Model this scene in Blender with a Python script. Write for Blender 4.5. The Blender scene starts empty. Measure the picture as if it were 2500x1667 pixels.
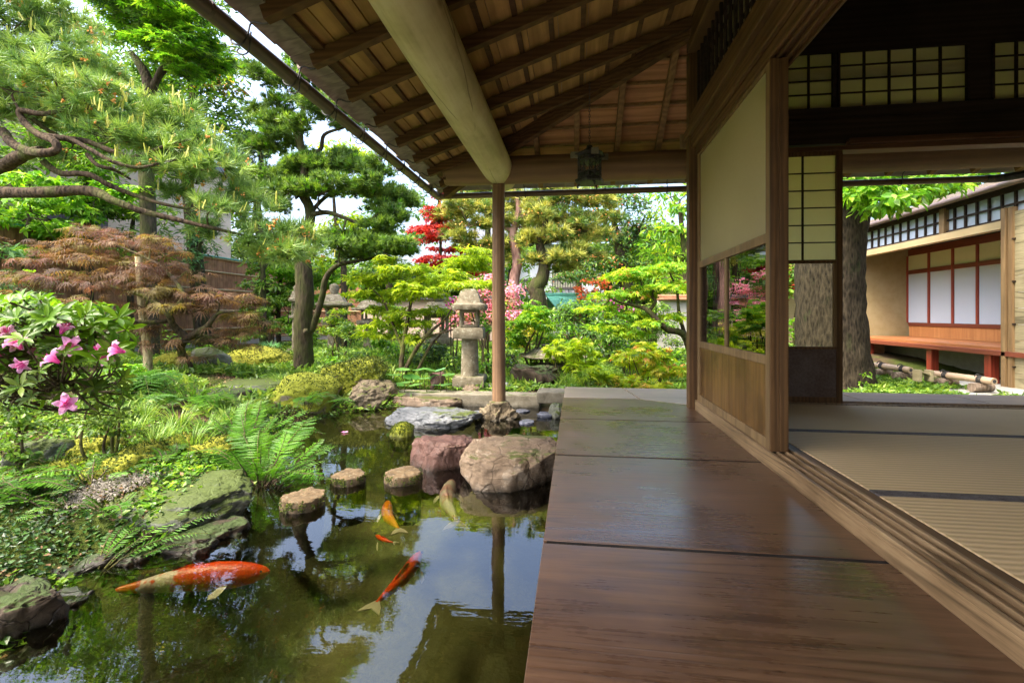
import bpy, math, random
import numpy as np
from mathutils import Vector, Matrix, noise as mnoise

# ---------------------------------------------------------------- camera, sky, sun, exposure
S = bpy.context.scene
C = S.collection
F, HOR, U1 = 1180.0, 768.0, 1403.0       # focal length / horizon / vanishing point on a 2500 px wide frame
YAW = math.atan((U1-1250)/F)
ca, sa = math.cos(YAW), math.sin(YAW)
EYE = .62                                 # above the tatami floor (z = 0)
WATER = -.32
cd = bpy.data.cameras.new('camera'); cam = bpy.data.objects.new('camera', cd); C.objects.link(cam)
cam.location = (0, 0, EYE); cam.rotation_euler = (math.pi/2, 0, YAW)
cd.sensor_width = 36; cd.lens = F/2500*36; cd.shift_y = -(833.5-HOR)/2500; cd.clip_start = .05; cd.clip_end = 500
S.camera = cam
S.view_settings.view_transform = 'Standard'; S.view_settings.look = 'None'; S.view_settings.gamma = 1
S.view_settings.exposure = 2.55
SUN_EL, SUN_AZ = math.radians(58), math.radians(-125)      # azimuth measured from +Y, towards +X
W = bpy.data.worlds.new('World'); S.world = W; W.use_nodes = True
wn = W.node_tree.nodes; bg = wn['Background']; sky = wn.new('ShaderNodeTexSky')
sky.sky_type = 'NISHITA'; sky.sun_disc = False; sky.sun_elevation = SUN_EL; sky.sun_rotation = SUN_AZ
sky.air_density = 1.0; sky.dust_density = 7.0; sky.ozone_density = 2.2
W.node_tree.links.new(sky.outputs[0], bg.inputs[0]); bg.inputs[1].default_value = .15
sl = bpy.data.lights.new('sun', 'SUN'); sl.energy = .9; sl.angle = math.radians(20); sl.color = (1, .90, .72)
so = bpy.data.objects.new('sun', sl); C.objects.link(so)
sd = Vector((math.sin(SUN_AZ)*math.cos(SUN_EL), math.cos(SUN_AZ)*math.cos(SUN_EL), math.sin(SUN_EL)))
so.rotation_euler = sd.to_track_quat('Z', 'Y').to_euler(); so.location = sd*30
S.cycles.max_bounces = 8; S.cycles.transparent_max_bounces = 12

# ---------------------------------------------------------------- measuring helpers (2352 px wide reading of the photo)
K = 2500/2352
def P(dx, dy, Z):
    xc = (dx*K-1250)/F*Z
    return Vector((xc*ca-Z*sa, xc*sa+Z*ca, EYE-(dy*K-HOR)/F*Z))
def G(dx, dy, z=WATER): return P(dx, dy, F*(EYE-z)/(dy*K-HOR))
def PX(dx, dy, X): return P(dx, dy, F*X/(ca*(dx*K-U1)))
def PY(dx, dy, Y): return P(dx, dy, Y/((dx*K-1250)/F*sa+ca))
def px(n, Z): return n*K*Z/F
rng = np.random.default_rng(7)
R = random.Random(11)

# ---------------------------------------------------------------- node helper
class NB:
    def __init__(s, name):
        s.m = bpy.data.materials.new(name); s.m.use_nodes = True; s.t = s.m.node_tree; s.n = s.t.nodes
        s.bsdf = s.n['Principled BSDF']; s.out = s.n['Material Output']
    def new(s, typ, **kw):
        nd = s.n.new('ShaderNode'+typ)
        for k, v in kw.items(): setattr(nd, k, v)
        return nd
    def set(s, sock, v):
        if isinstance(v, bpy.types.NodeSocket): s.t.links.new(v, sock)
        elif v is not None:
            if sock.type == 'RGBA' and len(v) == 3: v = (*v, 1)
            sock.default_value = v
    def co(s, scale=(1,1,1), kind='Object', rot=(0,0,0), off=None):
        t = s.new('TexCoord'); mp = s.new('Mapping'); s.t.links.new(t.outputs[kind], mp.inputs[0])
        mp.inputs[3].default_value = scale; mp.inputs[2].default_value = rot
        if off is not None: s.t.links.new(off, mp.inputs[1])
        return mp.outputs[0]
    def noise(s, vec, sc, det=4, rough=.55, dist=0, out=0):
        n = s.new('TexNoise'); s.set(n.inputs['Vector'], vec); n.inputs['Scale'].default_value = sc
        n.inputs['Detail'].default_value = det; n.inputs['Roughness'].default_value = rough; n.inputs['Distortion'].default_value = dist
        return n.outputs[out]
    def vor(s, vec, sc, feature='F1'):
        n = s.new('TexVoronoi', feature=feature); s.set(n.inputs['Vector'], vec); n.inputs['Scale'].default_value = sc
        return n.outputs['Distance']
    def wave(s, vec, sc, dist=0, det=2, dsc=1, dirn='X', typ='BANDS', prof='SIN'):
        n = s.new('TexWave', wave_type=typ, wave_profile=prof); n.bands_direction = dirn
        s.set(n.inputs['Vector'], vec); n.inputs['Scale'].default_value = sc; n.inputs['Distortion'].default_value = dist
        n.inputs['Detail'].default_value = det; n.inputs['Detail Scale'].default_value = dsc
        return n.outputs['Fac']
    def ramp(s, fac, stops):
        n = s.new('ValToRGB'); s.set(n.inputs[0], fac); e = n.color_ramp.elements
        while len(e) < len(stops): e.new(.5)
        for q, (p, c) in zip(e, stops):
            q.position = p; q.color = (*c, 1) if len(c) == 3 else c
        return n.outputs[0]
    def mix(s, f, a, b, mode='MIX'):
        n = s.new('Mix', data_type='RGBA', blend_type=mode); s.set(n.inputs[0], f); s.set(n.inputs[6], a); s.set(n.inputs[7], b)
        return n.outputs[2]
    def math(s, op, a, b=None, clamp=False):
        n = s.new('Math', operation=op, use_clamp=clamp); s.set(n.inputs[0], a)
        if b is not None: s.set(n.inputs[1], b)
        return n.outputs[0]
    def attr(s, name='rnd'):
        n = s.new('Attribute'); n.attribute_name = name; return n.outputs['Fac']
    def bump(s, h, strength=.3, dist=.01, prev=None):
        n = s.new('Bump'); n.inputs['Strength'].default_value = strength; n.inputs['Distance'].default_value = dist
        s.set(n.inputs['Height'], h)
        if prev is not None: s.set(n.inputs['Normal'], prev)
        return n.outputs[0]
    def fin(s, col=None, rough=None, bump=None, spec=None, metal=None, **kw):
        b = s.bsdf
        if col is not None: s.set(b.inputs['Base Color'], col)
        if rough is not None: s.set(b.inputs['Roughness'], rough)
        if bump is not None: s.set(b.inputs['Normal'], bump)
        if spec is not None: b.inputs['Specular IOR Level'].default_value = spec
        if metal is not None: b.inputs['Metallic'].default_value = metal
        return s.m

def lerp(a, b, t): return tuple(x+(y-x)*t for x, y in zip(a, b))
def wood(name, light, dark, axis='X', sc=1., rough=.55, spec=.4, stain=.5, bump=.25, grain=1.):
    b = NB(name); st = {'X': (.07, 1, 1), 'Y': (1, .07, 1), 'Z': (1, 1, .07)}[axis]
    at = b.attr(); cmb = b.new('CombineXYZ')
    for i in range(3): b.set(cmb.inputs[i], b.math('MULTIPLY', at, (13.7, 7.3, 9.1)[i]))
    v = b.co(tuple(q*sc for q in st), off=cmb.outputs[0])
    vo = b.co((1, 1, 1), off=cmb.outputs[0])
    n1 = b.noise(v, 22, 5, .6, .6); n2 = b.noise(v, 110, 3, .6); n3 = b.noise(vo, 2.2*sc, 4, .6)
    w = b.wave(v, 7, 9*grain, 3, 1.2, 'Z' if axis != 'Z' else 'X')
    g = b.math('ADD', b.math('MULTIPLY', n1, .5), b.math('MULTIPLY', w, .5*grain*.6))
    g = b.math('ADD', g, b.math('MULTIPLY', n2, .25))
    c = b.ramp(g, [(.22, dark), (.78, light)])
    c = b.mix(b.math('MULTIPLY', b.ramp(n3, [(.45, (0,0,0)), (.7, (1,1,1))]), stain), c, lerp(dark, (0,0,0), .45))
    vn = b.mix(b.math('MULTIPLY', at, .35), c, lerp(dark, light, .3))
    return b.fin(vn, b.ramp(n1, [(.3, (rough-.08,)*3), (.8, (rough+.12,)*3)]), b.bump(g, bump, .004), spec)
def plain(name, col, rough=.6, metal=0, var=.2, sc=20, bump=.15, spec=.5):
    b = NB(name); v = b.co(); n = b.noise(v, sc, 5, .6); n2 = b.noise(v, sc*.12, 3)
    k = b.math('MULTIPLY', b.math('ADD', n, n2), .5)
    c = b.ramp(k, [(.3, lerp(col, (0,0,0), var)), (.7, lerp(col, (1,1,1), var*.35))])
    return b.fin(c, rough, b.bump(n, bump, .004), spec, metal)
def leaf(name, dark, mid, light, trans=.4, rough=.45, tl=1.5, spec=.35):
    if mid[1] > mid[0] and mid[1] > mid[2]: dark, mid, light = [(q[0]*1.12+.002, q[1]*1.04, q[2]*.8) for q in (dark, mid, light)]
    b = NB(name); at = b.attr(); n = b.noise(b.co(), 2.3, 3, .6)
    k = b.math('ADD', b.math('MULTIPLY', at, .6), b.math('MULTIPLY', n, .5))
    c = b.ramp(k, [(.2, dark), (.52, mid), (.9, light)])
    b.fin(c, rough, None, spec)
    t = b.new('BsdfTranslucent'); b.set(t.inputs[0], b.mix(1, c, (tl, tl*.98, tl*.6), 'MULTIPLY'))
    m = b.new('MixShader'); m.inputs[0].default_value = trans
    b.t.links.new(b.bsdf.outputs[0], m.inputs[1]); b.t.links.new(t.outputs[0], m.inputs[2]); b.t.links.new(m.outputs[0], b.out.inputs[0])
    return b.m
def bark(name, dark, light, moss=None, sc=1., mamt=.5):
    b = NB(name); v = b.co((1, 1, .22)); n = b.noise(v, 30*sc, 6, .65, .8); vr = b.vor(b.co((1, 1, .3)), 22*sc)
    k = b.math('ADD', b.math('MULTIPLY', n, .6), b.math('MULTIPLY', vr, .5))
    c = b.ramp(k, [(.3, dark), (.75, light)])
    if moss: c = b.mix(b.ramp(b.noise(b.co((1, 1, .5)), 4, 5, .7), [(1-mamt-.12, (0,0,0)), (1-mamt+.08, (1,1,1))]), c, moss)
    return b.fin(c, .9, b.bump(k, .9, .02), .2)
def rockm(name, cols, moss=None, mamt=.4, sc=1., lichen=None, crack=.6, strata=0., rough=.8, wet=True):
    b = NB(name); v = b.co(); n = b.noise(v, 6*sc, 8, .65, .3); n2 = b.noise(v, 45*sc, 5, .7)
    wv = b.mix(.09, v, b.noise(v, 5*sc, 3, out=1))
    if strata:
        sv = b.co((1, 1, 5)); ns = b.noise(sv, 7*sc, 6, .6, 1.2)
        n = b.math('ADD', b.math('MULTIPLY', n, 1-strata), b.math('MULTIPLY', ns, strata))
    cr = b.ramp(b.vor(wv, 7*sc, 'DISTANCE_TO_EDGE'), [(0, (0,0,0)), (.035, (1,1,1))])
    c = b.ramp(n, [(.3, cols[0]), (.5, cols[1]), (.72, cols[2])])
    c = b.mix(b.math('MULTIPLY', n2, .4), c, lerp(cols[0], (0,0,0), .5))
    c = b.mix(b.math('MULTIPLY', b.math('SUBTRACT', 1, cr), crack*.8), c, lerp(cols[0], (0,0,0), .7))
    if lichen: c = b.mix(b.ramp(b.noise(v, 11*sc, 4, .7), [(.56, (0,0,0)), (.66, (1,1,1))]), c, lichen)
    geo = b.new('NewGeometry'); sp = b.new('SeparateXYZ'); b.t.links.new(geo.outputs['Normal'], sp.inputs[0])
    pz = b.new('SeparateXYZ'); b.t.links.new(geo.outputs['Position'], pz.inputs[0])
    if moss:
        mk = b.math('ADD', b.math('MULTIPLY', sp.outputs[2], .35), b.noise(v, 3.2*sc, 6, .7))
        mm = b.ramp(mk, [(1.02-mamt*.6, (0,0,0)), (1.09-mamt*.6, (1,1,1))])
        mc = b.ramp(n2, [(.3, lerp(moss, (0,0,0), .5)), (.7, moss)])
        c = b.mix(mm, c, mc)
    rg = rough
    if wet:   # a dark wet band where the stone meets the pond
        wf = b.ramp(b.math('ADD', b.math('MULTIPLY', b.math('SUBTRACT', pz.outputs[2], WATER), 9), b.math('MULTIPLY', n, .5)), [(.2, (0,0,0)), (.62, (1,1,1))])
        c = b.mix(wf, b.mix(.7, c, (.012, .012, .008)), c)
        rg = b.ramp(wf, [(0, (.3,)*3), (1, (rough,)*3)])
    h = b.math('ADD', b.math('ADD', b.math('MULTIPLY', n, 1.), b.math('MULTIPLY', n2, .25)), b.math('MULTIPLY', cr, crack*.6))
    return b.fin(c, rg, b.bump(h, .75, .025/sc), .35)

M = {}
def boards(name, cols, axis, rough, spec, lines=.55):
    """wide worn boards: cathedral grain lines, knots, worn gloss"""
    b = NB(name); at = b.attr(); cmb = b.new('CombineXYZ')
    for i in range(3): b.set(cmb.inputs[i], b.math('MULTIPLY', at, (17.7, 11.3, 9.1)[i]))
    sx = (.06, 1, 1) if axis == 'X' else (1, .06, 1); fx = (.04, 1, 1) if axis == 'X' else (1, .04, 1)
    v = b.co(sx, off=cmb.outputs[0]); vf = b.co(fx, off=cmb.outputs[0]); vo = b.co(off=cmb.outputs[0])
    f = b.noise(v, 3.2, 2, .4, .25); fr = b.math('FRACT', b.math('MULTIPLY', f, 22)); ln = b.ramp(fr, [(0, (1,1,1)), (.13, (0,0,0)), (.80, (0,0,0)), (1, (1,1,1))])
    msk = b.ramp(b.noise(vo, 1.6, 3, .6), [(.38, (0,0,0)), (.6, (1,1,1))])
    n1 = b.noise(vf, 60, 5, .65, .2); n2 = b.noise(vo, 2.4, 5, .65); pores = b.ramp(b.noise(vf, 260, 2, .6), [(.28, (1,1,1)), (.42, (0,0,0))])
    c = b.ramp(b.math('ADD', b.math('MULTIPLY', n1, .55), b.math('MULTIPLY', n2, .5)), [(.32, cols[0]), (.52, cols[1]), (.72, cols[2])])
    dk = lerp(cols[0], (0,0,0), .55); c = b.mix(b.math('MULTIPLY', b.math('MULTIPLY', ln, msk), lines), c, dk); c = b.mix(b.math('MULTIPLY', pores, .35), c, dk)
    kn = b.ramp(b.vor(b.co((.8, 1, 1) if axis == 'X' else (1, .8, 1), off=cmb.outputs[0]), 1.5), [(.02, (1,1,1)), (.07, (0,0,0))]); c = b.mix(b.math('MULTIPLY', kn, .7), c, dk)
    h = b.math('SUBTRACT', b.math('MULTIPLY', n1, .6), b.math('MULTIPLY', ln, .5))
    return b.fin(c, b.ramp(b.math('ADD', b.math('MULTIPLY', n2, .6), b.math('MULTIPLY', n1, .4)), [(.35, (rough-.07,)*3), (.65, (rough+.14,)*3)]), b.bump(h, .12, .003), spec)
M['deck'] = boards('deck_boards', [(.050,.024,.011), (.110,.056,.027), (.185,.10,.052)], 'X', .27, .7, .5)
M['deckoldsheen'] = wood('weathered_sheen_deck', (.42,.33,.25), (.26,.195,.145), 'X', 1, .42, .4, .2, .12)  # pale from weathering, with the far end's reflected sheen put into the colour
M['sill'] = boards('sill_board', [(.11,.065,.03), (.28,.18,.09), (.46,.32,.17)], 'Y', .5, .35, .8)
M['sill0']  = wood('sill_wood', (.50,.36,.20), (.20,.13,.07), 'Y', 1.3, .5, .35, .75, .3)
M['post']  = wood('post_wood', (.19,.10,.038), (.055,.027,.011), 'Z', 1.5, .5, .35, .4, .3)
M['lintel'] = wood('lintel_wood', (.20,.105,.042), (.06,.03,.013), 'Y', 1.2, .55, .3, .5, .3)
M['lintelx'] = wood('lintel_wood_cross', (.20,.10,.05), (.07,.033,.018), 'X', 1.2, .55, .3, .5, .3)
M['darkx'] = wood('dark_beam_wood', (.055,.035,.024), (.02,.013,.009), 'X', 1, .7, .2)
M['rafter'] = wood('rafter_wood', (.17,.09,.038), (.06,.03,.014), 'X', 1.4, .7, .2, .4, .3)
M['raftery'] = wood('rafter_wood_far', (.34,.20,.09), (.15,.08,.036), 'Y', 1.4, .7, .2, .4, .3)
M['board'] = wood('roof_board', (.56,.34,.125), (.28,.16,.058), 'Y', 1.2, .8, .2, .5, .4)
M['boardx'] = wood('roof_board_far', (.60,.31,.15), (.3,.145,.07), 'X', 1.2, .8, .2, .5, .4)
b = NB('peeled_log_cracked'); v = b.co((1, .06, 1)); n = b.noise(v, 20, 4, .6); n2 = b.noise(b.co(), 2.6, 5, .6); wv = b.mix(.05, b.co((1, .09, 1)), b.noise(b.co((1, .4, 1)), 3, 3, out=1))
c = b.ramp(b.math('ADD', b.math('MULTIPLY', n, .45), b.math('MULTIPLY', n2, .55)), [(.32, (.34,.27,.14)), (.5, (.54,.45,.26)), (.68, (.66,.58,.38))])
ck = b.ramp(b.vor(wv, 4.2, 'DISTANCE_TO_EDGE'), [(0, (1,1,1)), (.010, (0,0,0))]); ck = b.math('MULTIPLY', ck, b.ramp(b.noise(b.co(), 1.3, 2), [(.5, (0,0,0)), (.56, (1,1,1))])); kn = b.ramp(b.vor(b.co((1, .6, 1)), 2.6), [(.05, (1,1,1)), (.10, (0,0,0))])
c = b.mix(b.math('MULTIPLY', ck, .85), c, (.08,.05,.02)); c = b.mix(b.math('MULTIPLY', kn, .65), c, (.14,.09,.04)); c = b.mix(b.math('MULTIPLY', b.ramp(b.noise(b.co((1, .3, 1)), 9, 5, .7), [(.55, (0,0,0)), (.72, (1,1,1))]), .4), c, (.27,.21,.10))
M['log'] = b.fin(c, .5, b.bump(b.math('SUBTRACT', b.math('MULTIPLY', n, .25), ck), .4, .006), .3)
M['log0']   = wood('peeled_log', (.62,.56,.30), (.42,.36,.18), 'Y', .5, .5, .3, .35, .12, .5)
M['logx']  = wood('peeled_log_cross', (.32,.19,.095), (.13,.075,.04), 'X', .6, .6, .3, .35, .15, .7)
M['round'] = wood('round_post', (.36,.22,.115), (.15,.085,.048), 'Z', 1.2, .6, .3, .5, .3)
M['shingle'] = wood('shingle_edge', (.36,.31,.27), (.17,.14,.12), 'X', 2, .9, .1, .5, .6)
M['gutter'] = wood('bamboo_gutter', (.17,.12,.10), (.065,.045,.04), 'Y', 2, .4, .4, .5, .2)
M['gutterx'] = wood('bamboo_gutter_cross', (.20,.125,.085), (.08,.05,.035), 'X', 2, .4, .4, .5, .2)
M['iron']  = plain('iron', (.022,.02,.019), .55, .6, .3, 60)
M['paper'] = None
b = NB('shoji_paper'); n = b.noise(b.co(), 60, 6, .7); n2 = b.noise(b.co(), 1.6, 3)
c = b.ramp(b.math('ADD', b.math('MULTIPLY', n, .4), b.math('MULTIPLY', n2, .6)), [(.35, (.58,.56,.40)), (.65, (.76,.75,.59))])
b.fin(c, .8, b.bump(n, .08, .002), .15); t = b.new('BsdfTranslucent'); b.set(t.inputs[0], (.95,.88,.60)); mx = b.new('MixShader'); mx.inputs[0].default_value = .72
b.t.links.new(b.bsdf.outputs[0], mx.inputs[1]); b.t.links.new(t.outputs[0], mx.inputs[2]); b.t.links.new(mx.outputs[0], b.out.inputs[0]); M['paper'] = b.m
M['wpaper'] = plain('bright_paper', (.50,.58,.70), .8, 0, .04, 30, .02, .2)
M['cpaper'] = plain('cream_paper', (.62,.60,.42), .8, 0, .05, 30, .02, .2)
def glass(name, ior, tint):
    b = NB(name); b.n.remove(b.bsdf); fr = b.new('Fresnel'); fr.inputs[0].default_value = ior
    nm = b.bump(b.noise(b.co((1, 1, .45)), 4.5, 3), .05, .02); b.set(fr.inputs[1], nm)
    g = b.new('BsdfGlossy'); g.inputs['Roughness'].default_value = .0; b.set(g.inputs['Normal'], nm)
    t = b.new('BsdfTransparent'); b.set(t.inputs[0], tint); m = b.new('MixShader'); b.t.links.new(fr.outputs[0], m.inputs[0])
    b.t.links.new(t.outputs[0], m.inputs[1]); b.t.links.new(g.outputs[0], m.inputs[2]); b.t.links.new(m.outputs[0], b.out.inputs[0]); return b.m
M['glassb'] = glass('clear_old_glass', 1.4, (.88,.9,.86))
M['glass'] = glass('old_window_glass', 2.4, (.8,.84,.8))
b = NB('tatami'); v = b.co(); w = b.wave(v, 6.5*2*math.pi/6.283*1.6, .35, 2, 3, 'Y'); fl = b.noise(b.co((.05, 1, 1)), 220, 3, .7); ns = b.noise(v, 1.8, 3)
c = b.ramp(b.math('ADD', b.math('MULTIPLY', w, .55), b.math('MULTIPLY', fl, .45)), [(.1, (.56,.39,.19)), (.6, (.76,.54,.28)), (.95, (.80,.60,.34))])
c = b.mix(b.math('MULTIPLY', ns, .35), c, (.36,.26,.13)); M['tatami'] = b.fin(c, .6, b.bump(w, .5, .003), .3)
M['cloth'] = plain('tatami_border', (.055,.030,.020), .8, 0, .4, 200, .3)
M['plaster'] = plain('ochre_plaster', (.27,.205,.08), .9, 0, .18, 8, .1)
M['beige'] = plain('beige_wall', (.66,.50,.38), .9, 0, .1, 3, .05)
M['white'] = plain('white_wall', (.80,.80,.82), .9, 0, .05, 3, .05)
M['red']   = wood('red_stained_wood', (.22,.055,.03), (.11,.024,.013), 'Y', 1.2, .35, .5, .2, .1)
M['benchtop'] = wood('orange_bench_top', (.36,.15,.055), (.22,.075,.025), 'Y', 1.2, .35, .5, .2, .1)
M['redz']  = wood('red_stained_wood_upright', (.36,.06,.03), (.16,.022,.012), 'Z', 1.2, .4, .5, .2, .1)
M['orange'] = wood('orange_wainscot', (.58,.27,.10), (.4,.16,.055), 'Z', 1.2, .5, .4, .4, .1)
M['plank'] = boards('pale_planks', [(.17,.14,.08), (.28,.24,.14), (.38,.33,.2)], 'Y', .75, .2, .8)
M['plank0'] = wood('pale_plank', (.36,.31,.18), (.21,.17,.10), 'Y', .5, .7, .2, .3, .2, .8)
M['frame'] = wood('pale_frame', (.30,.195,.09), (.14,.085,.038), 'Z', 1.2, .6, .3, .3, .2)
M['panel'] = wood('cedar_panel', (.25,.13,.036), (.085,.038,.010), 'Z', 1.6, .45, .4, .8, .3)
M['darkpanel'] = plain('dark_brown_panel', (.075,.035,.02), .6, 0, .25, 60, .1)
M['gap_shade'] = plain('black_gap_shade', (.012,.008,.005), .95, 0, .1, 30, .05, .05)  # near-black colour for the shade in the deck board joints
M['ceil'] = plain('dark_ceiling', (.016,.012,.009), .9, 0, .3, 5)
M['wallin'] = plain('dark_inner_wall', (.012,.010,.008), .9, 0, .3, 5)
M['stone'] = rockm('cut_stone', [(.11,.095,.06), (.22,.195,.14), (.32,.29,.22)], (.10,.13,.03), .25, 1.5, None, .05)
M['lantern'] = rockm('lantern_stone', [(.10,.085,.05), (.21,.18,.12), (.31,.275,.20)], (.10,.12,.03), .36, 2.2, (.31,.30,.22), .0, 0, .9, False)
M['tileroof'] = plain('grey_tile', (.12,.125,.15), .5, 0, .2, 30, .3)
M['copper'] = plain('green_copper', (.10,.40,.33), .5, 0, .2, 9, .2)
M['bamboo'] = wood('pale_bamboo', (.58,.46,.26), (.40,.29,.15), 'Y', .6, .45, .4, .3, .1, .3)
M['bamboox'] = wood('pale_bamboo_cross', (.56,.43,.30), (.40,.28,.18), 'X', .6, .45, .4, .4, .1, .3)
M['barkfence'] = wood('cedar_bark', (.50,.27,.15), (.2,.095,.055), 'Z', 2.4, .9, .1, .6, .7)
M['concrete'] = plain('concrete', (.34,.33,.28), .9, 0, .3, 8, .2)
M['lattice'] = plain('lattice_dark', (.06,.04,.045), .7)
M['rope'] = plain('black_rope', (.012,.011,.01), .9)
# ---------------------------------------------------------------- mesh builders
class MB:
    """quads / tris with a material index and a random number for every vertex"""
    def __init__(s): s.v = []; s.f = []; s.mi = []; s.r = []; s.cur = 0
    def add(s, vs, fs, rnd=None, mi=0):
        o = len(s.v); s.v += [tuple(p) for p in vs]; s.f += [tuple(o+i for i in f) for f in fs]
        s.mi += [mi]*len(fs); s.r += [R.random() if rnd is None else rnd]*len(vs); return s
    def box(s, a, b, mi=0, rnd=None):
        x0, y0, z0 = a; x1, y1, z1 = b
        return s.add([(x0,y0,z0),(x1,y0,z0),(x1,y1,z0),(x0,y1,z0),(x0,y0,z1),(x1,y0,z1),(x1,y1,z1),(x0,y1,z1)],
                     [(0,3,2,1),(4,5,6,7),(0,1,5,4),(1,2,6,5),(2,3,7,6),(3,0,4,7)], rnd, mi)
    def beam(s, p, q, w, h, mi=0, up=(0,0,1), anchor='bottom'):
        p, q = Vector(p), Vector(q); d = (q-p).normalized(); sx = d.cross(Vector(up)).normalized(); u = sx.cross(d).normalized()
        z0, z1 = (0, h) if anchor == 'bottom' else ((-h/2, h/2) if anchor == 'mid' else (-h, 0))
        vs = [e+sx*a+u*c for e in (p, q) for a, c in ((-w/2, z0), (w/2, z0), (w/2, z1), (-w/2, z1))]
        return s.add(vs, [(0,1,2,3),(7,6,5,4),(0,4,5,1),(1,5,6,2),(2,6,7,3),(3,7,4,0)], None, mi)
    def tube(s, pts, rad, n=8, mi=0, cap=True, jit=0, smooth=True, sub=4, rnd=None):
        pts = [Vector(p) for p in pts]
        rad = rad if hasattr(rad, '__len__') else [rad]*len(pts)
        if sub > 1 and len(pts) > 2:
            q, rr = [], []
            for i in range(len(pts)-1):
                p0, p1, p2, p3 = pts[max(i-1, 0)], pts[i], pts[i+1], pts[min(i+2, len(pts)-1)]
                for k in range(sub):
                    t = k/sub; t2, t3 = t*t, t*t*t
                    q.append(.5*((2*p1)+(p2-p0)*t+(2*p0-5*p1+4*p2-p3)*t2+(3*p1-p0-3*p2+p3)*t3)); rr.append(rad[i]*(1-t)+rad[i+1]*t)
            q.append(pts[-1]); rr.append(rad[-1]); pts, rad = q, rr
        vs = []; prev = None
        for i, p in enumerate(pts):
            d = (pts[min(i+1, len(pts)-1)]-pts[max(i-1, 0)]).normalized()
            if prev is None: a = d.orthogonal().normalized()
            else: a = (prev-d*prev.dot(d)).normalized()
            prev = a; c = d.cross(a)
            for k in range(n):
                th = 2*math.pi*k/n; r = rad[i]*(1+(R.uniform(-jit, jit) if jit else 0))
                vs.append(p+(a*math.cos(th)+c*math.sin(th))*r)
        fs = [(i*n+k, i*n+(k+1) % n, (i+1)*n+(k+1) % n, (i+1)*n+k) for i in range(len(pts)-1) for k in range(n)]
        if cap: fs += [tuple(reversed(range(n))), tuple((len(pts)-1)*n+k for k in range(n))]
        return s.add(vs, fs, rnd, mi)
    def lathe(s, prof, n=16, c=(0,0,0), mi=0, sq=0, ph=0):
        vs = []
        for r, z in prof:
            for k in range(n):
                th = 2*math.pi*k/n+ph; cx, cy = math.cos(th), math.sin(th)
                m = 1 if not sq else (1-sq)+sq/max(abs(cx), abs(cy))
                vs.append((c[0]+cx*r*m, c[1]+cy*r*m, c[2]+z))
        fs = [(i*n+k, i*n+(k+1) % n, (i+1)*n+(k+1) % n, (i+1)*n+k) for i in range(len(prof)-1) for k in range(n)]
        fs += [tuple(reversed(range(n))), tuple((len(prof)-1)*n+k for k in range(n))]
        return s.add(vs, fs, None, mi)
    def poly(s, pts, thick, mi=0):
        """flat polygon (list of 3D points) thickened straight up"""
        n = len(pts); vs = [Vector(p) for p in pts]+[Vector(p)+Vector((0, 0, thick)) for p in pts]
        return s.add(vs, [tuple(reversed(range(n))), tuple(range(n, 2*n))]+[(i, (i+1) % n, n+(i+1) % n, n+i) for i in range(n)], None, mi)
    def build(s, name, mats, parent=None, smooth=False, bevel=0, loc=None):
        mats = mats if isinstance(mats, (list, tuple)) else [mats]
        me = bpy.data.meshes.new(name); off = Vector(loc) if loc is not None else Vector((0,0,0))
        me.from_pydata([tuple(Vector(p)-off) for p in s.v], [], s.f)
        for m in mats: me.materials.append(M[m] if isinstance(m, str) else m)
        me.polygons.foreach_set('material_index', s.mi)
        a = me.attributes.new('rnd', 'FLOAT', 'POINT'); a.data.foreach_set('value', s.r)
        if smooth: me.polygons.foreach_set('use_smooth', [True]*len(me.polygons)); me.set_sharp_from_angle(angle=math.radians(40))
        me.update()
        o = bpy.data.objects.new(name, me); C.objects.link(o)
        if parent is not None:
            o.parent = parent; o.location = off-PW.get(parent.name, Vector((0,0,0)))
            PW[o.name] = off
        else: o.location = off; PW[o.name] = off
        if bevel:
            md = o.modifiers.new('bevel', 'BEVEL'); md.width = bevel; md.segments = 2; md.limit_method = 'ANGLE'; md.harden_normals = False
        return o
PW = {}          # world position of each object's origin
def tag(o, label=None, cat=None, group=None, kind=None):
    if label: o['label'] = label
    if cat: o['category'] = cat
    if group: o['group'] = group
    if kind: o['kind'] = kind
    return o
def thing(name, loc, label, cat, group=None):
    o = bpy.data.objects.new(name, None); o.empty_display_size = .1; C.objects.link(o); o.location = loc; PW[o.name] = Vector(loc)
    return tag(o, label, cat, group)

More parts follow.
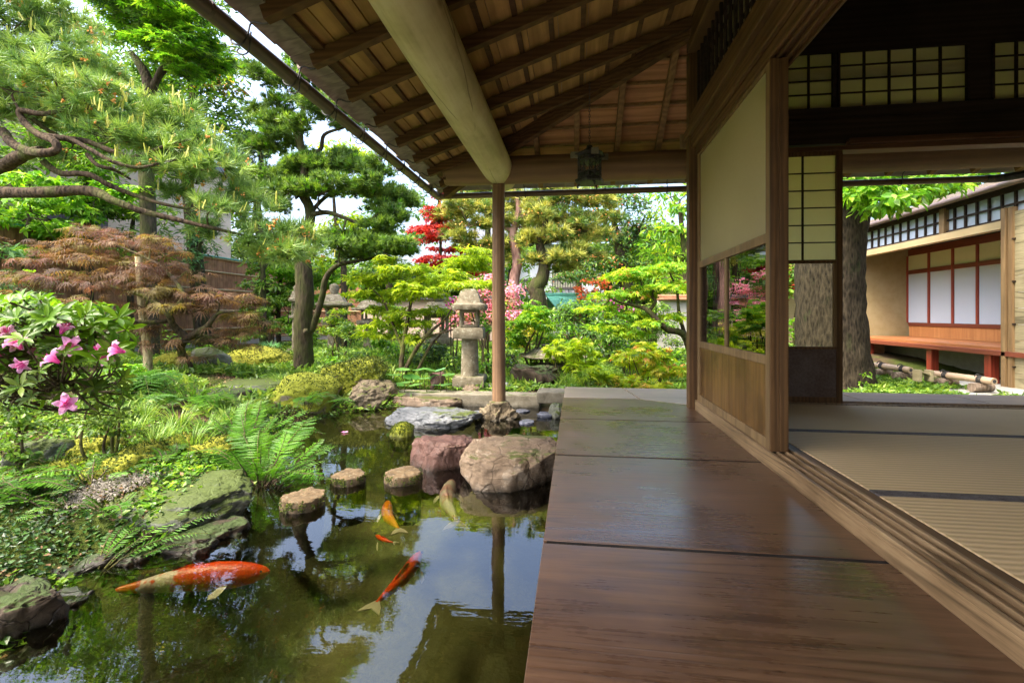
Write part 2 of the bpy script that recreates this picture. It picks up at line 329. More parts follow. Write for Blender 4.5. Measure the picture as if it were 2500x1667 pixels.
class FB:
    """foliage: big batches of little triangles, written with numpy"""
    def __init__(s): s.V = []; s.T = []; s.Rn = []; s.Mi = []; s.n = 0
    def inst(s, tv, tt, pos, nrm, tip, size, mi=0, rnd=None):
        """template verts (tip along +Y, normal +Z) placed at pos with frames built from nrm and tip"""
        N = len(pos)
        if not N: return s
        z = nrm/np.maximum(np.linalg.norm(nrm, axis=1, keepdims=True), 1e-9)
        y = tip-z*np.sum(tip*z, axis=1, keepdims=True); y /= np.maximum(np.linalg.norm(y, axis=1, keepdims=True), 1e-9)
        x = np.cross(y, z); size = np.asarray(size).reshape(-1, 1, 1) if np.ndim(size) else np.full((N, 1, 1), size)
        v = pos[:, None, :]+size*(tv[None, :, 0:1]*x[:, None, :]+tv[None, :, 1:2]*y[:, None, :]+tv[None, :, 2:3]*z[:, None, :])
        k = len(tv); s.V.append(v.reshape(-1, 3)); s.T.append((tt[None]+(np.arange(N)*k)[:, None, None]+s.n).reshape(-1, 3)); s.n += N*k
        r = rng.random(N) if rnd is None else rnd
        s.Rn.append(np.repeat(r, k)); s.Mi.append(np.full(N*len(tt), mi)); return s
    def build(s, name, mats, parent=None, loc=None, smooth=False):
        mats = mats if isinstance(mats, (list, tuple)) else [mats]
        V = np.concatenate(s.V); T = np.concatenate(s.T); off = np.array(loc if loc is not None else (0, 0, 0), float)
        me = bpy.data.meshes.new(name); nt = len(T)
        me.vertices.add(len(V)); me.vertices.foreach_set('co', (V-off).astype(np.float32).ravel())
        me.loops.add(nt*3); me.loops.foreach_set('vertex_index', T.astype(np.int32).ravel())
        me.polygons.add(nt); me.polygons.foreach_set('loop_start', np.arange(nt, dtype=np.int32)*3)
        for m in mats: me.materials.append(M[m] if isinstance(m, str) else m)
        me.polygons.foreach_set('material_index', np.concatenate(s.Mi).astype(np.int32))
        a = me.attributes.new('rnd', 'FLOAT', 'POINT'); a.data.foreach_set('value', np.concatenate(s.Rn).astype(np.float32))
        me.polygons.foreach_set('use_smooth', np.full(nt, smooth)); me.update(calc_edges=True)
        o = bpy.data.objects.new(name, me); C.objects.link(o)
        ov = Vector(off)
        if parent is not None: o.parent = parent; o.location = ov-PW[parent.name]
        else: o.location = ov
        PW[o.name] = ov
        return o

def A_(l): return np.array(l, float)
def I_(l): return np.array(l, int)
TPL = {}
TPL['diamond'] = (A_([(0,0,0),(.32,.45,.06),(0,1,-.06),(-.32,.45,.06)]), I_([(0,1,2),(0,2,3)]))
TPL['slim'] = (A_([(0,0,0),(.16,.45,.05),(0,1,-.1),(-.16,.45,.05)]), I_([(0,1,2),(0,2,3)]))
TPL['oval'] = (A_([(0,0,0),(.19,.25,.05),(.22,.6,.05),(0,1,-.1),(-.22,.6,.05),(-.19,.25,.05),(0,.5,-.02)]),
               I_([(0,1,6),(1,2,6),(2,3,6),(3,4,6),(4,5,6),(5,0,6)]))
def maple(n):
    vs = [(0, 0, 0)]; ts = []; span = 1.15 if n > 3 else .9
    for i in range(n):
        a = (i/(n-1)*2-1)*math.pi*.42*span; L = 1-.45*abs(i/(n-1)*2-1)**1.5; c, s_ = math.sin(a), math.cos(a); w = .12 if n > 3 else .2
        o = len(vs); vs += [(c*L*.45+s_*w, s_*L*.45-c*w, .03), (c*L, s_*L, -.13), (c*L*.45-s_*w, s_*L*.45+c*w, .03)]
        ts += [(0, o, o+1), (0, o+1, o+2)]
    return A_(vs), I_(ts)
TPL['maple'] = maple(5); TPL['maple7'] = maple(7); TPL['maple3'] = maple(3)
def needles(n, spread, w, seed, droop=0):
    r = np.random.default_rng(seed); vs = []; ts = []
    for i in range(n):
        th = r.uniform(0, 2*math.pi); ph = spread*math.sqrt(r.uniform(.02, 1)); L = r.uniform(.75, 1)
        d = A_([math.cos(th)*math.sin(ph), math.cos(ph), math.sin(th)*math.sin(ph)]); b0 = d*0.0+A_([0, r.uniform(-.25, .1), 0])
        sd_ = np.cross(d, r.normal(size=3)); sd_ /= np.linalg.norm(sd_)
        o = len(vs); vs += [b0+sd_*w, b0-sd_*w, b0+d*L+A_([0, 0, -droop*L])]; ts.append((o, o+1, o+2))
    return A_(vs), I_(ts)
TPL['tuft'] = needles(26, 1.1, .028, 1); TPL['tuft2'] = needles(26, 1.2, .028, 2); TPL['tuftfar'] = needles(16, 1.2, .05, 3)
TPL['podo'] = needles(15, 1.0, .075, 4); TPL['podo2'] = needles(15, 1.15, .075, 5)
TPL['cone'] = (A_([(-.12,0,0),(.12,0,0),(0,0,.15),(0,1,0),(.09,.6,.04),(-.09,.6,.04)]), I_([(0,1,4),(4,5,0),(4,3,5),(1,2,4),(2,0,5),(4,2,5)]))
def lace():
    vs = []; ts = []; r = np.random.default_rng(5)
    for i in range(7):
        a = (i-3)*.38; L = 1-.1*abs(i-3); c, s_ = math.sin(a), math.cos(a)
        for k in range(1):
            o = len(vs); vs += [(c*.08+s_*.018, s_*.08-c*.018, 0), (c*.08-s_*.018, s_*.08+c*.018, 0), (c*L*.6+s_*.03, s_*L*.6-c*.03, -.08), (c*L*.6-s_*.03, s_*L*.6+c*.03, -.08), (c*L, s_*L, -.4)]
            ts += [(o, o+2, o+3), (o, o+3, o+1), (o+2, o+4, o+3)]
            for q in (.3, .5, .7):
                o = len(vs); vs += [(c*L*q, s_*L*q, -.04), (c*L*(q+.05), s_*L*(q+.05), -.05), (c*L*(q+.14)+s_*.09, s_*L*(q+.14)-c*.09, -.12), (c*L*(q+.14)-s_*.09, s_*L*(q+.14)+c*.09, -.12)]
                ts += [(o, o+2, o+1), (o, o+1, o+3)]
    return A_(vs), I_(ts)
TPL['lace'] = lace()
def unit(v): return v/np.maximum(np.linalg.norm(v, axis=-1, keepdims=True), 1e-9)

def cloud(cl, per, sub=9, shell=.5, flat=.0, subr=.42):
    """leaf positions and outward directions for a list of ellipsoid clumps (cx,cy,cz,rx,ry,rz); uneven because the leaves sit in sub-clumps"""
    ps, ds = [], []
    for c in cl:
        c3, r3 = np.array(c[:3]), np.array(c[3:6]); vol = np.mean(r3)
        k = max(3, int(sub)); d = unit(rng.normal(size=(k, 3))); d[:, 2] = np.where(d[:, 2] < -.2, -d[:, 2]*.5, d[:, 2])
        cen = c3+d*r3*rng.uniform(.35, .85, (k, 1)); rad = r3*subr*rng.uniform(.6, 1.25, (k, 1)); rad[:, 2] *= (1-flat)
        n = max(2, int(per*(vol**2)*rng.uniform(.85, 1.15))); w = np.prod(rad, axis=1)**(2/3); w /= w.sum()
        idx = rng.choice(k, n, p=w); dd = unit(rng.normal(size=(n, 3))); rr = rng.uniform(shell, 1, (n, 1))**.6
        p = cen[idx]+dd*rad[idx]*rr; ps.append(p); ds.append(unit(unit((p-c3)/r3)*.6+dd*.6))
    return np.concatenate(ps), np.concatenate(ds)

def foliage(fb, cl, kind, size, per, mi=0, sub=9, flat=0., up=.6, jit=.5, shell=.4, droop=.2, subr=.42):
    p, d = cloud(cl, per, sub, shell, flat, subr)
    n = len(p); rn = rng.normal(size=(n, 3))
    if kind in ('tuft', 'podo', 'tuftfar'):
        tip = unit(d*A_([1, 1, .6])+A_([0, 0, up])+rn*jit*.5); nrm = unit(np.cross(tip, unit(rng.normal(size=(n, 3)))))
        ks = [kind] if kind == 'tuftfar' else [kind, kind+'2']
        for i, q in enumerate(ks):
            sl_ = slice(i, None, len(ks)); fb.inst(*TPL[q], p[sl_], nrm[sl_], tip[sl_], rng.uniform(.7, 1.15, len(p[sl_]))*size, mi)
    else:
        nrm = unit(d*(1-up)+A_([0, 0, up])+rn*jit*.55); tip = d*A_([1, 1, .3])+rng.normal(size=(n, 3))*.8+A_([0, 0, -droop])
        fb.inst(*TPL[kind], p, nrm, tip, rng.uniform(.65, 1.2, n)*size, mi)
    return p, d

# ---------------------------------------------------------------- ground height
def poly_dist(pl, X, Y):
    """signed distance to a polygon, negative inside"""
    pl = np.array(pl); n = len(pl); dmin = np.full(X.shape, 1e9); ins = np.zeros(X.shape, bool)
    for i in range(n):
        a, b_ = pl[i], pl[(i+1) % n]; e = b_-a; wx, wy = X-a[0], Y-a[1]
        t = np.clip((wx*e[0]+wy*e[1])/(e@e), 0, 1); dmin = np.minimum(dmin, np.hypot(wx-e[0]*t, wy-e[1]*t))
        cond = ((a[1] <= Y) & (b_[1] > Y)) | ((b_[1] <= Y) & (a[1] > Y))
        with np.errstate(divide='ignore', invalid='ignore'): xi = a[0]+(Y-a[1])/(b_[1]-a[1])*(b_[0]-a[0])
        ins ^= cond & (X < xi)
    return np.where(ins, -dmin, dmin)
bank = [G(x, y)[:2] for x, y in [(-60,1600),(0,1528),(105,1420),(215,1300),(320,1290),(430,1265),(500,1220),(570,1165),(592,1090),(625,1030),(680,985),(760,955),(840,945),(905,940)]]
POND = [(-1.55, -3), (-1.5, .3)]+[tuple(b_) for b_ in bank]+[(-1.0, 4.95), (.32, 4.95), (.32, -3)]
def sstep(x): x = np.clip(x, 0, 1); return x*x*(3-2*x)
def gz(X, Y):
    X, Y = np.asarray(X, float), np.asarray(Y, float); d = poly_dist(POND, X, Y)
    nz = .025*np.sin(X*3.1+1)*np.cos(Y*2.7)+.03*np.sin(X*1.3+Y*1.7)
    out = WATER-.03+.12*sstep(d/.25)+.13*sstep((d-.2)/2.4)+nz*sstep(d/.6)
    left = sstep((-X-1.5)/1.0); out = out+left*.05*sstep((d-.1)/.8)
    right = sstep((X-.2)/.6)*sstep((Y-4.6)/.3); out = out*(1-right)+(-.35+.01*np.sin(X*5)*np.cos(Y*4))*right
    farz = sstep((Y-7)/4); out = out*(1-farz)+farz*(-.12)
    under = (X > .2) & (Y < 4.7); out = np.where(under, -.5, out)
    return np.where(d < 0, np.maximum(-.85, WATER-.04+d*1.3), out)
def GG(dx, dy, up=0):
    """the point of the ground seen at this place of the photo"""
    z = np.arange(1.3, 14, .02); pts = np.array([tuple(P(dx, dy, q)) for q in z]); h = gz(pts[:, 0], pts[:, 1])
    k = int(np.argmax(pts[:, 2] < h)); return Vector((pts[k, 0], pts[k, 1], h[k]+up))
def gh(x, y): return float(gz(np.array([x]), np.array([y]))[0])
# ---------------------------------------------------------------- THE HOUSE
H = thing('teahouse', (.9, 2, -.5), 'traditional wooden house with polished veranda, peeled log beams and deep raftered eaves', 'house')
FLOOR = -.07
def vb(pts, m='deck'):
    MB().poly([(x, y, FLOOR-.045) for x, y in pts], .045).build('veranda_board', m, H, bevel=.002)
ys = [-2.2, -1.0, .25, 1.472, 2.395, 3.234]
for a, b_ in zip(ys[:-1], ys[1:]): vb([(-.095, a+.010), (.868, a+.010), (.868, b_-.009), (-.095, b_-.009)])
vb([(-.095, 3.242), (.868, 3.242), (.868, 3.84), (.53, 4.055), (-.095, 4.055)])
vb([(-.09, 4.064), (.525, 4.064), (.44, 4.65), (-.09, 4.65)], 'deckoldsheen')
vb([(.54, 4.064), (.875, 3.85), (1.45, 3.85), (1.45, 4.65), (.455, 4.65)], 'deckoldsheen')
for a, b_ in ((1.46, 2.3), (2.31, 3.2), (3.21, 4.1), (4.11, 5.2)): vb([(a, 3.775), (b_-.005, 3.775), (b_-.005, 4.65), (a, 4.65)], 'deckoldsheen')
MB().box((-.07, -2.2, FLOOR-.10), (.868, 4.6, FLOOR-.047)).build('under_deck_shade', 'wallin', H)  # black sheet added beneath the deck so its gaps look shaded
mb = MB().box((.0, -2.2, -.30), (.1, 4.5, FLOOR-.11)).box((.1, 4.42, -.30), (5.2, 4.52, FLOOR-.05))
for x in (.7, 1.9, 3.1, 4.3): mb.box((x, 4.4, -.55), (x+.09, 4.5, -.30))
for y in (-.6, .8, 2.2, 3.5): mb.box((.02, y, -.85), (.1, y+.08, -.3))
mb.build('floor_joist', 'darkx', H, bevel=.005)
for a in (-1.0, .25, 1.472, 2.395, 3.234, 4.06): MB().box((-.085, a-.012, FLOOR-.044), (.868 if a < 4 else .53, a+.014, FLOOR-.0018)).build('gap_shade_strip', 'gap_shade', H)  # dark strips laid in the joints to stand for their shadow lines
# sill with grooves
mb = MB().box((.87, -2.2, -.115), (1.0, 3.67, -.016), rnd=.3)
for a, b_ in ((.8695, .8865), (.911, .919), (.951, .960), (.984, 1.0005)): mb.box((a, -2.2, -.0175), (b_, 3.67, 0), rnd=.3)
mb.build('door_sill', 'sill', H, bevel=.003)
MB().box((1.004, -2.2, -.05), (1.036, 3.62, -.004)).build('floor_edging', 'lintel', H, bevel=.002)
mb = MB().box((.94, 3.625, -.09), (4.9, 3.772, -.02))
for a, b_ in ((3.624, 3.65), (3.69, 3.70), (3.745, 3.7725)): mb.box((.94, a, -.021), (4.9, b_, -.002))
mb.build('door_sill', 'sill', H, bevel=.003)
# posts
MB().box((.832, 3.682, -.3), (.915, 3.768, 2.62)).build('post', 'post', H, bevel=.004)
MB().box((3.55, 3.67, -.3), (3.66, 3.77, 3.0)).build('post', 'post', H, bevel=.004)
MB().tube([(-.692, 4.40, -.24), (-.695, 4.40, .6), (-.697, 4.4, 1.3), (-.695, 4.40, 1.86)], [.063, .06, .057, .056], 20, jit=.008).build('post', 'round', H, smooth=True)
# big logs: the one along the veranda and the one across
lg = MB().tube([(-.695, -2.6, 1.97), (-.69, 0, 1.955), (-.70, 2.4, 1.95), (-.695, 4.50, 1.95), (-.695, 4.56, 1.95), (-.695, 4.585, 1.95)], [.15, .145, .142, .138, .12, .07], 32, rnd=.2, sub=6).build('log_beam', 'log', H, smooth=True)
lx = MB().tube([(-1.02, 4.4, 1.945), (-1.0, 4.4, 1.945), (1.6, 4.41, 1.94), (5.2, 4.4, 1.95)], [.11, .125, .125, .13], 28, rnd=.4, sub=5).build('log_beam', 'logx', H, smooth=True)
# wall along the veranda, above the doors
mb = MB().box((.875, -2.4, 1.80), (1.0, 3.67, 1.86), rnd=.2)
for a, b_ in ((.874, .888), (.912, .920), (.952, .960), (.988, 1.0005)): mb.box((a, -2.4, 1.782), (b_, 3.67, 1.801), rnd=.2)
mb.build('lintel', 'lintel', H, bevel=.003)
mb = MB().box((.845, -2.4, 1.835), (.873, 3.80, 1.925), rnd=.6).box((.815, -2.4, 1.927), (.95, 3.83, 1.985), rnd=.9).box((.838, -2.4, 1.988), (.93, 3.68, 2.085), rnd=.1)
mb.build('lintel', 'lintel', H, bevel=.006)
MB().box((.80, 3.832, 1.89), (.845, 3.845, 2.0)).build('end_cap', 'frame', H, bevel=.003)
sl_ = MB()
for i in range(68):
    y = -2.35+i*.0885; sl_.box((.868, y, 2.085), (.886, y+.02, 2.50))
for z in (2.20, 2.36): sl_.box((.888, -2.4, z), (.898, 3.68, z+.016))
g_ = sl_.build('transom_lattice', 'darkx', H)
MB().box((.925, -2.4, 2.086), (.929, 3.68, 2.50)).build('paper', 'paper', g_)
MB().box((.80, -2.4, 2.50), (.94, 3.62, 2.665)).build('wall_plate', 'lintel', H, bevel=.006)
# inner cross wall with transom windows
zt, zb = 2.47, 2.085
wx = [(PY(1805, 0, 3.67).x, PY(1914, 0, 3.67).x), (PY(1930, 0, 3.67).x, PY(2223, 0, 3.67).x), (PY(2285, 0, 3.67).x, PY(2285, 0, 3.67).x+.42)]
mb = MB().box((.95, 3.685, 1.83), (4.9, 3.74, zb-.003), rnd=.1).box((.95, 3.685, zt+.003), (4.9, 3.74, 3.05), rnd=.2)
edges = [.95]+[q for w in wx for q in w]+[4.9]
for i in range(0, len(edges), 2): mb.box((edges[i], 3.685, zb-.003), (edges[i+1], 3.74, zt+.003), rnd=.3)
mb.build('inner_wall', 'darkx', H)
mb = MB().box((.95, 3.655, 1.772), (4.9, 3.76, 1.805))
mb.box((1.9, 3.63, 1.806), (4.9, 3.70, 1.826)).box((1.9, 3.64, 1.828), (4.9, 3.70, 1.85))
mb.build('lintel', 'lintelx', H, bevel=.003)
MB().box((.95, 3.64, 2.0), (4.9, 3.684, 2.07)).build('picture_rail', 'darkx', H, bevel=.004)
for w, nc in zip(wx, (2, 5, 3)):
    f_ = MB()
    for (a, b_, c_, d_) in ((w[0]-.012, w[0]+.001, zb, zt), (w[1]-.001, w[1]+.012, zb, zt)): f_.box((a, 3.668, c_), (b_, 3.684, d_))
    for i in range(1, nc):
        x = w[0]+(w[1]-w[0])*i/nc; f_.box((x-.005, 3.674, zb), (x+.005, 3.694, zt))
    for i in range(1, 4):
        z = zb+(zt-zb)*i/4; f_.box((w[0], 3.676, z-.0035), (w[1], 3.692, z+.0035))
    fo = f_.build('transom_window', 'darkx', H)
    MB().box((w[0], 3.697, zb), (w[1], 3.699, zt)).build('paper', 'paper', fo)
    o_ = MB(); k = 0
    x = w[0]+.12
    while x < w[1]-.03: o_.box((x-.008, 3.725, zb), (x+.008, 3.738, zt)); x += .21 if nc > 2 else .13
    for z in (zb+.19, zb+.225): o_.box((w[0], 3.716, z), (w[1], 3.724, z+.014))
    o_.build('outer_lattice', 'darkx', fo)
# ceiling and far walls of the room
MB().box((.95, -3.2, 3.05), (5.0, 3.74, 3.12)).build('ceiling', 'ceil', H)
MB().box((4.92, -3.2, -.2), (5.0, 3.74, 3.05)).build('inner_wall', 'plaster', H)
MB().box((.95, -3.3, -.2), (5.0, -3.2, 3.05)).build('inner_wall', 'plaster', H)
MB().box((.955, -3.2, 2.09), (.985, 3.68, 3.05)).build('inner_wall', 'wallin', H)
MB().box((1.0, -3.2, -.3), (4.9, 3.62, -.075)).build('subfloor', 'darkx', H)
# ---- roof
SL = .345
def zL(x): return 2.085+SL*(x+.695)
def hipx(y): return -.695+(4.4-y)/.58                    # x of the hip line at y
m2 = SL/.58
def zF(y): return 2.085+(m2*(4.4-y) if y < 4.4 else -.36*(y-4.4))
yw = 4.4-(.87+.695)*.58
t_ = .072
EX, EY = -1.345, 4.955
def bd(pts, th): return [(x, y, z+t_+.02) for x, y, z in pts]
mb = MB()
rs = [-2.6+i*.16 for i in range(200)]
# boards of the left slope run along the eaves (Y): one strip per row, sawn at the hip
xs = np.arange(-1.38, .88, .183)
roofb = MB()
for x in xs:
    x2 = min(x+.180, .875); ye1 = min(4.4-(x+.695)*.58 if x > -.695 else 4.4+(-.695-x)*.82, 5.0); ye2 = min(4.4-(x2+.695)*.58 if x2 > -.695 else 4.4+(-.695-x2)*.82, 5.0)
    z1, z2 = zL(x)+t_+.022, zL(x2)+t_+.016
    roofb.add([(x, -2.6, z1), (x2, -2.6, z2), (x2, ye2, z2), (x, ye1, z1), (x, -2.6, z1+.012), (x2, -2.6, z2+.012), (x2, ye2, z2+.012), (x, ye1, z1+.012)],
              [(0,3,2,1), (4,5,6,7), (0,1,5,4), (1,2,6,5), (2,3,7,6), (3,0,4,7)])
RF = roofb.build('roof', 'board', H)
fb_ = MB()
for y in np.arange(yw, 4.98, .16):
    y2 = min(y+.157, 5.0); xa, xb = (hipx(y) if y < 4.4 else -.695-(y-4.4)/.82), (hipx(y2) if y2 < 4.4 else -.695-(y2-4.4)/.82)
    z1, z2 = zF(y)+t_+.016, zF(y2)+t_+.022; xe = 5.2 if y > 3.74 else .94
    fb_.add([(xa, y, z1), (xe, y, z1), (xe, y2, z2), (xb, y2, z2), (xa, y, z1+.012), (xe, y, z1+.012), (xe, y2, z2+.012), (xb, y2, z2+.012)],
            [(0,3,2,1), (4,5,6,7), (0,1,5,4), (1,2,6,5), (2,3,7,6), (3,0,4,7)])
fb_.build('far_slope_boards', 'boardx', RF)
# outer skin (bark shingles), a closed sheet over the boards
sk = MB(); e = .055
def skq(pts): sk.poly([(x, y, z+t_+e) for x, y, z in pts], .09)
skq([(-1.40, -2.6, zL(-1.40)), (.99, -2.6, zL(.99)), (.99, yw, zL(.87)), (-.695, 4.4, zL(-.695)), (-1.40, 5.01, zL(-1.40))])
skq([(-.695, 4.4, zF(4.4)), (.87, yw, zF(yw)), (.99, yw, zF(yw)), (.99, 3.745, zF(3.745)), (5.2, 3.745, zF(3.745)), (5.2, 4.4, zF(4.4))])
skq([(-1.40, 5.01, zL(-1.40)), (-.695, 4.4, zF(4.4)), (5.2, 4.4, zF(4.4)), (5.2, 5.01, zF(5.01))])
sk.build('roof_cover', 'shingle', RF)
# ragged shingle edge along both eaves
sh = MB(); y = -2.6
while y < 5.0:
    w_ = R.uniform(.09, .17); d_ = R.uniform(.0, .022); zz = zL(-1.36)+t_
    sh.add([(-1.30, y, zz+.012), (-1.42-d_, y, zz-.012-d_*.5), (-1.42-d_, y+w_, zz-.012-d_*.5), (-1.30, y+w_, zz+.012), (-1.30, y, zz+.05), (-1.43-d_, y, zz+.035), (-1.43-d_, y+w_, zz+.035), (-1.30, y+w_, zz+.05)],
           [(0,1,2,3), (7,6,5,4), (0,4,5,1), (1,5,6,2), (2,6,7,3), (3,7,4,0)]); y += w_+.003
x = -1.4
while x < 5.2:
    w_ = R.uniform(.09, .17); d_ = R.uniform(0, .02); zz = zF(4.97)+t_
    sh.add([(x, 4.93, zz+.012), (x+w_, 4.93, zz+.012), (x+w_, 5.03+d_, zz-.012), (x, 5.03+d_, zz-.012), (x, 4.93, zz+.05), (x+w_, 4.93, zz+.05), (x+w_, 5.04+d_, zz+.035), (x, 5.04+d_, zz+.035)],
           [(0,3,2,1), (4,5,6,7), (0,1,5,4), (1,2,6,5), (2,3,7,6), (3,0,4,7)]); x += w_+.003
sh.build('shingle_edge', 'shingle', RF)
MB().beam((-1.285, -2.6, zL(-1.285)+t_-.002), (-1.285, 4.86, zL(-1.285)+t_-.002), .075, .022).build('eaves_board', 'rafter', RF, bevel=.003)
MB().beam((-1.2, 4.90, zF(4.90)+t_-.002), (5.2, 4.90, zF(4.90)+t_-.002), .06, .022).build('eaves_board', 'rafter', RF, bevel=.003)
RY = [1.92+.39*k for k in range(-9, 8)]
for y in RY:
    x1 = .86 if y < yw else (hipx(y) if y < 4.4 else -.695-(y-4.4)/.82*1.0)
    if x1 < -1.2: continue
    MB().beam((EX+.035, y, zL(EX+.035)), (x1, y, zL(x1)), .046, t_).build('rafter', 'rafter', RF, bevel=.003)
for x in [-.34+.358*k for k in range(0, 16)]:
    y0 = max(yw if x < .9 else 3.765, 4.4-(x+.695)*.58) if x > -.695 else 4.4
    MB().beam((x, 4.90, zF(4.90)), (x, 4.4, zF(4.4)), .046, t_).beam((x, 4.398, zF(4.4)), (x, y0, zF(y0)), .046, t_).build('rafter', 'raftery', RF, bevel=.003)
MB().beam((-1.33, 4.92, zL(-1.33)-.035), (-.70, 4.4, 2.045), .06, .10).beam((-.70, 4.4, 2.045), (.86, yw+.01, zL(.86)-.05), .06, .12).build('hip_rafter', 'rafter', RF, bevel=.004)
bt = MB()
for x in np.arange(-1.10, .86, .192):
    ye = 4.4-(x+.695)*.58 if x > -.695 else 4.4+(-.695-x)*.8
    bt.beam((x, -2.6, zL(x)+t_), (x, ye, zL(x)+t_), .03, .018)
bt.build('battens', 'rafter', RF)
bt = MB()
for y in np.arange(yw+.1, 4.9, .165):
    xa = hipx(y) if y < 4.4 else -.695-(y-4.4)/.82
    bt.beam((xa, y, zF(y)+t_), (5.2 if y > 3.76 else .94, y, zF(y)+t_), .028, .017)
bt.build('battens', 'raftery', RF)
# gutters with hooks
GX, GY, GZ = -1.46, 5.04, 1.885
mb = MB().tube([(GX, -2.2, GZ-.085), (GX, 1.5, GZ-.045), (GX, GY+.02, GZ)], .036, 14, sub=6, rnd=.2)
for y in (-.8, .1, .95, 1.75, 2.45, 3.2, 3.9, 4.5): mb.tube([(GX, y, GZ-.06+.011*y), (GX, y+.018, GZ-.06+.011*y)], .0385, 14, sub=1)
mb.build('gutter', 'gutter', RF, smooth=True)
mb = MB().tube([(GX-.02, GY, GZ), (1.6, GY, GZ-.002), (3.86, GY, GZ)], .03, 12, sub=6, rnd=.4)
for x in (-.6, .3, 1.2, 2.1, 3.0): mb.tube([(x, GY, GZ), (x+.018, GY, GZ)], .0325, 14, sub=1)
mb.build('gutter', 'gutterx', RF, smooth=True)
MB().tube([(3.80, GY, GZ+.0), (3.9, GY, GZ+.0), (4.0, GY-.1, GZ-.0), (4.3, GY-.3, GZ+.02), (5.2, GY-.3, GZ+.02)], .036, 12).build('downpipe', 'iron', RF, smooth=True)
for y in RY:
    if y < .4 or y > 4.9: continue
    gzz = GZ-.06+.011*y
    MB().tube([(-1.24, y+.03, zL(-1.24)+.03), (-1.33, y+.03, zL(-1.30)+.01), (-1.40, y+.03, gzz+.05), (-1.42, y+.03, gzz), (-1.45, y+.03, gzz-.043), (-1.495, y+.03, gzz-.03), (-1.508, y+.03, gzz+.01)], .0045, 6).tube(
        [(-1.415, y+.045, gzz+.02), (-1.43, y+.05, gzz-.06), (-1.46, y+.05, gzz-.075), (-1.485, y+.05, gzz-.06), (-1.475, y+.05, gzz-.045)], .0035, 6).build('gutter_hook', 'iron', RF, smooth=True)
for x in [-.52+.716*k for k in range(0, 6)]:
    MB().tube([(x, 4.88, zF(4.88)+.06), (x, 4.98, GZ+.06), (x+.01, 5.0, GZ), (x+.01, 5.03, GZ-.04), (x+.01, 5.075, GZ-.02), (x+.01, 5.08, GZ+.02)], .0045, 6).build('gutter_hook', 'iron', RF, smooth=True)

# ---------------------------------------------------------------- doors
def door_a(name_loc, x, label, y0=2.33, y1=3.66):
    """papered door with two glass panes and a cedar panel; stands in the veranda sill"""
    D = thing('sliding_door', (x, (y0+y1)/2, 0), label, 'sliding door', 'papered sliding doors along the veranda')
    t = .028; z = [0, .05, .505, .55, 1.0, 1.04, 1.775]
    z = [-.002, .045, .385, .43, .955, 1.0, 1.785]
    fr = MB(); st = .062
    fr.box((x, y0+.012, z[0]), (x+t, y0+st, z[6]), rnd=.8); fr.box((x, y1-st*.8, z[0]), (x+t, y1, z[6]), rnd=.3)
    a, b_ = y0+st, y1-st*.8
    for q, (c_, d_) in enumerate(((z[0], z[1]), (z[2], z[3]), (z[4], z[5]), (z[6]-.022, z[6]))): fr.box((x+.002, a, c_), (x+t-.002, b_, d_), rnd=.2*q)
    ym = (a+b_)/2-.01; fr.box((x+.002, ym, z[3]), (x+t-.002, ym+.035, z[4]), rnd=.4)
    fr.build('frame', 'frame', D, bevel=.002)
    MB().box((x-.003, y0, z[0]), (x+.036, y0+.011, z[6]), rnd=.5).build('edge_strip', 'post', D, bevel=.002)
    MB().box((x+.012, a, z[5]), (x+.014, b_, z[6]-.022)).build('paper', 'paper', D)
    MB().box((x+.011, a, z[3]), (x+.015, ym, z[4])).build('glass_pane', 'glass', D)
    MB().box((x+.011, ym+.035, z[3]), (x+.015, b_, z[4])).build('glass_pane', 'glass', D)
    p = MB()
    for i in range(4): p.box((x+.010, a+(b_-a)*i/4, z[1]), (x+.018, a+(b_-a)*(i+1)/4-.0015, z[2]))
    p.build('wood_panel', 'panel', D)
    return D
door_a('a', .884, 'tall papered door facing the polished veranda, two glass panes above a cedar panel')
door_a('b', .925, 'second papered door slid behind the one on the veranda side, only its dark brown edge in view')
def door_b(x0, x1, y, label):
    D = thing('sliding_door', ((x0+x1)/2, y, 0), label, 'sliding door')
    t = .028; fr = MB()
    zp1, zp0 = PY(1860, 358, y).z, PY(1860, 597, y).z; zg1, zg0 = PY(1860, 605, y).z, PY(1860, 796, y).z
    fr.box((x0, y, 0), (x0+.035, y+t, 1.77)).box((x1-.04, y, 0), (x1, y+t, 1.77))
    for c_, d_ in ((0, .04), (zg0-.018, zg0), (zg1, zp0), (zp1, 1.77)): fr.box((x0+.035, y+.002, c_), (x1-.04, y+t-.002, d_))
    fr.build('frame', 'post', D, bevel=.002)
    la = MB(); n = 4; xb = PY(1845, 0, y).x; wd = x1-.04-xb
    k = xb
    while k > x0+.04: la.box((k-.005, y+.003, zp0), (k+.005, y+.018, zp1)); k -= wd*1.0
    for i in range(1, 6):
        zz = zp0+(zp1-zp0)*i/6; la.box((x0+.035, y+.005, zz-.0035), (x1-.04, y+.017, zz+.0035))
    la.build('lattice', 'darkx', D)
    MB().box((x0+.035, y+.019, zp0), (x1-.04, y+.021, zp1)).build('paper', 'paper', D)
    MB().box((x0+.035, y+.012, zg0), (x1-.04, y+.016, zg1)).build('glass_pane', 'glassb', D)
    MB().box((x1-.064, y-.004, zg0), (x1-.042, y+.010, zg1)).build('finger_strip', 'frame', D)
    MB().box((x0+.035, y+.010, .04), (x1-.04, y+.018, zg0-.018)).build('wood_panel', 'darkpanel', D)
    return D
xr = PY(1936, 0, 3.655).x
door_b(xr-.91, xr, 3.655, 'latticed paper door with square glass pane and dark lower panel, in the inner wall beside the open doorway')

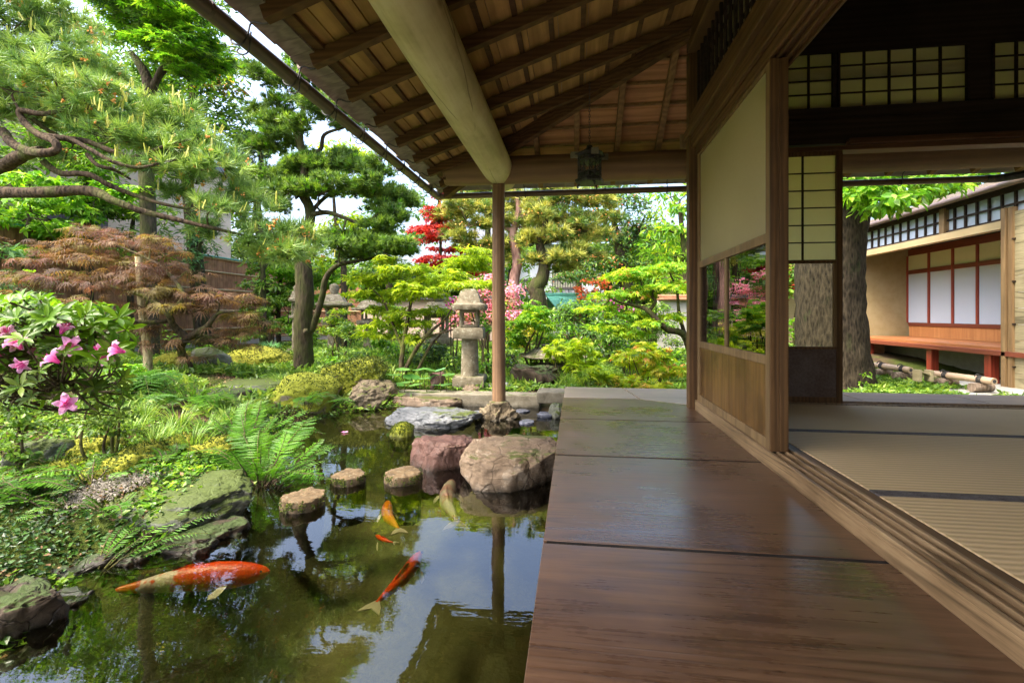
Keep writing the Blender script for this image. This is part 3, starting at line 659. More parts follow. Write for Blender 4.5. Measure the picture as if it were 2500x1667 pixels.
# ---------------------------------------------------------------- tatami mats
rows = [(2.785, 3.62), (1.845, 2.78), (.905, 1.84), (-.035, .90), (-.975, -.04), (-1.915, -.98)]
nm = ['farthest full mat row, against the inner wall sill, left', 'second mat back from the inner sill, left', 'third mat back from the inner sill, left, ribs plainly seen', 'nearest mat at the lower right corner, beside the grooved sill', 'mat nearest the viewer, left', 'mat behind']
cols = [(1.04, 2.94), (2.945, 4.88)]
for ci, (xa, xb) in enumerate(cols):
    for ri, (ya, yb) in enumerate(rows):
        if ri > 3 or (ci and ri > 2): continue
        side = ('left, by the veranda sill', 'at the right edge')[ci]
        T = thing('tatami_mat', ((xa+xb)/2, (ya+yb)/2, 0), ['pale straw mat lit from the doorway, ', 'ribbed straw mat between the two dark border bands, ', 'ribbed straw mat before the second dark border band, ', 'straw mat in the bottom right corner, '][ri]+side, 'tatami mat', 'straw mats on the room floor')
        MB().box((xa, ya+.024, -.05), (xb, yb-.024, -.003), rnd=R.random()).build('woven_cover', 'tatami', T, bevel=.004)
        for c_, d_ in ((ya+.001, ya+.026), (yb-.026, yb-.001)):
            if ri == 0 and d_ > 3.5: continue
            MB().box((xa, c_, -.049), (xb, d_, -.0015)).build('cloth_border', 'cloth', T, bevel=.001)

# ---------------------------------------------------------------- hanging iron lantern under the far beam
lp = P(1354, 390, 3.78); L = thing('hanging_lantern', lp, 'black openwork iron lantern hanging on a chain under the eaves', 'lantern')
s_ = px(1, 3.78); cx, cy, cz = lp
zz = lambda dy: P(1354, dy, 3.78).z
mb = MB().lathe([(.02, zz(340)), (.05, zz(346)), (.10, zz(352)), (.125, zz(356)), (.125, zz(358)), (.09, zz(360))], 6, (cx, cy, 0), ph=.3)
mb.lathe([(.02, zz(335)), (.028, zz(341))], 10, (cx, cy, 0)); mb.build('cap', 'iron', L)
for i in range(4):
    a = .3+i*math.pi/2; e = Vector((cx+.125*math.cos(a), cy+.125*math.sin(a), zz(357)))
    mb = MB().box((e.x-.028, e.y-.005, e.z-.028), (e.x+.028, e.y+.005, e.z+.02)); mb.build('corner_plaque', 'stone', L)
bd_ = MB(); zt_, zb_ = zz(360), zz(412)
for i in range(12):
    a = i*math.pi/6; bd_.beam((cx+.088*math.cos(a), cy+.088*math.sin(a), zb_), (cx+.088*math.cos(a), cy+.088*math.sin(a), zt_), .009, .006, up=(1, .2, 0), anchor='mid')
for i in range(150):
    a = R.uniform(0, 6.28); z0 = R.uniform(zb_, zt_-.02); a2 = a+R.uniform(-.3, .3); z1 = z0+R.uniform(.012, .035)
    bd_.tube([(cx+.087*math.cos(a), cy+.087*math.sin(a), z0), (cx+.09*math.cos((a+a2)/2), cy+.09*math.sin((a+a2)/2), (z0+z1)/2), (cx+.087*math.cos(a2), cy+.087*math.sin(a2), z1)], .0035, 4, sub=1)
for z0 in (zb_, zb_+.04, zt_-.045, zt_-.012): bd_.lathe([(.085, z0), (.092, z0), (.092, z0+.010), (.085, z0+.010)], 24, (cx, cy, 0))
bd_.build('openwork_body', 'iron', L)
mb = MB().lathe([(.07, zb_), (.115, zb_-.006), (.118, zb_-.02), (.11, zb_-.032), (.06, zb_-.034)], 6, (cx, cy, 0), ph=.3); mb.build('base_tray', 'iron', L)
for i in range(3):
    a = .9+i*2.094; MB().tube([(cx+.08*math.cos(a), cy+.08*math.sin(a), zb_-.03), (cx+.095*math.cos(a), cy+.095*math.sin(a), zb_-.05), (cx+.088*math.cos(a), cy+.088*math.sin(a), zb_-.065)], [.012, .008, .005], 6).build('foot', 'iron', L, smooth=True)
ch = MB(); z0 = zz(337); k = 0
while z0 < zL(cx)+.06 and k < 60:
    ax = (.007, 0) if k % 2 else (0, .007)
    ch.tube([(cx-ax[0], cy-ax[1], z0), (cx-ax[0]*.6, cy-ax[1]*.6, z0+.022), (cx+ax[0]*.6, cy+ax[1]*.6, z0+.022), (cx+ax[0], cy+ax[1], z0), (cx, cy, z0-.004), (cx-ax[0], cy-ax[1], z0)], .0022, 4, sub=1); z0 += .021; k += 1
ch.build('chain', 'iron', L)
# ---------------------------------------------------------------- the wing across the court (right), at x = 5.7 .. 6.8
Wg = thing('house_wing', (6.2, 8.6, -.35), 'far wing with red framed paper screens, red bench step and pale plank wall', 'house')
WX, WX2 = 5.7, 6.8
y_near, y_far = PX(2458, 500, WX).y, 10.9
def wz(dx, dy, X=WX): return PX(dx, dy, X).z
MB().box((WX-.06, y_near-.05, wz(2300, 528)), (WX+.06, 12, wz(2300, 528)+.11)).build('lintel', 'bamboo', Wg, bevel=.005)
# upper strip of small windows
zt0, zt1 = wz(2300, 528)+.115, wz(2300, 528)+.50
MB().box((WX+.02, 6.0, zt0), (WX+.03, 12.5, zt1)).build('transom_paper', 'wpaper', Wg)
gr = MB(); y = 6.05
while y < 12.4: gr.box((WX-.012, y, zt0), (WX+.015, y+.028, zt1)); y += .205
gr.box((WX-.01, 6, (zt0+zt1)/2-.012), (WX+.014, 12.4, (zt0+zt1)/2+.012)).box((WX-.02, 6, zt0), (WX+.02, 12.4, zt0+.03)).box((WX-.02, 6, zt1-.03), (WX+.02, 12.4, zt1))
gr.build('transom_lattice', 'darkx', Wg)
MB().box((WX-.02, 5.2, zt1), (WX+.08, 12.5, zt1+.14)).build('upper_beam', 'darkx', Wg)
MB().box((WX-.05, 8.25, zt0-.002), (WX+.05, 8.36, zt1)).build('transom_post', 'frame', Wg, bevel=.004)
MB().poly([(WX-.2, 5.2, zt1+.05), (WX+2.2, 5.2, zt1+.75), (WX+2.2, 12.6, zt1+.75), (WX-.2, 12.6, zt1+.05)], .08).build('roof', 'shingle', Wg)
mb = MB()
for i in range(16): mb.beam((WX-.15, 5.4+i*.45, zt1-.0), (WX+2.0, 5.4+i*.45, zt1+.62), .05, .05)
mb.build('rafters', 'darkx', Wg)
MB().tube([(WX-.24, 5.0, zt1+.02), (WX-.24, 12.6, zt1+.03)], .04, 10).build('gutter', 'gutter', Wg, smooth=True)
# back wall of the gallery: screens
zs = [wz(2330, 746, WX2), wz(2330, 602, WX2), wz(2330, 590, WX2), wz(2330, 547, WX2)]
ya, yb = 5.5, 10.86
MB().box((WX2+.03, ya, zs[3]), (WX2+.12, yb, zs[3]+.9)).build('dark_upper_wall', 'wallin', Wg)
fr = MB().box((WX2-.03, ya, zs[0]-.07), (WX2+.03, yb, zs[0])).box((WX2-.03, ya, zs[1]), (WX2+.03, yb, zs[2])).box((WX2-.03, ya, zs[3]), (WX2+.03, yb, zs[3]+.13))
fr.build('screen_rails', 'red', Wg, bevel=.004)
bounds = [PX(2086, 700, WX2).y, PX(2136, 700, WX2).y, PX(2191, 700, WX2).y, PX(2248, 700, WX2).y, PX(2310, 700, WX2).y]
bounds.append(bounds[-1]-.75); bounds.append(bounds[-1]-.75)
for q, y0 in enumerate(bounds): MB().box((WX2-.035, y0-.022, zs[0]), (WX2+.02, y0+.022, zs[3])).build('screen_post', 'redz', Wg, bevel=.003)
for q in range(6):
    MB().box((WX2-.008, bounds[q+1], zs[0]), (WX2, bounds[q], zs[1])).build('paper_screen', 'wpaper', Wg)
    MB().box((WX2-.008, bounds[q+1], zs[2]), (WX2, bounds[q], zs[3])).build('upper_screen', 'cpaper', Wg)
wz_ = wz(2250, 790, WX2)
MB().box((WX2-.01, ya, wz_-.35), (WX2+.02, yb, zs[0]-.07)).build('wainscot', 'orange', Wg)
bz = wz(2200, 792, WX-.2)
MB().box((WX-.02, ya, bz-.06), (WX2-.01, yb, bz), rnd=.7).build('gallery_floor', 'benchtop', Wg, bevel=.006)
MB().box((WX-.12, ya, bz-.11), (WX-.021, yb, bz-.045), rnd=.2).build('edge_beam', 'red', Wg, bevel=.006)
for y in (6.3, PX(2285, 830, WX).y, PX(2147, 830, WX).y, 10.2): MB().box((WX-.05, y, -.36), (WX+.06, y+.11, bz-.10)).build('gallery_leg', 'redz', Wg, bevel=.004)
MB().box((WX+.55, ya, -.4), (WX+.6, yb, bz-.06)).build('underfloor_wall', 'concrete', Wg)
MB().box((WX+.0, 10.9, -.35), (WX2+.3, 11.0, zt1+.3)).build('end_wall', 'plaster', Wg)
MB().box((WX-.04, 10.82, -.35), (WX+.06, 10.9, zt0)).build('end_post', 'redz', Wg)
MB().box((WX-.2, 10.3, -.35), (WX+.3, 10.9, bz-.1)).build('end_wall_skirt', 'barkfence', Wg)
for yq in (PX(2205, 0, WX+.5).y, 8.2, 6.9): MB().box((WX+.45, yq-.05, zs[3]+.25), (WX+.6, yq+.05, zs[3]+.5)).build('beam_end', 'darkx', Wg)
# plank shutter wall at right
yy = PX(2318, 700, WX-.05).y
pw = MB(); zb0, zt9 = -.34, wz(2320, 490); n = 11
for i in range(n):
    z0 = zb0+(zt9-zb0)*i/n; pw.box((WX-.07, 4.9, z0), (WX-.045, yy-.10, z0+(zt9-zb0)/n-.004))
pw.build('plank_wall', 'plank', Wg, bevel=.002)
MB().box((WX-.1, yy-.105, zb0), (WX-.03, yy-.04, zt9+.06)).box((WX-.12, yy-.025, zb0), (WX-.03, yy+.04, zt9+.06)).build('plank_wall_post', 'frame', Wg, bevel=.004)
mb = MB()
for q in (.12, .36, .6, .84): mb.box((WX-.10, yy-.125, zb0+(zt9-zb0)*q), (WX-.07, yy-.10, zb0+(zt9-zb0)*q+.02))
mb.build('battens', 'darkx', Wg)
# timber bracket seen under the near gutter
# stepping ledge of concrete in front of the wing
MB().box((WX-1.3, 5.2, -.37), (WX+.5, 11, -.325)).build('stone_ledge', 'concrete', Wg, bevel=.01)

# bamboo barriers on log rests
def barrier(p, q, r, label, ringy):
    p, q = Vector(p), Vector(q); B = thing('bamboo_barrier', (p+q)/2-Vector((0, 0, .12)), label, 'bamboo rail', 'bamboo rails on split logs before the gallery')
    mb = MB(); L = (q-p).length; n = 5; pts = [p.lerp(q, i/n) for i in range(n+1)]
    mb.tube(pts, r, 16, sub=1, rnd=.3, cap=False)
    for i in range(1, n): mb.tube([p.lerp(q, i/n-.006), p.lerp(q, i/n), p.lerp(q, i/n+.006)], [r, r*1.07, r], 16, sub=1, cap=False)
    mb.tube([q+(p-q).normalized()*.02, q], r*.62, 12, sub=1, mi=1); mb.tube([q+(p-q).normalized()*.0, q+(p-q).normalized()*-.0005], r*.98, 16, sub=1)
    mb.tube([q, q+(q-p).normalized()*.003], r*.55, 12, sub=1, mi=1)
    mb.build('bamboo_pole', ['bamboox', 'rope'], B, smooth=True)
    for t in (.22, .80):
        c = p.lerp(q, t); d = (q-p).normalized().cross(Vector((0, 0, 1)))
        MB().tube([c-d*.13-Vector((0, 0, r+.05)), c+d*.13-Vector((0, 0, r+.05))], .055, 12, sub=1, jit=.04).build('log_rest', 'bark0', B, smooth=True)
        rp = MB()
        for o in (-.02, .0, .02):
            e = c+(q-p).normalized()*o; rp.tube([e+d*r*1.1*math.cos(a)+Vector((0, 0, r*1.1*math.sin(a))) for a in np.linspace(0, 6.28, 13)], .008, 5, sub=1)
        rp.tube([c+Vector((0, 0, r+.005)), c+d*.05+Vector((0, 0, r+.03)), c+d*.09+Vector((0, 0, r))], .007, 5); rp.build('rope_lashing', 'rope', B, smooth=True)
M['bark0'] = bark('log_bark', (.09,.065,.045), (.3,.23,.17), (.12,.14,.05), 1.2, .3)
barrier(P(2146, 858, 6.5), P(2284, 876, 5.75), .042, 'long bamboo rail with its open end to the right, tied on two log rests', 0)
barrier(P(2010, 838, 7.3), P(2092, 850, 6.7), .042, 'shorter bamboo rail tied to a log rest beside the big trunk', 0)
b0 = P(2122, 872, 6.3); kb = thing('wood_chock', b0, 'small notched wooden chock between the two bamboo rails', 'wooden block')
for o in (-.10, .04): MB().box((b0.x+o, b0.y-.06, b0.z-.02), (b0.x+o+.04, b0.y+.06, b0.z+.13)).build('side_board', 'plank', kb, bevel=.004)
MB().beam((b0.x-.08, b0.y, b0.z+.11), (b0.x+.12, b0.y, b0.z+.03), .11, .02).build('sloping_board', 'plank', kb, bevel=.003)

# ---------------------------------------------------------------- bark fence, neighbour's wall, white house, copper-roofed gate
FXx = -8.2
fe = thing('bark_fence', (FXx, 9.5, -.2), 'reddish cedar bark fence with bamboo rails and low concrete footing behind the brown laceleaf maple', 'fence')
fy0, fy1 = 4.0, 13.6; fzt = 1.93; fzb = -.0
mb = MB(); y = fy0
while y < fy1:
    w_ = R.uniform(.16, .3); mb.box((FXx-.02+R.uniform(-.006, .006), y, fzb), (FXx, min(y+w_-.006, fy1), fzt)); y += w_
x = FXx
while x < -6.3:
    w_ = R.uniform(.16, .3); mb.box((x, fy1, fzb), (x+w_-.006, fy1+.02+R.uniform(-.006, .006), fzt-.3)); x += w_
mb.build('bark_sheets', 'barkfence', fe)
mb = MB()
for z in (fzb+.03, .30, .72, 1.2, 1.6, fzt-.02): mb.tube([(FXx+.03, fy0, z), (FXx+.03, fy1, z)], .017, 8, sub=1)
for z in (fzb+.03, .30, .72, 1.2, fzt-.32): mb.tube([(FXx, fy1-.03, z), (-6.3, fy1-.03, z)], .017, 8, sub=1)
mb.build('bamboo_rails', 'bamboo', fe, smooth=True)
MB().box((FXx-.06, fy0, -.45), (FXx+.03, fy1+.05, fzb-.005)).box((FXx+.03, fy1-.02, -.45), (-6.3, fy1+.05, fzb-.005)).build('footing', 'concrete', fe, bevel=.01)
MB().box((FXx-.08, fy0, fzt), (FXx+.06, fy1, fzt+.03)).build('coping', 'copper', fe, bevel=.005)
nb = thing('neighbour_building', (-10.5, 8, -.2), 'plain beige walled building behind the bark fence at left', 'building')
MB().box((-14, 3, -.5), (-10, 13, 4.6)).build('wall', 'beige', nb)
MB().box((-14.2, 2.8, 4.6), (-9.8, 13.2, 4.8)).build('roof_edge', 'tileroof', nb)
MB().box((-10.0, 8.0, 1.9), (-9.96, 9.2, 2.9)).build('window', 'lattice', nb)

def pz(dx, dy, Y): return PY(dx, dy, Y)
WHY = 19.0
a, b_ = pz(1150, 600, WHY), pz(1590, 600, WHY)
wh = thing('white_house', ((a.x+b_.x)/2, WHY, -.2), 'two storey white plastered house with barred windows behind the garden trees', 'house')
MB().box((a.x-1, WHY, -.5), (b_.x+4, WHY+3, pz(1300, 560, WHY).z)).build('wall', 'white', wh)
tz = pz(1300, 676, WHY).z
rt = MB().add([(a.x-1.2, WHY-.9, tz-.25), (b_.x+4, WHY-.9, tz-.25), (b_.x+4, WHY, tz+.12), (a.x-1.2, WHY, tz+.12), (a.x-1.2, WHY-.9, tz-.31), (b_.x+4, WHY-.9, tz-.31)], [(0,1,2,3), (4,5,1,0)])
x = a.x-1.2
while x < b_.x+4:
    rt.tube([(x, WHY-.93, tz-.25), (x, WHY+.02, tz+.14)], .05, 8, sub=1); x += .24
rt.build('tile_skirt_roof', 'tileroof', wh)
MB().poly([(a.x-1.5, WHY-.8, pz(1300, 565, WHY).z), (b_.x+4.3, WHY-.8, pz(1300, 565, WHY).z), (b_.x+4.3, WHY+1.5, pz(1300, 565, WHY).z+.9), (a.x-1.5, WHY+1.5, pz(1300, 565, WHY).z+.9)], .12).build('roof', 'tileroof', wh)
for x0, x1, yt, yb_ in ((1268, 1330, 612, 660), (1198, 1226, 640, 663), (1425, 1475, 615, 660), (1545, 1580, 600, 650)):
    c_, d_ = pz(x0, yt, WHY), pz(x1, yb_, WHY)
    wo = MB().box((c_.x, WHY-.03, d_.z), (d_.x, WHY-.005, c_.z), mi=0).build('window', 'cpaper', wh)
    g = MB(); k = c_.x
    while k < d_.x: g.box((k, WHY-.07, d_.z), (k+.03, WHY-.04, c_.z)); k += .1
    g.box((c_.x-.05, WHY-.08, d_.z-.06), (d_.x+.05, WHY-.03, d_.z)).box((c_.x-.05, WHY-.08, d_.z+.3), (d_.x+.05, WHY-.03, d_.z+.34)); g.build('window_bars', 'lattice', wo)
# gate with green copper roof
GYY = 13.0
g0, g1 = pz(1255, 678, GYY), pz(1352, 678, GYY); e0, e1 = pz(1278, 707, GYY-.7), pz(1386, 707, GYY-.7)
gt = thing('garden_gate', ((g0.x+g1.x)/2, GYY, -.2), 'small gate with turquoise green copper roof in front of the white house', 'gate')
rf = MB()
n = 12
for i in range(n):
    t0, t1 = i/n, (i+1)/n
    A0, A1 = Vector(g0).lerp(Vector(e0), t0), Vector(g0).lerp(Vector(e0), t1); B0, B1 = Vector(g1).lerp(Vector(e1), t0), Vector(g1).lerp(Vector(e1), t1)
    up = Vector((0, 0, .012)); rf.add([A0, B0, B1+up, A1+up, A0-Vector((0, 0, .03)), B0-Vector((0, 0, .03)), B1-Vector((0, 0, .02)), A1-Vector((0, 0, .02))], [(0,3,2,1), (4,5,6,7), (2,3,7,6), (3,0,4,7), (1,2,6,5)])
rf.add([Vector(g0)+Vector((0, 0, .0)), Vector(g1), Vector(g1)+Vector((.0, .8, -.33)), Vector(g0)+Vector((0, .8, -.33))], [(0,1,2,3)])
rfo = rf.build('roof', 'copper', gt)
MB().beam(Vector(g0)-Vector((.03, 0, .01)), Vector(g1)+Vector((.03, 0, -.01)), .14, .07).build('ridge', 'copper', rfo, bevel=.01)
MB().box((e0.x+.3, GYY-.1, -.3), (e0.x+.42, GYY+.02, e0.z)).box((e1.x-.42, GYY-.1, -.3), (e1.x-.3, GYY+.02, e1.z)).build('posts', 'darkx', gt)
MB().box((e0.x+.42, GYY-.05, -.2), (e1.x-.42, GYY-.0, e1.z-.1)).build('door', 'barkfence', gt)
MB().box((e0.x+.1, GYY-.65, e0.z-.07), (e1.x-.1, GYY-.55, e0.z-.03)).build('eaves_beam', 'darkx', gt)
# garden wall with tiled/bark coping right of the gate and a low tiled wall at left
def gwall(p, q, zt_, label, mw, mc):
    p, q = Vector(p), Vector(q); g = thing('garden_wall', ((p.x+q.x)/2, (p.y+q.y)/2, -.2), label, 'wall'); p.z = q.z = -.4
    MB().beam(p, q, .1, zt_+.4).build('wall', mw, g)
    a2, b2 = p.copy(), q.copy(); a2.z = b2.z = zt_
    MB().beam(a2, b2, .34, .05).beam(a2+Vector((0, 0, .05)), b2+Vector((0, 0, .05)), .18, .07).build('coping', mc, g, bevel=.02)
gwall((pz(1510, 690, 10.5).x, 10.5, 0), (pz(1700, 690, 10.5).x, 10.5, 0), pz(1550, 690, 10.5).z, 'boarded garden wall with brown bark coping at the right edge of the garden view', 'concrete', 'barkfence')
gwall((-6.2, 13.6, 0), (-2.0, 13.8, 0), pz(830, 690, 13.6).z, 'low plaster wall with grey tile coping behind the stone lanterns', 'beige', 'tileroof')
gwall((2.4, 14.0, 0), (6.5, 14, 0), 1.9, 'wooden fence seen through the glass beyond the big trunk', 'bamboo', 'barkfence')
# ---------------------------------------------------------------- ground, pond, water
b = NB('garden_soil'); v = b.co(); n = b.noise(v, 3, 6, .65); n2 = b.noise(v, 40, 5, .7); n3 = b.noise(v, 1.1, 4, .6)
c = b.ramp(b.math('ADD', b.math('MULTIPLY', n, .7), b.math('MULTIPLY', n2, .3)), [(.3, (.035,.024,.014)), (.6, (.10,.07,.04)), (.8, (.17,.13,.08))])
mo = b.ramp(n2, [(.3, (.022,.035,.008)), (.7, (.085,.11,.018))])
c = b.mix(b.ramp(n3, [(.42, (0,0,0)), (.52, (1,1,1))]), c, mo)
pos = b.new('NewGeometry'); sp = b.new('SeparateXYZ'); b.t.links.new(pos.outputs['Position'], sp.inputs[0])
bed = b.ramp(b.noise(v, 2.2, 6, .65, .5), [(.3, (.07,.075,.025)), (.55, (.15,.145,.05)), (.75, (.21,.19,.08))])
c = b.mix(b.ramp(b.math('SUBTRACT', sp.outputs[2], WATER-.51), [(.5, (0,0,0)), (.54, (1,1,1))]), bed, c)
M['soil'] = b.fin(c, .95, b.bump(b.math('ADD', n, n2), .8, .03), .1)
ax = np.concatenate([-np.geomspace(9, 200, 18)[::-1], np.arange(-8.9, 8, .085), np.geomspace(8, 200, 18)])
ay = np.concatenate([-np.geomspace(3, 200, 18)[::-1], np.arange(-2.9, 15, .085), np.geomspace(15, 220, 18)])
XX, YY = np.meshgrid(ax, ay, indexing='ij'); ZZ = gz(XX, YY); nx_, ny_ = XX.shape
nzz = np.array([mnoise.noise((x*6, y*6, 0)) if (abs(x) < 9 and -3 < y < 15) else 0 for x, y in zip(XX.ravel(), YY.ravel())]).reshape(XX.shape); ZZ = ZZ+nzz*.018
V = np.stack([XX, YY, ZZ], -1).reshape(-1, 3); ii, jj = np.meshgrid(np.arange(nx_-1), np.arange(ny_-1), indexing='ij'); a = (ii*ny_+jj).ravel()
T = np.concatenate([np.stack([a, a+ny_, a+ny_+1], 1), np.stack([a, a+ny_+1, a+1], 1)])
f = FB(); f.V = [V]; f.T = [T]; f.Rn = [np.zeros(len(V))]; f.Mi = [np.zeros(len(T))]
tag(f.build('ground', 'soil', smooth=True), kind='structure')
b = NB('pond_water'); b.n.remove(b.bsdf); v = b.co((1, 1, 1))
h = b.math('ADD', b.math('MULTIPLY', b.noise(v, 3.0, 2, .5), 1.), b.math('MULTIPLY', b.noise(b.co((1, 2.2, 1)), 16, 2, .5), .12)); nm = b.bump(h, .045, .03)
fr = b.new('Fresnel'); fr.inputs[0].default_value = 1.95; b.set(fr.inputs[1], nm)
g = b.new('BsdfGlossy'); g.inputs['Roughness'].default_value = .0; b.set(g.inputs['Normal'], nm)
t = b.new('BsdfTransparent'); b.set(t.inputs[0], (.84,.86,.68)); mx = b.new('MixShader'); b.t.links.new(fr.outputs[0], mx.inputs[0])
b.t.links.new(t.outputs[0], mx.inputs[1]); b.t.links.new(g.outputs[0], mx.inputs[2]); b.t.links.new(mx.outputs[0], b.out.inputs[0]); M['water'] = b.m
tag(MB().add([(-4.5, -3, WATER), (.33, -3, WATER), (.33, 5.1, WATER), (-4.5, 5.1, WATER)], [(0,1,2,3)]).build('pond_water', 'water'), kind='structure')

# ---------------------------------------------------------------- rocks
import bmesh
M['rgrey'] = rockm('grey_slab_rock', [(.07,.08,.085), (.17,.18,.185), (.33,.34,.35)], (.10,.13,.02), .25, 1.6, None, .5, .6, .55)
M['rbrown'] = rockm('brown_rock', [(.075,.052,.033), (.175,.125,.08), (.29,.22,.155)], (.09,.10,.02), .30, 1.0, (.25,.20,.145), .3, .45, .75)
M['rred'] = rockm('red_rock', [(.05,.024,.018), (.105,.052,.040), (.20,.125,.105)], (.09,.09,.02), .2, 1.3, None, .25, .2, .6)
M['rbank'] = rockm('cracked_bank_rock', [(.08,.06,.035), (.18,.14,.085), (.28,.23,.15)], (.10,.12,.02), .3, 1.3, None, .8, .2, .85)
M['rmoss'] = rockm('mossy_rock', [(.11,.09,.05), (.24,.20,.12), (.36,.31,.2)], (.25,.28,.015), .98, 1.3, None, .8, .2, .85)
M['rmound'] = rockm('moss_mound', [(.09,.09,.03), (.16,.16,.04), (.22,.2,.06)], (.27,.28,.02), 1.25, 1.2, None, 0, 0, .9)
M['rgreen'] = rockm('greenish_slab', [(.045,.052,.038), (.11,.12,.09), (.20,.215,.17)], (.07,.10,.015), .55, 1.6, None, .3, .75, .7)
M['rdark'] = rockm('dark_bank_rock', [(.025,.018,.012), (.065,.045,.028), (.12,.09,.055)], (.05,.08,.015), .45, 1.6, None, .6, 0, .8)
M['rwet'] = rockm('wet_pebble', [(.06,.07,.1), (.13,.14,.18), (.2,.2,.22)], None, 0, 3, None, .2, 0, .12, False)
def rock_at(c, s_, seed, mat, label, rot=0, shape='round', sub=5, group=None, cat='boulder', amp=.16, name='boulder'):
    bm = bmesh.new(); bmesh.ops.create_icosphere(bm, subdivisions=sub, radius=1); r = random.Random(seed); o = Vector((r.uniform(0, 99),)*3)
    planes = []
    for i in range({'round': 5, 'block': 9, 'flat': 7, 'mound': 0}[shape]):
        n = Vector((r.gauss(0, 1), r.gauss(0, 1), r.gauss(0, .7))).normalized(); planes.append((n, r.uniform(.72, .93)))
    ex = {'round': .85, 'block': .55, 'flat': .75, 'mound': 1}[shape]
    for v in bm.verts:
        p = v.co.copy(); q = Vector([math.copysign(abs(t)**ex, t) for t in p]); q *= 1/max(q.length, .6)**(1 if ex == 1 else .35)
        for n, d in planes:
            k = q.dot(n)
            if k > d: q -= n*(k-d)*.85
        if shape in ('flat', 'block') and q.z > .48: q.z = .48+(q.z-.48)*.13
        w = q*1.3+o; nn = mnoise.fractal(w, .8, 2.2, 6)
        fine = mnoise.fractal(q*5+o, .7, 2.1, 4)
        if shape == 'flat': nn += .5*math.sin((q.z*9+nn*4))*.25
        q *= 1+amp*nn+amp*.38*fine
        v.co = Vector((q.x*s_[0], q.y*s_[1], q.z*s_[2]))
    bm.transform(Matrix.Rotation(rot, 4, 'Z'))
    me = bpy.data.meshes.new(name); bm.to_mesh(me); bm.free(); me.materials.append(M[mat]); me.polygons.foreach_set('use_smooth', [True]*len(me.polygons))
    a = me.attributes.new('rnd', 'FLOAT', 'POINT'); a.data.foreach_set('value', [r.random()]*len(me.vertices))
    ob = bpy.data.objects.new(name, me); C.objects.link(ob); ob.location = c; PW[ob.name] = Vector(c)
    if mat in ('rmoss', 'rmound') and sub >= 5:
        vs = np.empty(len(me.vertices)*3, np.float32); me.vertices.foreach_get('co', vs); vs = vs.reshape(-1, 3); ns = np.empty_like(vs).ravel(); me.vertices.foreach_get('normal', ns); ns = ns.reshape(-1, 3)
        nn = np.array([mnoise.noise(Vector(p)*4+o) for p in vs]); ok = np.where((ns[:, 2]+nn*.8 > (.25 if mat == 'rmound' else .45)) & (vs[:, 2]+c[2] > WATER+.02))[0]
        ok = np.concatenate([ok, ok]); sp = max(s_)*.05; p = vs[ok]+rng.normal(size=(len(ok), 3))*sp*A_([1.2, 1.2, .3])+np.array(tuple(c)); f = FB()
        f.inst(*TPL['diamond'], p, unit(ns[ok]*.5+rng.normal(size=(len(ok), 3))*.6), ns[ok]*.7+rng.normal(size=(len(ok), 3))*.6, rng.uniform(.5, 1.3, len(ok))*max(.012, min(.028, sp)))
        f.build('moss_cover', 'mosst', ob, loc=c)
    return tag(ob, label, cat, group)
M['mosst'] = leaf('moss_tufts', (.014,.028,.005), (.04,.07,.008), (.10,.135,.016), .3, .8, 1.2)
def rk(x0, x1, yt, yb, depth, mat, seed, label, zb=WATER, shape='round', sub=5, sink=.15, group=None, cat='boulder', amp=.16, rot=0, name='boulder'):
    if zb == 'g': zb = GG((x0+x1)/2, yb).z
    Zf = F*(EYE-zb)/(yb*K-HOR); Zm = Zf+depth/2; w = px(x1-x0, Zm); zt_ = EYE-(yt*K-HOR)/F*(Zf+depth*.8)
    c = P((x0+x1)/2, yb, Zm); hz = (zt_-(zb-sink))/2; fz = .78 if shape in ('flat', 'block') else 1.0
    return rock_at(Vector((c.x, c.y, zt_-hz*fz*.93)), (w/2*1.03, depth/2, hz*1.0), seed, mat, label, rot, shape, sub, group, cat, amp, name)
rk(1066, 1292, 985, 1133, .62, 'rbrown', 3, 'large round flat topped brown boulder in the pond against the veranda edge', shape='block', amp=.10, sink=.3, sub=6)
rk(950, 1092, 980, 1085, .40, 'rred', 5, 'reddish purple angular boulder standing in the pond', shape='block', amp=.13, sink=.3, sub=6)
rk(903, 1102, 928, 985, .55, 'rgrey', 9, 'pale blue grey layered flat rock rising from the pond', shape='flat', amp=.17, sink=.12, sub=6)
rk(898, 1064, 896, 941, .6, 'rbrown', 14, 'flat brown slab rock in front of the stone kerb', shape='flat', amp=.13, sink=.12)
rk(897, 952, 968, 1005, .2, 'rmoss', 21, 'small moss covered stone under the grey flat rock', amp=.1)
rk(1088, 1125, 938, 958, .2, 'rgrey', 23, 'small grey stone left of the round post footing', shape='flat')
rk(1258, 1300, 925, 962, .25, 'rgreen', 25, 'pale mossy stone beside the veranda corner', shape='round')
for i, (x0, x1, y0, y1) in enumerate([(1185,1218,938,948),(1232,1272,944,960),(1150,1172,952,964),(1192,1226,962,976)]):
    rk(x0, x1, y0, y1, .16, 'rwet', 40+i, ['small wet pebble behind the post footing', 'wet bluish pebble nearest the veranda corner', 'wet pebble at the foot of the round post', 'wet bluish pebble in front of the post footing'][i], shape='flat', sub=4, sink=.03, group='wet pebbles by the post', cat='pebble', name='pebble')
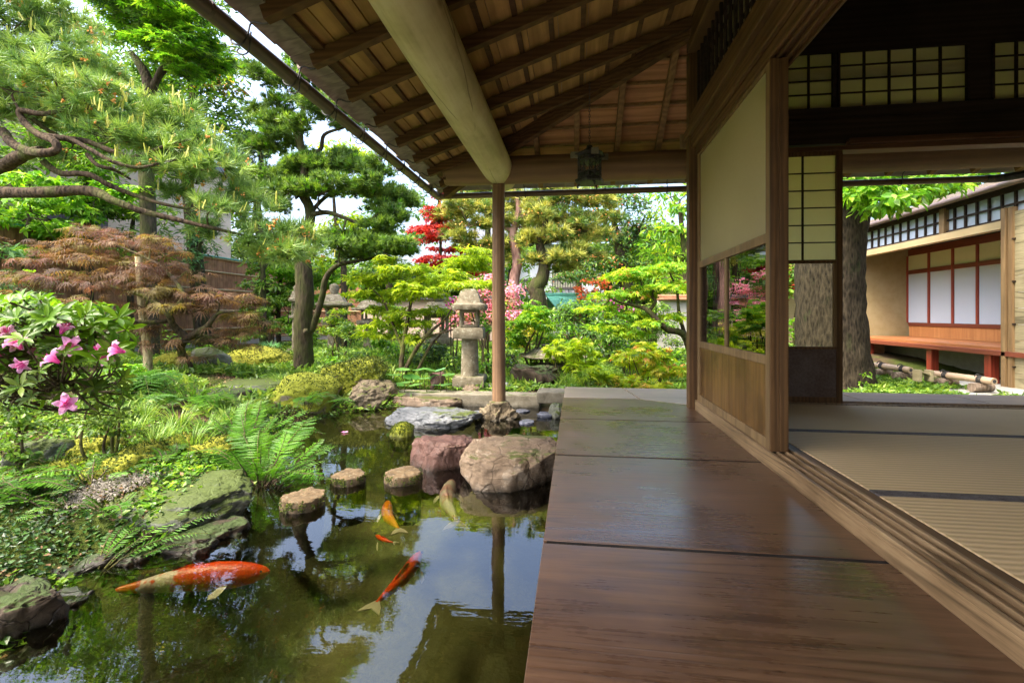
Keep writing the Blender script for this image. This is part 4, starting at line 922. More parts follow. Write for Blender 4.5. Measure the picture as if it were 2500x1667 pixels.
# footing stone of the round post
fo = MB()
prof = [(.20, -.16), (.19, -.02), (.165, .03), (.12, .06), (.10, .10), (.085, .145), (.07, .15)]
pr2 = []
for (r0, z0), (r1, z1) in zip(prof[:-1], prof[1:]):
    for k in range(5): pr2.append((r0+(r1-r0)*k/5, z0+(z1-z0)*k/5))
fo.lathe(pr2+[prof[-1]], 90, (-.692, 4.38, WATER)); fs_ = fo
for i, p in enumerate(fs_.v):
    q = Vector(p); n = mnoise.fractal(q*9, .9, 2.1, 6); rg = abs(mnoise.noise(q*16)); d = Vector((p[0]+.692, p[1]-4.38, 0)); k = 1+.38*n-.22*rg if p[2] < WATER+.135 else 1
    fs_.v[i] = (-.692+d.x*k, 4.38+d.y*k, p[2]+(.04*n if p[2] < WATER+.13 else 0))
tag(fs_.build('footing_stone', 'rbank', smooth=True), 'rough craggy footing stone under the round veranda post', 'footing stone')
# left bank rocks
rk(792, 914, 868, 943, .75, 'rbank', 34, 'brown cracked flank of rock at the far pond edge, right of the mossy one', shape='round', amp=.15, sub=6)
rk(735, 890, 822, 938, .9, 'rmoss', 31, 'big tilted boulder with a bright moss cap at the far pond edge', zb=WATER, shape='round', amp=.14, sub=6)
rk(625, 775, 858, 962, .7, 'rmoss', 33, 'mossy rounded boulder left of the tilted boulder at the water', shape='round', amp=.12)
rk(435, 690, 862, 905, .8, 'rgreen', 35, 'long low grey weathered slab lying before the main tree', zb=-.17, shape='flat', amp=.1, sink=.1)
rk(330, 560, 885, 950, .6, 'rdark', 36, 'dark flat rock among the ferns on the left bank', zb=-.2, shape='flat', amp=.12)
rk(285, 575, 1082, 1215, .55, 'rgreen', 37, 'flat greenish grey layered rock overhanging the pond on the near left bank', zb=-.27, shape='flat', amp=.13, sink=.12, sub=6)
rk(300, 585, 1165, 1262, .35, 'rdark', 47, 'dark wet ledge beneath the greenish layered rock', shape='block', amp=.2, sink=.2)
rk(95, 215, 1180, 1265, .30, 'rbrown', 38, 'brown lumpy rock above the dark near bank', zb=-.28, amp=.22, sink=.2)
rk(35, 130, 1005, 1090, .35, 'rgreen', 39, 'grey boulder half covered by moss on the left bank', zb='g', amp=.2)
rk(90, 200, 1045, 1110, .35, 'rmound', 44, 'bright moss cushion on the left bank', zb='g', shape='mound', amp=.2, cat='moss cushion', name='moss_cushion')
rk(215, 330, 1040, 1115, .4, 'rmound', 45, 'moss cushion below the grass clumps', zb='g', shape='mound', amp=.2, cat='moss cushion', name='moss_cushion')
rk(365, 470, 990, 1050, .4, 'rmound', 46, 'dark green moss hummock among the ferns', zb='g', shape='mound', amp=.2, cat='moss cushion', name='moss_cushion')
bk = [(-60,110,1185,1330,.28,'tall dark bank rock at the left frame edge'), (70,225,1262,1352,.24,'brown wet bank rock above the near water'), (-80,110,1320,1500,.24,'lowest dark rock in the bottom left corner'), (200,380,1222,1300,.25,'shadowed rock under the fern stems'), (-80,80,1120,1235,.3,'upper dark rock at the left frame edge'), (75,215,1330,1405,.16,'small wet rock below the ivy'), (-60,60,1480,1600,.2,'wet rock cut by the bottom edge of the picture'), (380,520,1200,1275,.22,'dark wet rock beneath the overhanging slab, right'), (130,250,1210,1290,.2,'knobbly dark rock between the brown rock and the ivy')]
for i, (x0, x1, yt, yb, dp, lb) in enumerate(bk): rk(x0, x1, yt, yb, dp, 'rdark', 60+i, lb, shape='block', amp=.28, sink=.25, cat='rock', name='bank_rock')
mc = [(150,270,1000,1060,'round moss cushion beside the grey boulder'), (270,390,1010,1070,'moss cushion in the middle of the left bank'), (0,110,1060,1125,'moss cushion at the left edge, above the low ferns'), (330,430,1045,1090,'flat moss cushion behind the fallen fern fronds'), (100,220,1110,1160,'moss cushion just above the brown lumpy rock'), (440,560,1000,1065,'mossy hump at the root of the big fern'), (560,640,1040,1110,'moss edged rock at the waterline below the big fern')]
for i, (x0, x1, yt, yb, lb) in enumerate(mc): rk(x0, x1, yt, yb, .35, 'rmound', 80+i, lb, zb='g', shape='mound', amp=.24, cat='moss cushion', name='moss_cushion', sub=5)
rk(430, 525, 800, 862, .5, 'rgreen', 51, 'rounded pale boulder in front of the bark fence', zb=-.12, amp=.1)
rk(360, 455, 806, 866, .5, 'rmound', 52, 'yellow green moss hump beside the pale boulder', zb=-.12, shape='mound', amp=.14, cat='moss mound', name='moss_mound')
rk(512, 672, 797, 852, .8, 'rmound', 53, 'broad yellow green moss mound left of the main tree', zb=-.12, shape='mound', amp=.12, cat='moss mound', name='moss_mound')
rk(1180, 1282, 832, 890, .5, 'rdark', 54, 'dark craggy boulder right of the round post, behind the kerb', zb=-.2, amp=.3, shape='block')
rk(1050, 1110, 876, 897, .25, 'rbrown', 55, 'small rounded stone in front of the lantern base', zb=-.2, amp=.12)
rk(1112, 1180, 874, 896, .25, 'rgrey', 56, 'low grey stone behind the round post', zb=-.2, amp=.12)
rk(985, 1022, 850, 895, .25, 'rred', 57, 'upright reddish stone left of the lantern base', zb=-.2, amp=.25, shape='block')
rk(1470, 1545, 878, 892, .2, 'rbrown', 58, 'flat stone behind the veranda end', zb=-.25, amp=.1, sub=4)
# kerb stones across the pond end
def slab(x0, x1, y0, y1, z0, z1, label, mat='stone'):
    mb = MB(); nx = 24
    mb.box((x0, y0, z0), (x1, y1, z1)); o = mb.build('kerb_slab', mat, bevel=.012); return tag(o, label, 'kerb stone')
k0, k1 = PY(903, 930, 4.86), PY(1240, 930, 4.86)
slab(k0.x-.5, k1.x, 4.86, 5.08, -.42, -.195, 'long low stone kerb across the end of the pond')
s0, s1 = PY(1234, 900, 4.80), PY(1405, 900, 4.80)
slab(s0.x, .9, 4.70, 5.0, -.245, -.135, 'stone slab one step higher than the long kerb, at the veranda corner')
slab(.95, 6, 4.72, 5.1, -.6, -.36, 'stone edging below the right hand veranda')
# stepping stones
def step(dx, yt, yw, wpx, label, seed):
    Z = F*(EYE-WATER)/(yw*K-HOR); c = P(dx, yw, Z); r = px(wpx, Z)/2; h = (EYE-(yt*K-HOR)/F*Z)-WATER
    mb = MB().lathe([(r*.93, -.22), (r*.97, -.05), (r*1.0, 0), (r*.99, h*.6), (r*.965, h*.9), (r*.90, h), (r*.6, h+.002), (r*.25, h+.003), (r*.05, h+.003)], 72, (c.x, c.y, WATER))
    for i, p in enumerate(mb.v):
        n = mnoise.fractal(Vector(p)*14+Vector((seed,)*3), .7, 2, 4); d = Vector((p[0]-c.x, p[1]-c.y)); top = p[2] > WATER+h*.95; k = 1+(.03 if top else .09)*n+.05*mnoise.noise(Vector((p[0]*7+seed, p[1]*7, 0)))
        mb.v[i] = (c.x+d.x*k, c.y+d.y*k, p[2]+.010*n+(.02*(d.x*math.cos(seed*2)) if top else 0))
    ob = mb.build('stepping_stone', 'rstep', smooth=True); f = FB(); n = 900; aa = rng.uniform(0, 6.283, n); zz_ = WATER+rng.uniform(.004, h*.95, n)
    nn = np.array([mnoise.noise((q*3+seed, w_*20, 0)) for q, w_ in zip(aa, zz_)]); k = nn > -.08; aa, zz_ = aa[k], zz_[k]; pp = np.stack([c.x+np.cos(aa)*r*1.0, c.y+np.sin(aa)*r*1.0, zz_], 1); dd = np.stack([np.cos(aa), np.sin(aa), aa*0+.3], 1)
    f.inst(*TPL['diamond'], pp, unit(dd+rng.normal(size=(len(aa), 3))*.5), rng.normal(size=(len(aa), 3))+A_([0, 0, .6]), rng.uniform(.006, .014, len(aa))); f.build('side_moss', 'mosst', ob, loc=PW[ob.name])
    return tag(ob, label, 'stepping stone', 'round stepping stones in the pond')
M['rstep'] = rockm('stepping_stone_rock', [(.055,.038,.018), (.125,.085,.043), (.20,.14,.075)], (.06,.08,.015), .10, 4.5, (.17,.14,.09), .0, 0, .9)
step(695, 1137, 1162, 94, 'nearest round stepping stone, at the left of the three, mossy sides', 1)
step(800, 1088, 1105, 77, 'middle round stepping stone between its two neighbours', 2)
step(927, 1084, 1103, 85, 'round stepping stone with orange brown top, next to the red boulder', 3)
# gravel patch
gb = FB(); n = 2600; t = rng.random((n, 2)); c0, c1 = GG(165, 1160), GG(330, 1105)
pts = np.array([[c0.x+(c1.x-c0.x)*a_+rng.normal()*.04, c0.y+(c1.y-c0.y)*a_+rng.normal()*.06, 0] for a_ in t[:, 0]]); pts[:, 2] = gz(pts[:, 0], pts[:, 1])+.012
oct_v = A_([(1,0,0),(-1,0,0),(0,1,0),(0,-1,0),(0,0,.6),(0,0,-.6)]); oct_t = I_([(0,2,4),(2,1,4),(1,3,4),(3,0,4),(2,0,5),(1,2,5),(3,1,5),(0,3,5)])
M['pebble'] = leaf('gravel_stone', (.05,.042,.03), (.12,.105,.08), (.25,.23,.19), 0, .8)
gb.inst(oct_v, oct_t, pts, unit(rng.normal(size=(n, 3))), rng.normal(size=(n, 3)), rng.uniform(.004, .011, n))
tag(gb.build('gravel', 'pebble'), 'patch of small grey gravel behind the greenish flat rock', 'gravel', kind='stuff')

# ---------------------------------------------------------------- stone lanterns
def lantern(label, dx, Z, base, shaft, plat, box, roof, knob=None, rot=.12, legs=False, roofsq=.75):
    """each level: (y_top, y_bottom, width in px)"""
    c0 = P(dx, 0, Z); zz = lambda y: EYE-(y*K-HOR)/F*Z; w = lambda n: px(n, Z)/2
    T = thing('stone_lantern', (c0.x, c0.y, zz(base[1])), label, 'stone lantern'); cc = (c0.x, c0.y, 0); q = math.pi/4+rot
    def lat(name, prof, n=32, sq=0):
        mb = MB().lathe(prof, n, cc, sq=sq, ph=0)
        for i, p in enumerate(mb.v):
            v = Vector((p[0]-c0.x, p[1]-c0.y, p[2])); v = Matrix.Rotation(rot, 3, 'Z') @ v; nn = mnoise.fractal(v*9, .8, 2, 4)*.05
            mb.v[i] = (c0.x+v.x*(1+nn), c0.y+v.y*(1+nn), v.z+nn*.08)
        return mb.build(name, 'lantern', T, smooth=True)
    def sqb(name, y0, y1, wd, taper=1., bev=.02):
        h0, h1 = zz(y1), zz(y0); r = w(wd)*.93; return lat(name, [(r*.5, h0), (r*.94, h0), (r, h0+(h1-h0)*.15), (r*taper, h1-(h1-h0)*.15), (r*taper*.95, h1), (r*.5, h1)], 48, .97)
    sqb('base', *base)
    if legs:
        for i in range(4):
            a = q+i*math.pi/2; r = w(shaft[2])
            MB().beam((c0.x+r*math.cos(a), c0.y+r*math.sin(a), zz(shaft[1])), (c0.x+r*.6*math.cos(a), c0.y+r*.6*math.sin(a), zz(shaft[0])), .09, .09, up=(math.sin(a), -math.cos(a), 0), anchor='mid').build('leg', 'lantern', T, bevel=.01)
    else: lat('shaft', [(w(shaft[2])*1.03, zz(shaft[1])), (w(shaft[2])*.96, (zz(shaft[0])+zz(shaft[1]))/2), (w(shaft[2])*.94, zz(shaft[0]))], 28)
    if plat: sqb('platform', *plat)
    h0, h1, r = zz(box[1]), zz(box[0]), w(box[2])*.92; th = (h1-h0); fbx = MB(); q2 = [(-1,-1),(1,-1),(1,1),(-1,1)]; e = r*.30
    for sx, sy in q2: fbx.box((min(sx*r, sx*(r-e)), min(sy*r, sy*(r-e)), h0), (max(sx*r, sx*(r-e)), max(sy*r, sy*(r-e)), h1))
    for z0, z1 in ((h0+.001, h0+th*.16), (h1-th*.16, h1-.001)):
        fbx.box((-r+e, -r+.004, z0), (r-e, -r+e*.8, z1)).box((-r+e, r-e*.8, z0), (r-e, r-.004, z1)).box((-r+.004, -r+e, z0), (-r+e*.8, r-e, z1)).box((r-e*.8, -r+e, z0), (r-.004, r-e, z1))
    for i, p in enumerate(fbx.v):
        v = Matrix.Rotation(rot, 3, 'Z') @ Vector(p); fbx.v[i] = (v.x+c0.x, v.y+c0.y, v.z)
    fbx.build('fire_box', 'lantern', T, bevel=.008)
    y0, y1, wd = roof; R_ = w(wd); ha, hb = zz(y1), zz(y0); H_ = hb-ha
    lat('roof', [(R_*.5, ha), (R_*.95, ha), (R_, ha+H_*.10), (R_*.97, ha+H_*.24), (R_*.72, ha+H_*.34), (R_*.60, ha+H_*.6), (R_*.48, ha+H_*.88), (R_*.3, hb), (R_*.05, hb+.004)], 48, roofsq)
    if knob: lat('finial', [(w(knob[2])*.7, zz(knob[1])), (w(knob[2]), zz(knob[1])*.5+zz(knob[0])*.5), (w(knob[2])*.85, zz(knob[0])*.8+zz(knob[1])*.2), (w(knob[2])*.1, zz(knob[0]))], 20)
    return T
lantern('stone lantern with open fire box and bell shaped cap, nearest, left of the round post', 1079, 5.45, (862, 892, 78), (778, 864, 40), (752, 777, 72), (712, 752, 46), (664, 712, 82), None, .10)
lantern('round capped stone lantern half hidden by leaves behind the nearest lantern', 1002, 7.4, (835, 865, 70), (795, 838, 42), (775, 795, 66), (722, 776, 52), (692, 722, 86), (664, 692, 42), .5, False, .2)
lantern('broad roofed stone lantern behind the main trunk', 768, 8.6, (800, 830, 50), (745, 800, 30), (730, 746, 52), (702, 730, 36), (676, 703, 76), (650, 676, 22), .3)
lantern('slender pillar lantern just left of the main trunk', 679, 8.2, (800, 830, 30), (730, 800, 16), (724, 731, 24), (692, 724, 15), (668, 692, 26), (655, 668, 10), .2)
lantern('grey stone lantern between the trunk and the lime green maple', 850, 9.5, (800, 830, 50), (745, 800, 30), (735, 746, 50), (712, 735, 34), (690, 713, 70), (672, 690, 22), .1)
lantern('low snow viewing lantern on splayed legs under the lime green maple leaves', 1268, 6.6, (868, 878, 60), (842, 870, 90), (836, 843, 84), (818, 837, 50), (797, 819, 150), (788, 797, 52), .4, True, .4)

# ---------------------------------------------------------------- koi
def koi_mat(name, c1, c2, th, sc=7, seed=0):
    b = NB(name); v = b.co((1, 1.2, .6)); n = b.noise(v, sc, 3, .5, .3); c = b.ramp(n, [(th-.03, c1), (th+.03, c2)])
    sc_ = b.vor(b.co(), 110); c = b.mix(b.math('MULTIPLY', sc_, .25), c, lerp(c1, (0,0,0), .6)); return b.fin(c, .35, b.bump(sc_, .2, .003), .5)
b = NB('orange_white_koi'); k = b.math('ADD', b.attr(), b.math('MULTIPLY', b.math('SUBTRACT', b.noise(b.co(), 22, 2), .5), .45)); sc_ = b.vor(b.co(), 110)
c = b.ramp(k, [(0, (.9, .08, .006)), (.50, (.95, .10, .006)), (.55, (.85, .72, .58)), (.70, (.85, .72, .58)), (.74, (.95, .13, .01)), (.86, (.9, .2, .03)), (.92, (.7, .6, .4))])
M['koi_o'] = b.fin(b.mix(b.math('MULTIPLY', sc_, .3), c, (.3, .03, .0)), .35, b.bump(sc_, .3, .003), .5)
M['koi_r'] = koi_mat('deep_orange_koi', (1, .10, .008), (1, .2, .03), .7)
M['koi_p'] = koi_mat('pale_pink_koi', (.85, .5, .48), (.9, .8, .74), .5)
M['koi_y'] = koi_mat('golden_koi', (.85, .25, .01), (.9, .38, .04), .5)
M['fin'] = plain('koi_fin', (.62, .55, .38), .5, 0, .15, 30)
def koi(hx, hy, tx, ty, depth, mat, label, bend=.02, fat=1.):
    z = WATER-depth; L0 = (G(hx, hy, z)-G(tx, ty, z)).length; z = WATER-.022-depth*.4-.112*L0*.8*fat; h, t = G(hx, hy, z), G(tx, ty, z); L = (h-t).length; d = (h-t).normalized(); s_ = Vector((-d.y, d.x, 0))
    K_ = thing('koi', (h+t)/2, label, 'koi'); prof = [(0, .012), (.03, .045), (.10, .078), (.2, .102), (.34, .112), (.5, .10), (.65, .074), (.78, .045), (.86, .028), (.90, .024)]
    mb = MB(); n = 18; vs = []; at_ = lambda u: h-d*L*u+s_*bend*L*math.sin(u*math.pi*1.6)*8*u
    for u, r in prof:
        c = at_(u)
        for k in range(n):
            a = 2*math.pi*k/n; vs.append(c+s_*math.cos(a)*r*L*.72*fat+Vector((0, 0, math.sin(a)*r*L*.8*fat)))
    fs = [(i*n+k, i*n+(k+1) % n, (i+1)*n+(k+1) % n, (i+1)*n+k) for i in range(len(prof)-1) for k in range(n)]+[tuple(reversed(range(n))), tuple((len(prof)-1)*n+k for k in range(n))]
    mb.add(vs, fs); mb.r = [u for u, _ in prof for k in range(n)]; mb.build('body', mat, K_, smooth=True)
    def fin(name, pts, th=.004, m='fin'):
        mb = MB(); mb.poly(pts, th); mb.build(name, m, K_)
    c = at_(.88); e1, e2 = at_(1.0), at_(1.0)
    fin('tail_fin', [c+s_*.018*L, c-s_*.018*L, c-d*.08*L-s_*.07*L, c-d*.17*L-s_*.10*L, c-d*.11*L, c-d*.17*L+s_*.10*L, c-d*.08*L+s_*.07*L])
    for sg in (-1, 1):
        p0 = at_(.24)+s_*sg*.065*L-Vector((0, 0, .02)); fin('pectoral_fin', [p0, p0-d*.04*L, p0-d*.10*L+s_*sg*.045*L-Vector((0, 0, .02)), p0-d*.10*L+s_*sg*.065*L-Vector((0, 0, .03)), p0-d*.05*L+s_*sg*.07*L-Vector((0, 0, .025)), p0-d*.015*L+s_*sg*.045*L-Vector((0, 0, .01))], .002)
        e = at_(.05)+s_*sg*.026*L+Vector((0, 0, .012)); MB().lathe([(.001, -.006), (.007, 0), (.001, .006)], 8, tuple(e)).build('eye', 'rope', K_)
    dm = MB(); ps = [at_(u)+Vector((0, 0, r*L)) for u, r in ((.35, .075), (.42, .098), (.5, .092), (.62, .06), (.63, .04), (.35, .04))]
    dm.add([p+s_*.002 for p in ps]+[p-s_*.002 for p in ps], [tuple(range(6)), tuple(reversed(range(6, 12)))]).build('dorsal_fin', mat, K_)
    return K_
koi(620, 1312, 228, 1352, .025, 'koi_o', 'large orange koi with a whitish rear and pale tail, nearest the left bank', .006)
koi(968, 1268, 862, 1402, .03, 'koi_r', 'solid orange koi swimming diagonally below the reflected tree', -.006, .8)
koi(1038, 1105, 1026, 1212, .03, 'koi_p', 'pale pink koi between the stepping stones and the big boulder', .01, .85)
koi(890, 1152, 903, 1225, .05, 'koi_y', 'golden orange koi in front of the right stepping stone', .01, .9)
koi(862, 1228, 905, 1250, .04, 'koi_r', 'small orange koi above the diagonal one', .01, .8)
# fallen blossom on the water
fp = G(792, 993, WATER+.004); f = MB()
for k in range(5):
    a = k*1.257; d = Vector((math.cos(a), math.sin(a), 0)); s_ = Vector((-d.y, d.x, 0)); f.add([fp, fp+d*.018+s_*.012+Vector((0, 0, .004)), fp+d*.034+Vector((0, 0, .006)), fp+d*.018-s_*.012+Vector((0, 0, .004))], [(0,1,2,3)])
M['pinkp'] = leaf('pink_petal', (.72,.12,.42), (.85,.27,.62), (.95,.55,.8), .4, .5, 1.1)
tag(f.build('fallen_blossom', 'pinkp'), 'pink blossom floating on the dark water', 'flower')
# ---------------------------------------------------------------- PLANTS
M['pine'] = leaf('pine_needles', (.045,.12,.03), (.15,.29,.075), (.33,.48,.13), .25, .4, 1.3)
M['candle'] = leaf('pine_candles', (.28,.33,.05), (.45,.48,.10), (.6,.6,.2), .1, .6)
M['cone'] = leaf('young_cones', (.45,.16,.03), (.7,.3,.06), (.85,.45,.12), .1, .6)
M['podo'] = leaf('dark_conifer_leaves', (.028,.07,.018), (.075,.16,.035), (.18,.30,.06), .3, .38, 1.5)
M['lime'] = leaf('lime_maple_leaves', (.10,.22,.012), (.25,.40,.018), (.46,.56,.035), .5, .45, 1.4)
M['green'] = leaf('fresh_green_leaves', (.04,.16,.01), (.12,.32,.02), (.30,.50,.04), .45, .45, 1.5)
M['mid'] = leaf('mid_green_leaves', (.035,.10,.015), (.10,.23,.03), (.26,.40,.06), .35, .35, 1.4)
M['dark'] = leaf('dark_evergreen_leaves', (.015,.05,.014), (.045,.12,.03), (.13,.24,.06), .25, .3, 1.4)
M['blue'] = leaf('bluish_leaves', (.03,.10,.05), (.08,.21,.09), (.17,.33,.13), .25, .45, 1.4)
M['olive'] = leaf('olive_pine_needles', (.08,.12,.025), (.24,.30,.06), (.48,.48,.12), .25, .5, 1.3)
M['redm'] = leaf('red_maple_leaves', (.18,.01,.012), (.42,.025,.025), (.62,.07,.05), .45, .45, 1.4)
M['coral'] = leaf('coral_leaves', (.6,.08,.03), (.85,.2,.08), (.95,.35,.15), .4, .5, 1.2)
M['brown'] = leaf('brown_laceleaf', (.045,.024,.013), (.13,.068,.034), (.24,.145,.06), .45, .55, 1.5)
M['lacegreen'] = leaf('bronze_green_lace', (.06,.048,.014), (.15,.115,.025), (.26,.215,.05), .45, .55, 1.5)
M['lacered'] = leaf('dusky_red_lace', (.06,.024,.018), (.15,.06,.042), (.27,.125,.085), .45, .55, 1.4)
M['yellow'] = leaf('yellow_green_leaves', (.28,.30,.02), (.55,.50,.05), (.75,.62,.12), .4, .45, 1.3)
M['orange_tip'] = leaf('orange_young_leaves', (.5,.18,.03), (.75,.33,.08), (.8,.5,.2), .4, .5, 1.3)
M['pink'] = leaf('pink_azalea_flowers', (.75,.12,.28), (.9,.3,.45), (.95,.6,.65), .4, .5, 1.1)
M['magenta'] = leaf('magenta_flowers', (.5,.02,.35), (.7,.06,.5), (.85,.25,.65), .4, .5, 1.1)
M['fern'] = leaf('fern_fronds', (.025,.10,.010), (.065,.20,.014), (.15,.35,.025), .45, .4, 1.4)
M['grass'] = leaf('grass_blades', (.05,.13,.02), (.13,.27,.045), (.30,.42,.09), .35, .4, 1.4)
M['palegrass'] = leaf('striped_grass', (.2,.3,.08), (.4,.5,.2), (.65,.7,.4), .35, .5, 1.2)
M['azl'] = leaf('azalea_leaves', (.03,.10,.010), (.085,.21,.012), (.17,.34,.02), .45, .38, 1.5)
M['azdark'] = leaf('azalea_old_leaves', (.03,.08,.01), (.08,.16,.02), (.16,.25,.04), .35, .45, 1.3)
M['ivy'] = leaf('ivy_leaves', (.008,.03,.008), (.025,.085,.018), (.07,.17,.035), .2, .35, 1.3)
M['mosst'] = leaf('moss_shoots', (.014,.028,.005), (.04,.07,.008), (.10,.135,.016), .3, .8, 1.2)
M['butter'] = leaf('butterbur_leaves', (.06,.22,.09), (.12,.34,.16), (.22,.48,.25), .3, .4, 1.3)
M['bark'] = bark('tree_bark', (.012,.009,.006), (.075,.056,.035), (.05,.06,.014), 1.5, .45)
M['barkpine'] = bark('pine_bark', (.018,.012,.008), (.11,.075,.045), (.08,.10,.02), 2.2, .4)
M['barkred'] = bark('reddish_pine_bark', (.14,.07,.055), (.42,.25,.2), None, .7)
M['barkbig'] = bark('big_trunk_bark', (.008,.006,.004), (.062,.048,.03), (.03,.045,.012), 1.5, .30)
M['twig'] = bark('thin_branch_bark', (.03,.022,.014), (.12,.088,.055), (.14,.16,.03), 2, .4)
M['pale'] = bark('pale_smooth_bark', (.34,.27,.14), (.60,.50,.28), None, 2)

def near_pt(p, lines):
    best, bd_ = None, 1e9
    for l, r in lines:
        for i in range(len(l)-1):
            a, b_ = l[i], l[i+1]; e = b_-a; t = max(0, min(1, (p-a).dot(e)/max(e.dot(e), 1e-9))); q = a+e*t; d = (p-q).length
            if d < bd_: bd_, best = d, (q, r[i]*(1-t)+r[i+1]*t)
    return best
def limbs(mb, lines, targets, rt=.010, twigs=5, wob=.12, n=6):
    for c in targets:
        p = Vector(c[:3]); q, r0 = near_pt(p, lines); L = (p-q).length
        if L < .02: continue
        r0 = min(r0*.6, .02+L*.03); m1, m2_ = q.lerp(p, .35), q.lerp(p, .7)
        j = lambda: Vector((R.gauss(0, 1), R.gauss(0, 1), R.gauss(0, 1)))*L*wob
        path = [q, m1+j()+Vector((0, 0, -L*.06)), m2_+j(), p-Vector((0, 0, c[5]*.3))]; mb.tube(path, [r0, r0*.75, r0*.5, max(rt*.8, r0*.3)], n, sub=3, jit=.06)
        lines.append((path, [r0, r0*.75, r0*.5, r0*.3]))
        for k in range(twigs):
            a = R.uniform(0, 6.28); e = p+Vector((math.cos(a)*c[3]*.75, math.sin(a)*c[4]*.75, R.uniform(-.2, .5)*c[5])); s0 = path[2].lerp(p, R.random())
            mm = s0.lerp(e, .5)+Vector((R.gauss(0, 1), R.gauss(0, 1), R.gauss(0, 1)))*L*.08; mb.tube([s0, mm, e], [r0*.35, r0*.25, rt*.25], 4, sub=2, cap=False)
def clumps(lst, Z, dep=.9, dup=1, grow=1.15):
    """(dx, dy, dZ, rx_px, rz_px) -> metric ellipsoids"""
    out = []
    for dx, dy, dz, rx, rz in lst:
        z = Z+dz; p = P(dx, dy, z); a, c = px(rx, z)*grow, px(rz, z)*grow; out.append((p.x, p.y, p.z, a, a*dep, c))
        for _ in range(dup): out.append((p.x+R.uniform(-.8, .8)*a, p.y+R.uniform(-1, 1.2)*a, p.z+R.uniform(-.9, .9)*c, a*R.uniform(.6, .95), a*dep*.8, c*R.uniform(.6, .95)))
    return out
def plant(name, label, cat, base, trunk, cl, layers, group=None, tm='bark', twigs=5, rt=.01, wob=.12, crown='crown', tn=12, tjit=.05, limb=True):
    """trunk: list of (points, radii); layers: list of (material, kind, size, coverage, kwargs, subset)"""
    base = Vector(base); T = thing(name, base, label, cat, group); mb = MB(); lines = []
    for pts, rad in trunk:
        pts = [Vector(p) for p in pts]; lines.append((pts, list(rad))); mb.tube(pts, rad, tn, sub=5, jit=tjit)
    if limb and lines: limbs(mb, lines, cl, rt, twigs, wob)
    if mb.v: mb.build('trunk' if cat == 'tree' else 'stems', tm, T, smooth=True)
    fb = FB(); mats = []
    for lay in layers:
        m, kind, size, cov = lay[:4]; kw = lay[4] if len(lay) > 4 else {}; sel = cl if len(lay) < 6 else [c for i, c in enumerate(cl) if lay[5](i)]
        if m not in mats: mats.append(m)
        if sel: foliage(fb, sel, kind, size, 16*cov/size**2, mats.index(m), **kw)
    fb.build(crown, mats, T, loc=base); return T
def Gd(dx, Z): p = P(dx, 700, Z); return Vector((p.x, p.y, gh(p.x, p.y)-.02))

# -- 1. the near pine reaching in from the left
Z = 3.6
trunkL = [([P(-420,900,3.9), P(-330,650,3.8), P(-230,500,3.7), P(-60,448,3.5), (P(90,442,3.4)), P(205,438,3.4), P(262,462,3.35), P(330,486,3.4), P(400,503,3.45), P(480,522,3.5), P(560,540,3.6), P(640,556,3.7)], [.13,.11,.07,.042,.038,.036,.024,.021,.018,.014,.009,.006]),
 ([P(-60,400,3.6), P(0,385,3.5), P(45,360,3.4), P(95,345,3.35)], [.05,.045,.042,.03]),
 ([P(5,300,3.5), P(35,335,3.4), P(90,352,3.3), P(128,345,3.3), P(125,325,3.3), P(90,310,3.35), P(60,285,3.4), P(45,255,3.4), P(100,262,3.4), P(150,250,3.45), P(170,235,3.5)], [.03,.03,.028,.026,.024,.022,.022,.02,.018,.015,.01]),
 ([P(100,312,3.35), P(150,318,3.35), P(200,325,3.4), P(250,345,3.4), P(300,362,3.45), P(340,350,3.5), P(390,332,3.5), P(440,320,3.6)], [.024,.02,.019,.018,.017,.014,.01,.006]),
 ([P(160,318,3.35), P(210,345,3.3), P(260,372,3.3), P(320,385,3.35), P(380,372,3.4), P(440,360,3.5)], [.016,.014,.013,.012,.009,.005]),
 ([P(100,372,3.4), P(140,398,3.4), P(200,400,3.4), P(250,425,3.45), P(300,445,3.5), P(380,470,3.5), P(450,480,3.6), P(520,475,3.7), P(600,460,3.8)], [.022,.02,.019,.018,.016,.012,.01,.008,.005]),
 ([P(200,355,3.4), P(225,380,3.35), P(262,390,3.4), P(300,412,3.5)], [.014,.013,.012,.007]),
 ([P(-60,190,3.8), P(20,240,3.7), P(60,262,3.6), P(110,300,3.6), P(170,330,3.7)], [.03,.024,.02,.014,.01]),
 ([P(-60,60,4.0), P(10,80,3.9), P(60,110,3.9), P(120,130,4.0), P(200,150,4.0)], [.03,.022,.018,.012,.008])]
pc = [(20,60,.3,90,40),(120,40,.5,80,35),(60,130,.2,85,40),(180,120,.4,60,30),(30,200,0,80,35),(120,205,.1,80,40),(215,215,.3,60,30),(60,270,.2,70,25),(180,275,.2,80,35),(270,240,.3,60,35),(330,250,.3,65,30),(250,310,.1,70,30),(330,320,.2,70,32),(410,290,.4,60,32),(400,350,.2,65,28),(480,345,.4,60,30),(520,400,.3,60,28),(450,415,.2,60,25),(330,390,.1,55,18),(560,450,.4,55,28),(500,480,.2,55,22),(600,500,.3,50,25),(640,550,.3,45,20),(680,530,.5,40,20),(570,560,.2,50,18),(660,590,.2,50,16),(420,450,.4,50,18),(150,360,.3,50,14),(230,170,.5,50,25),(160,70,.6,60,25),(-20,130,.2,60,60),(-10,20,.3,80,40),(-20,250,.1,60,40),(700,575,.4,40,18),(620,590,.5,50,16),(480,530,.5,45,14)]
cl = clumps(pc, 3.4, 1.0, 2)
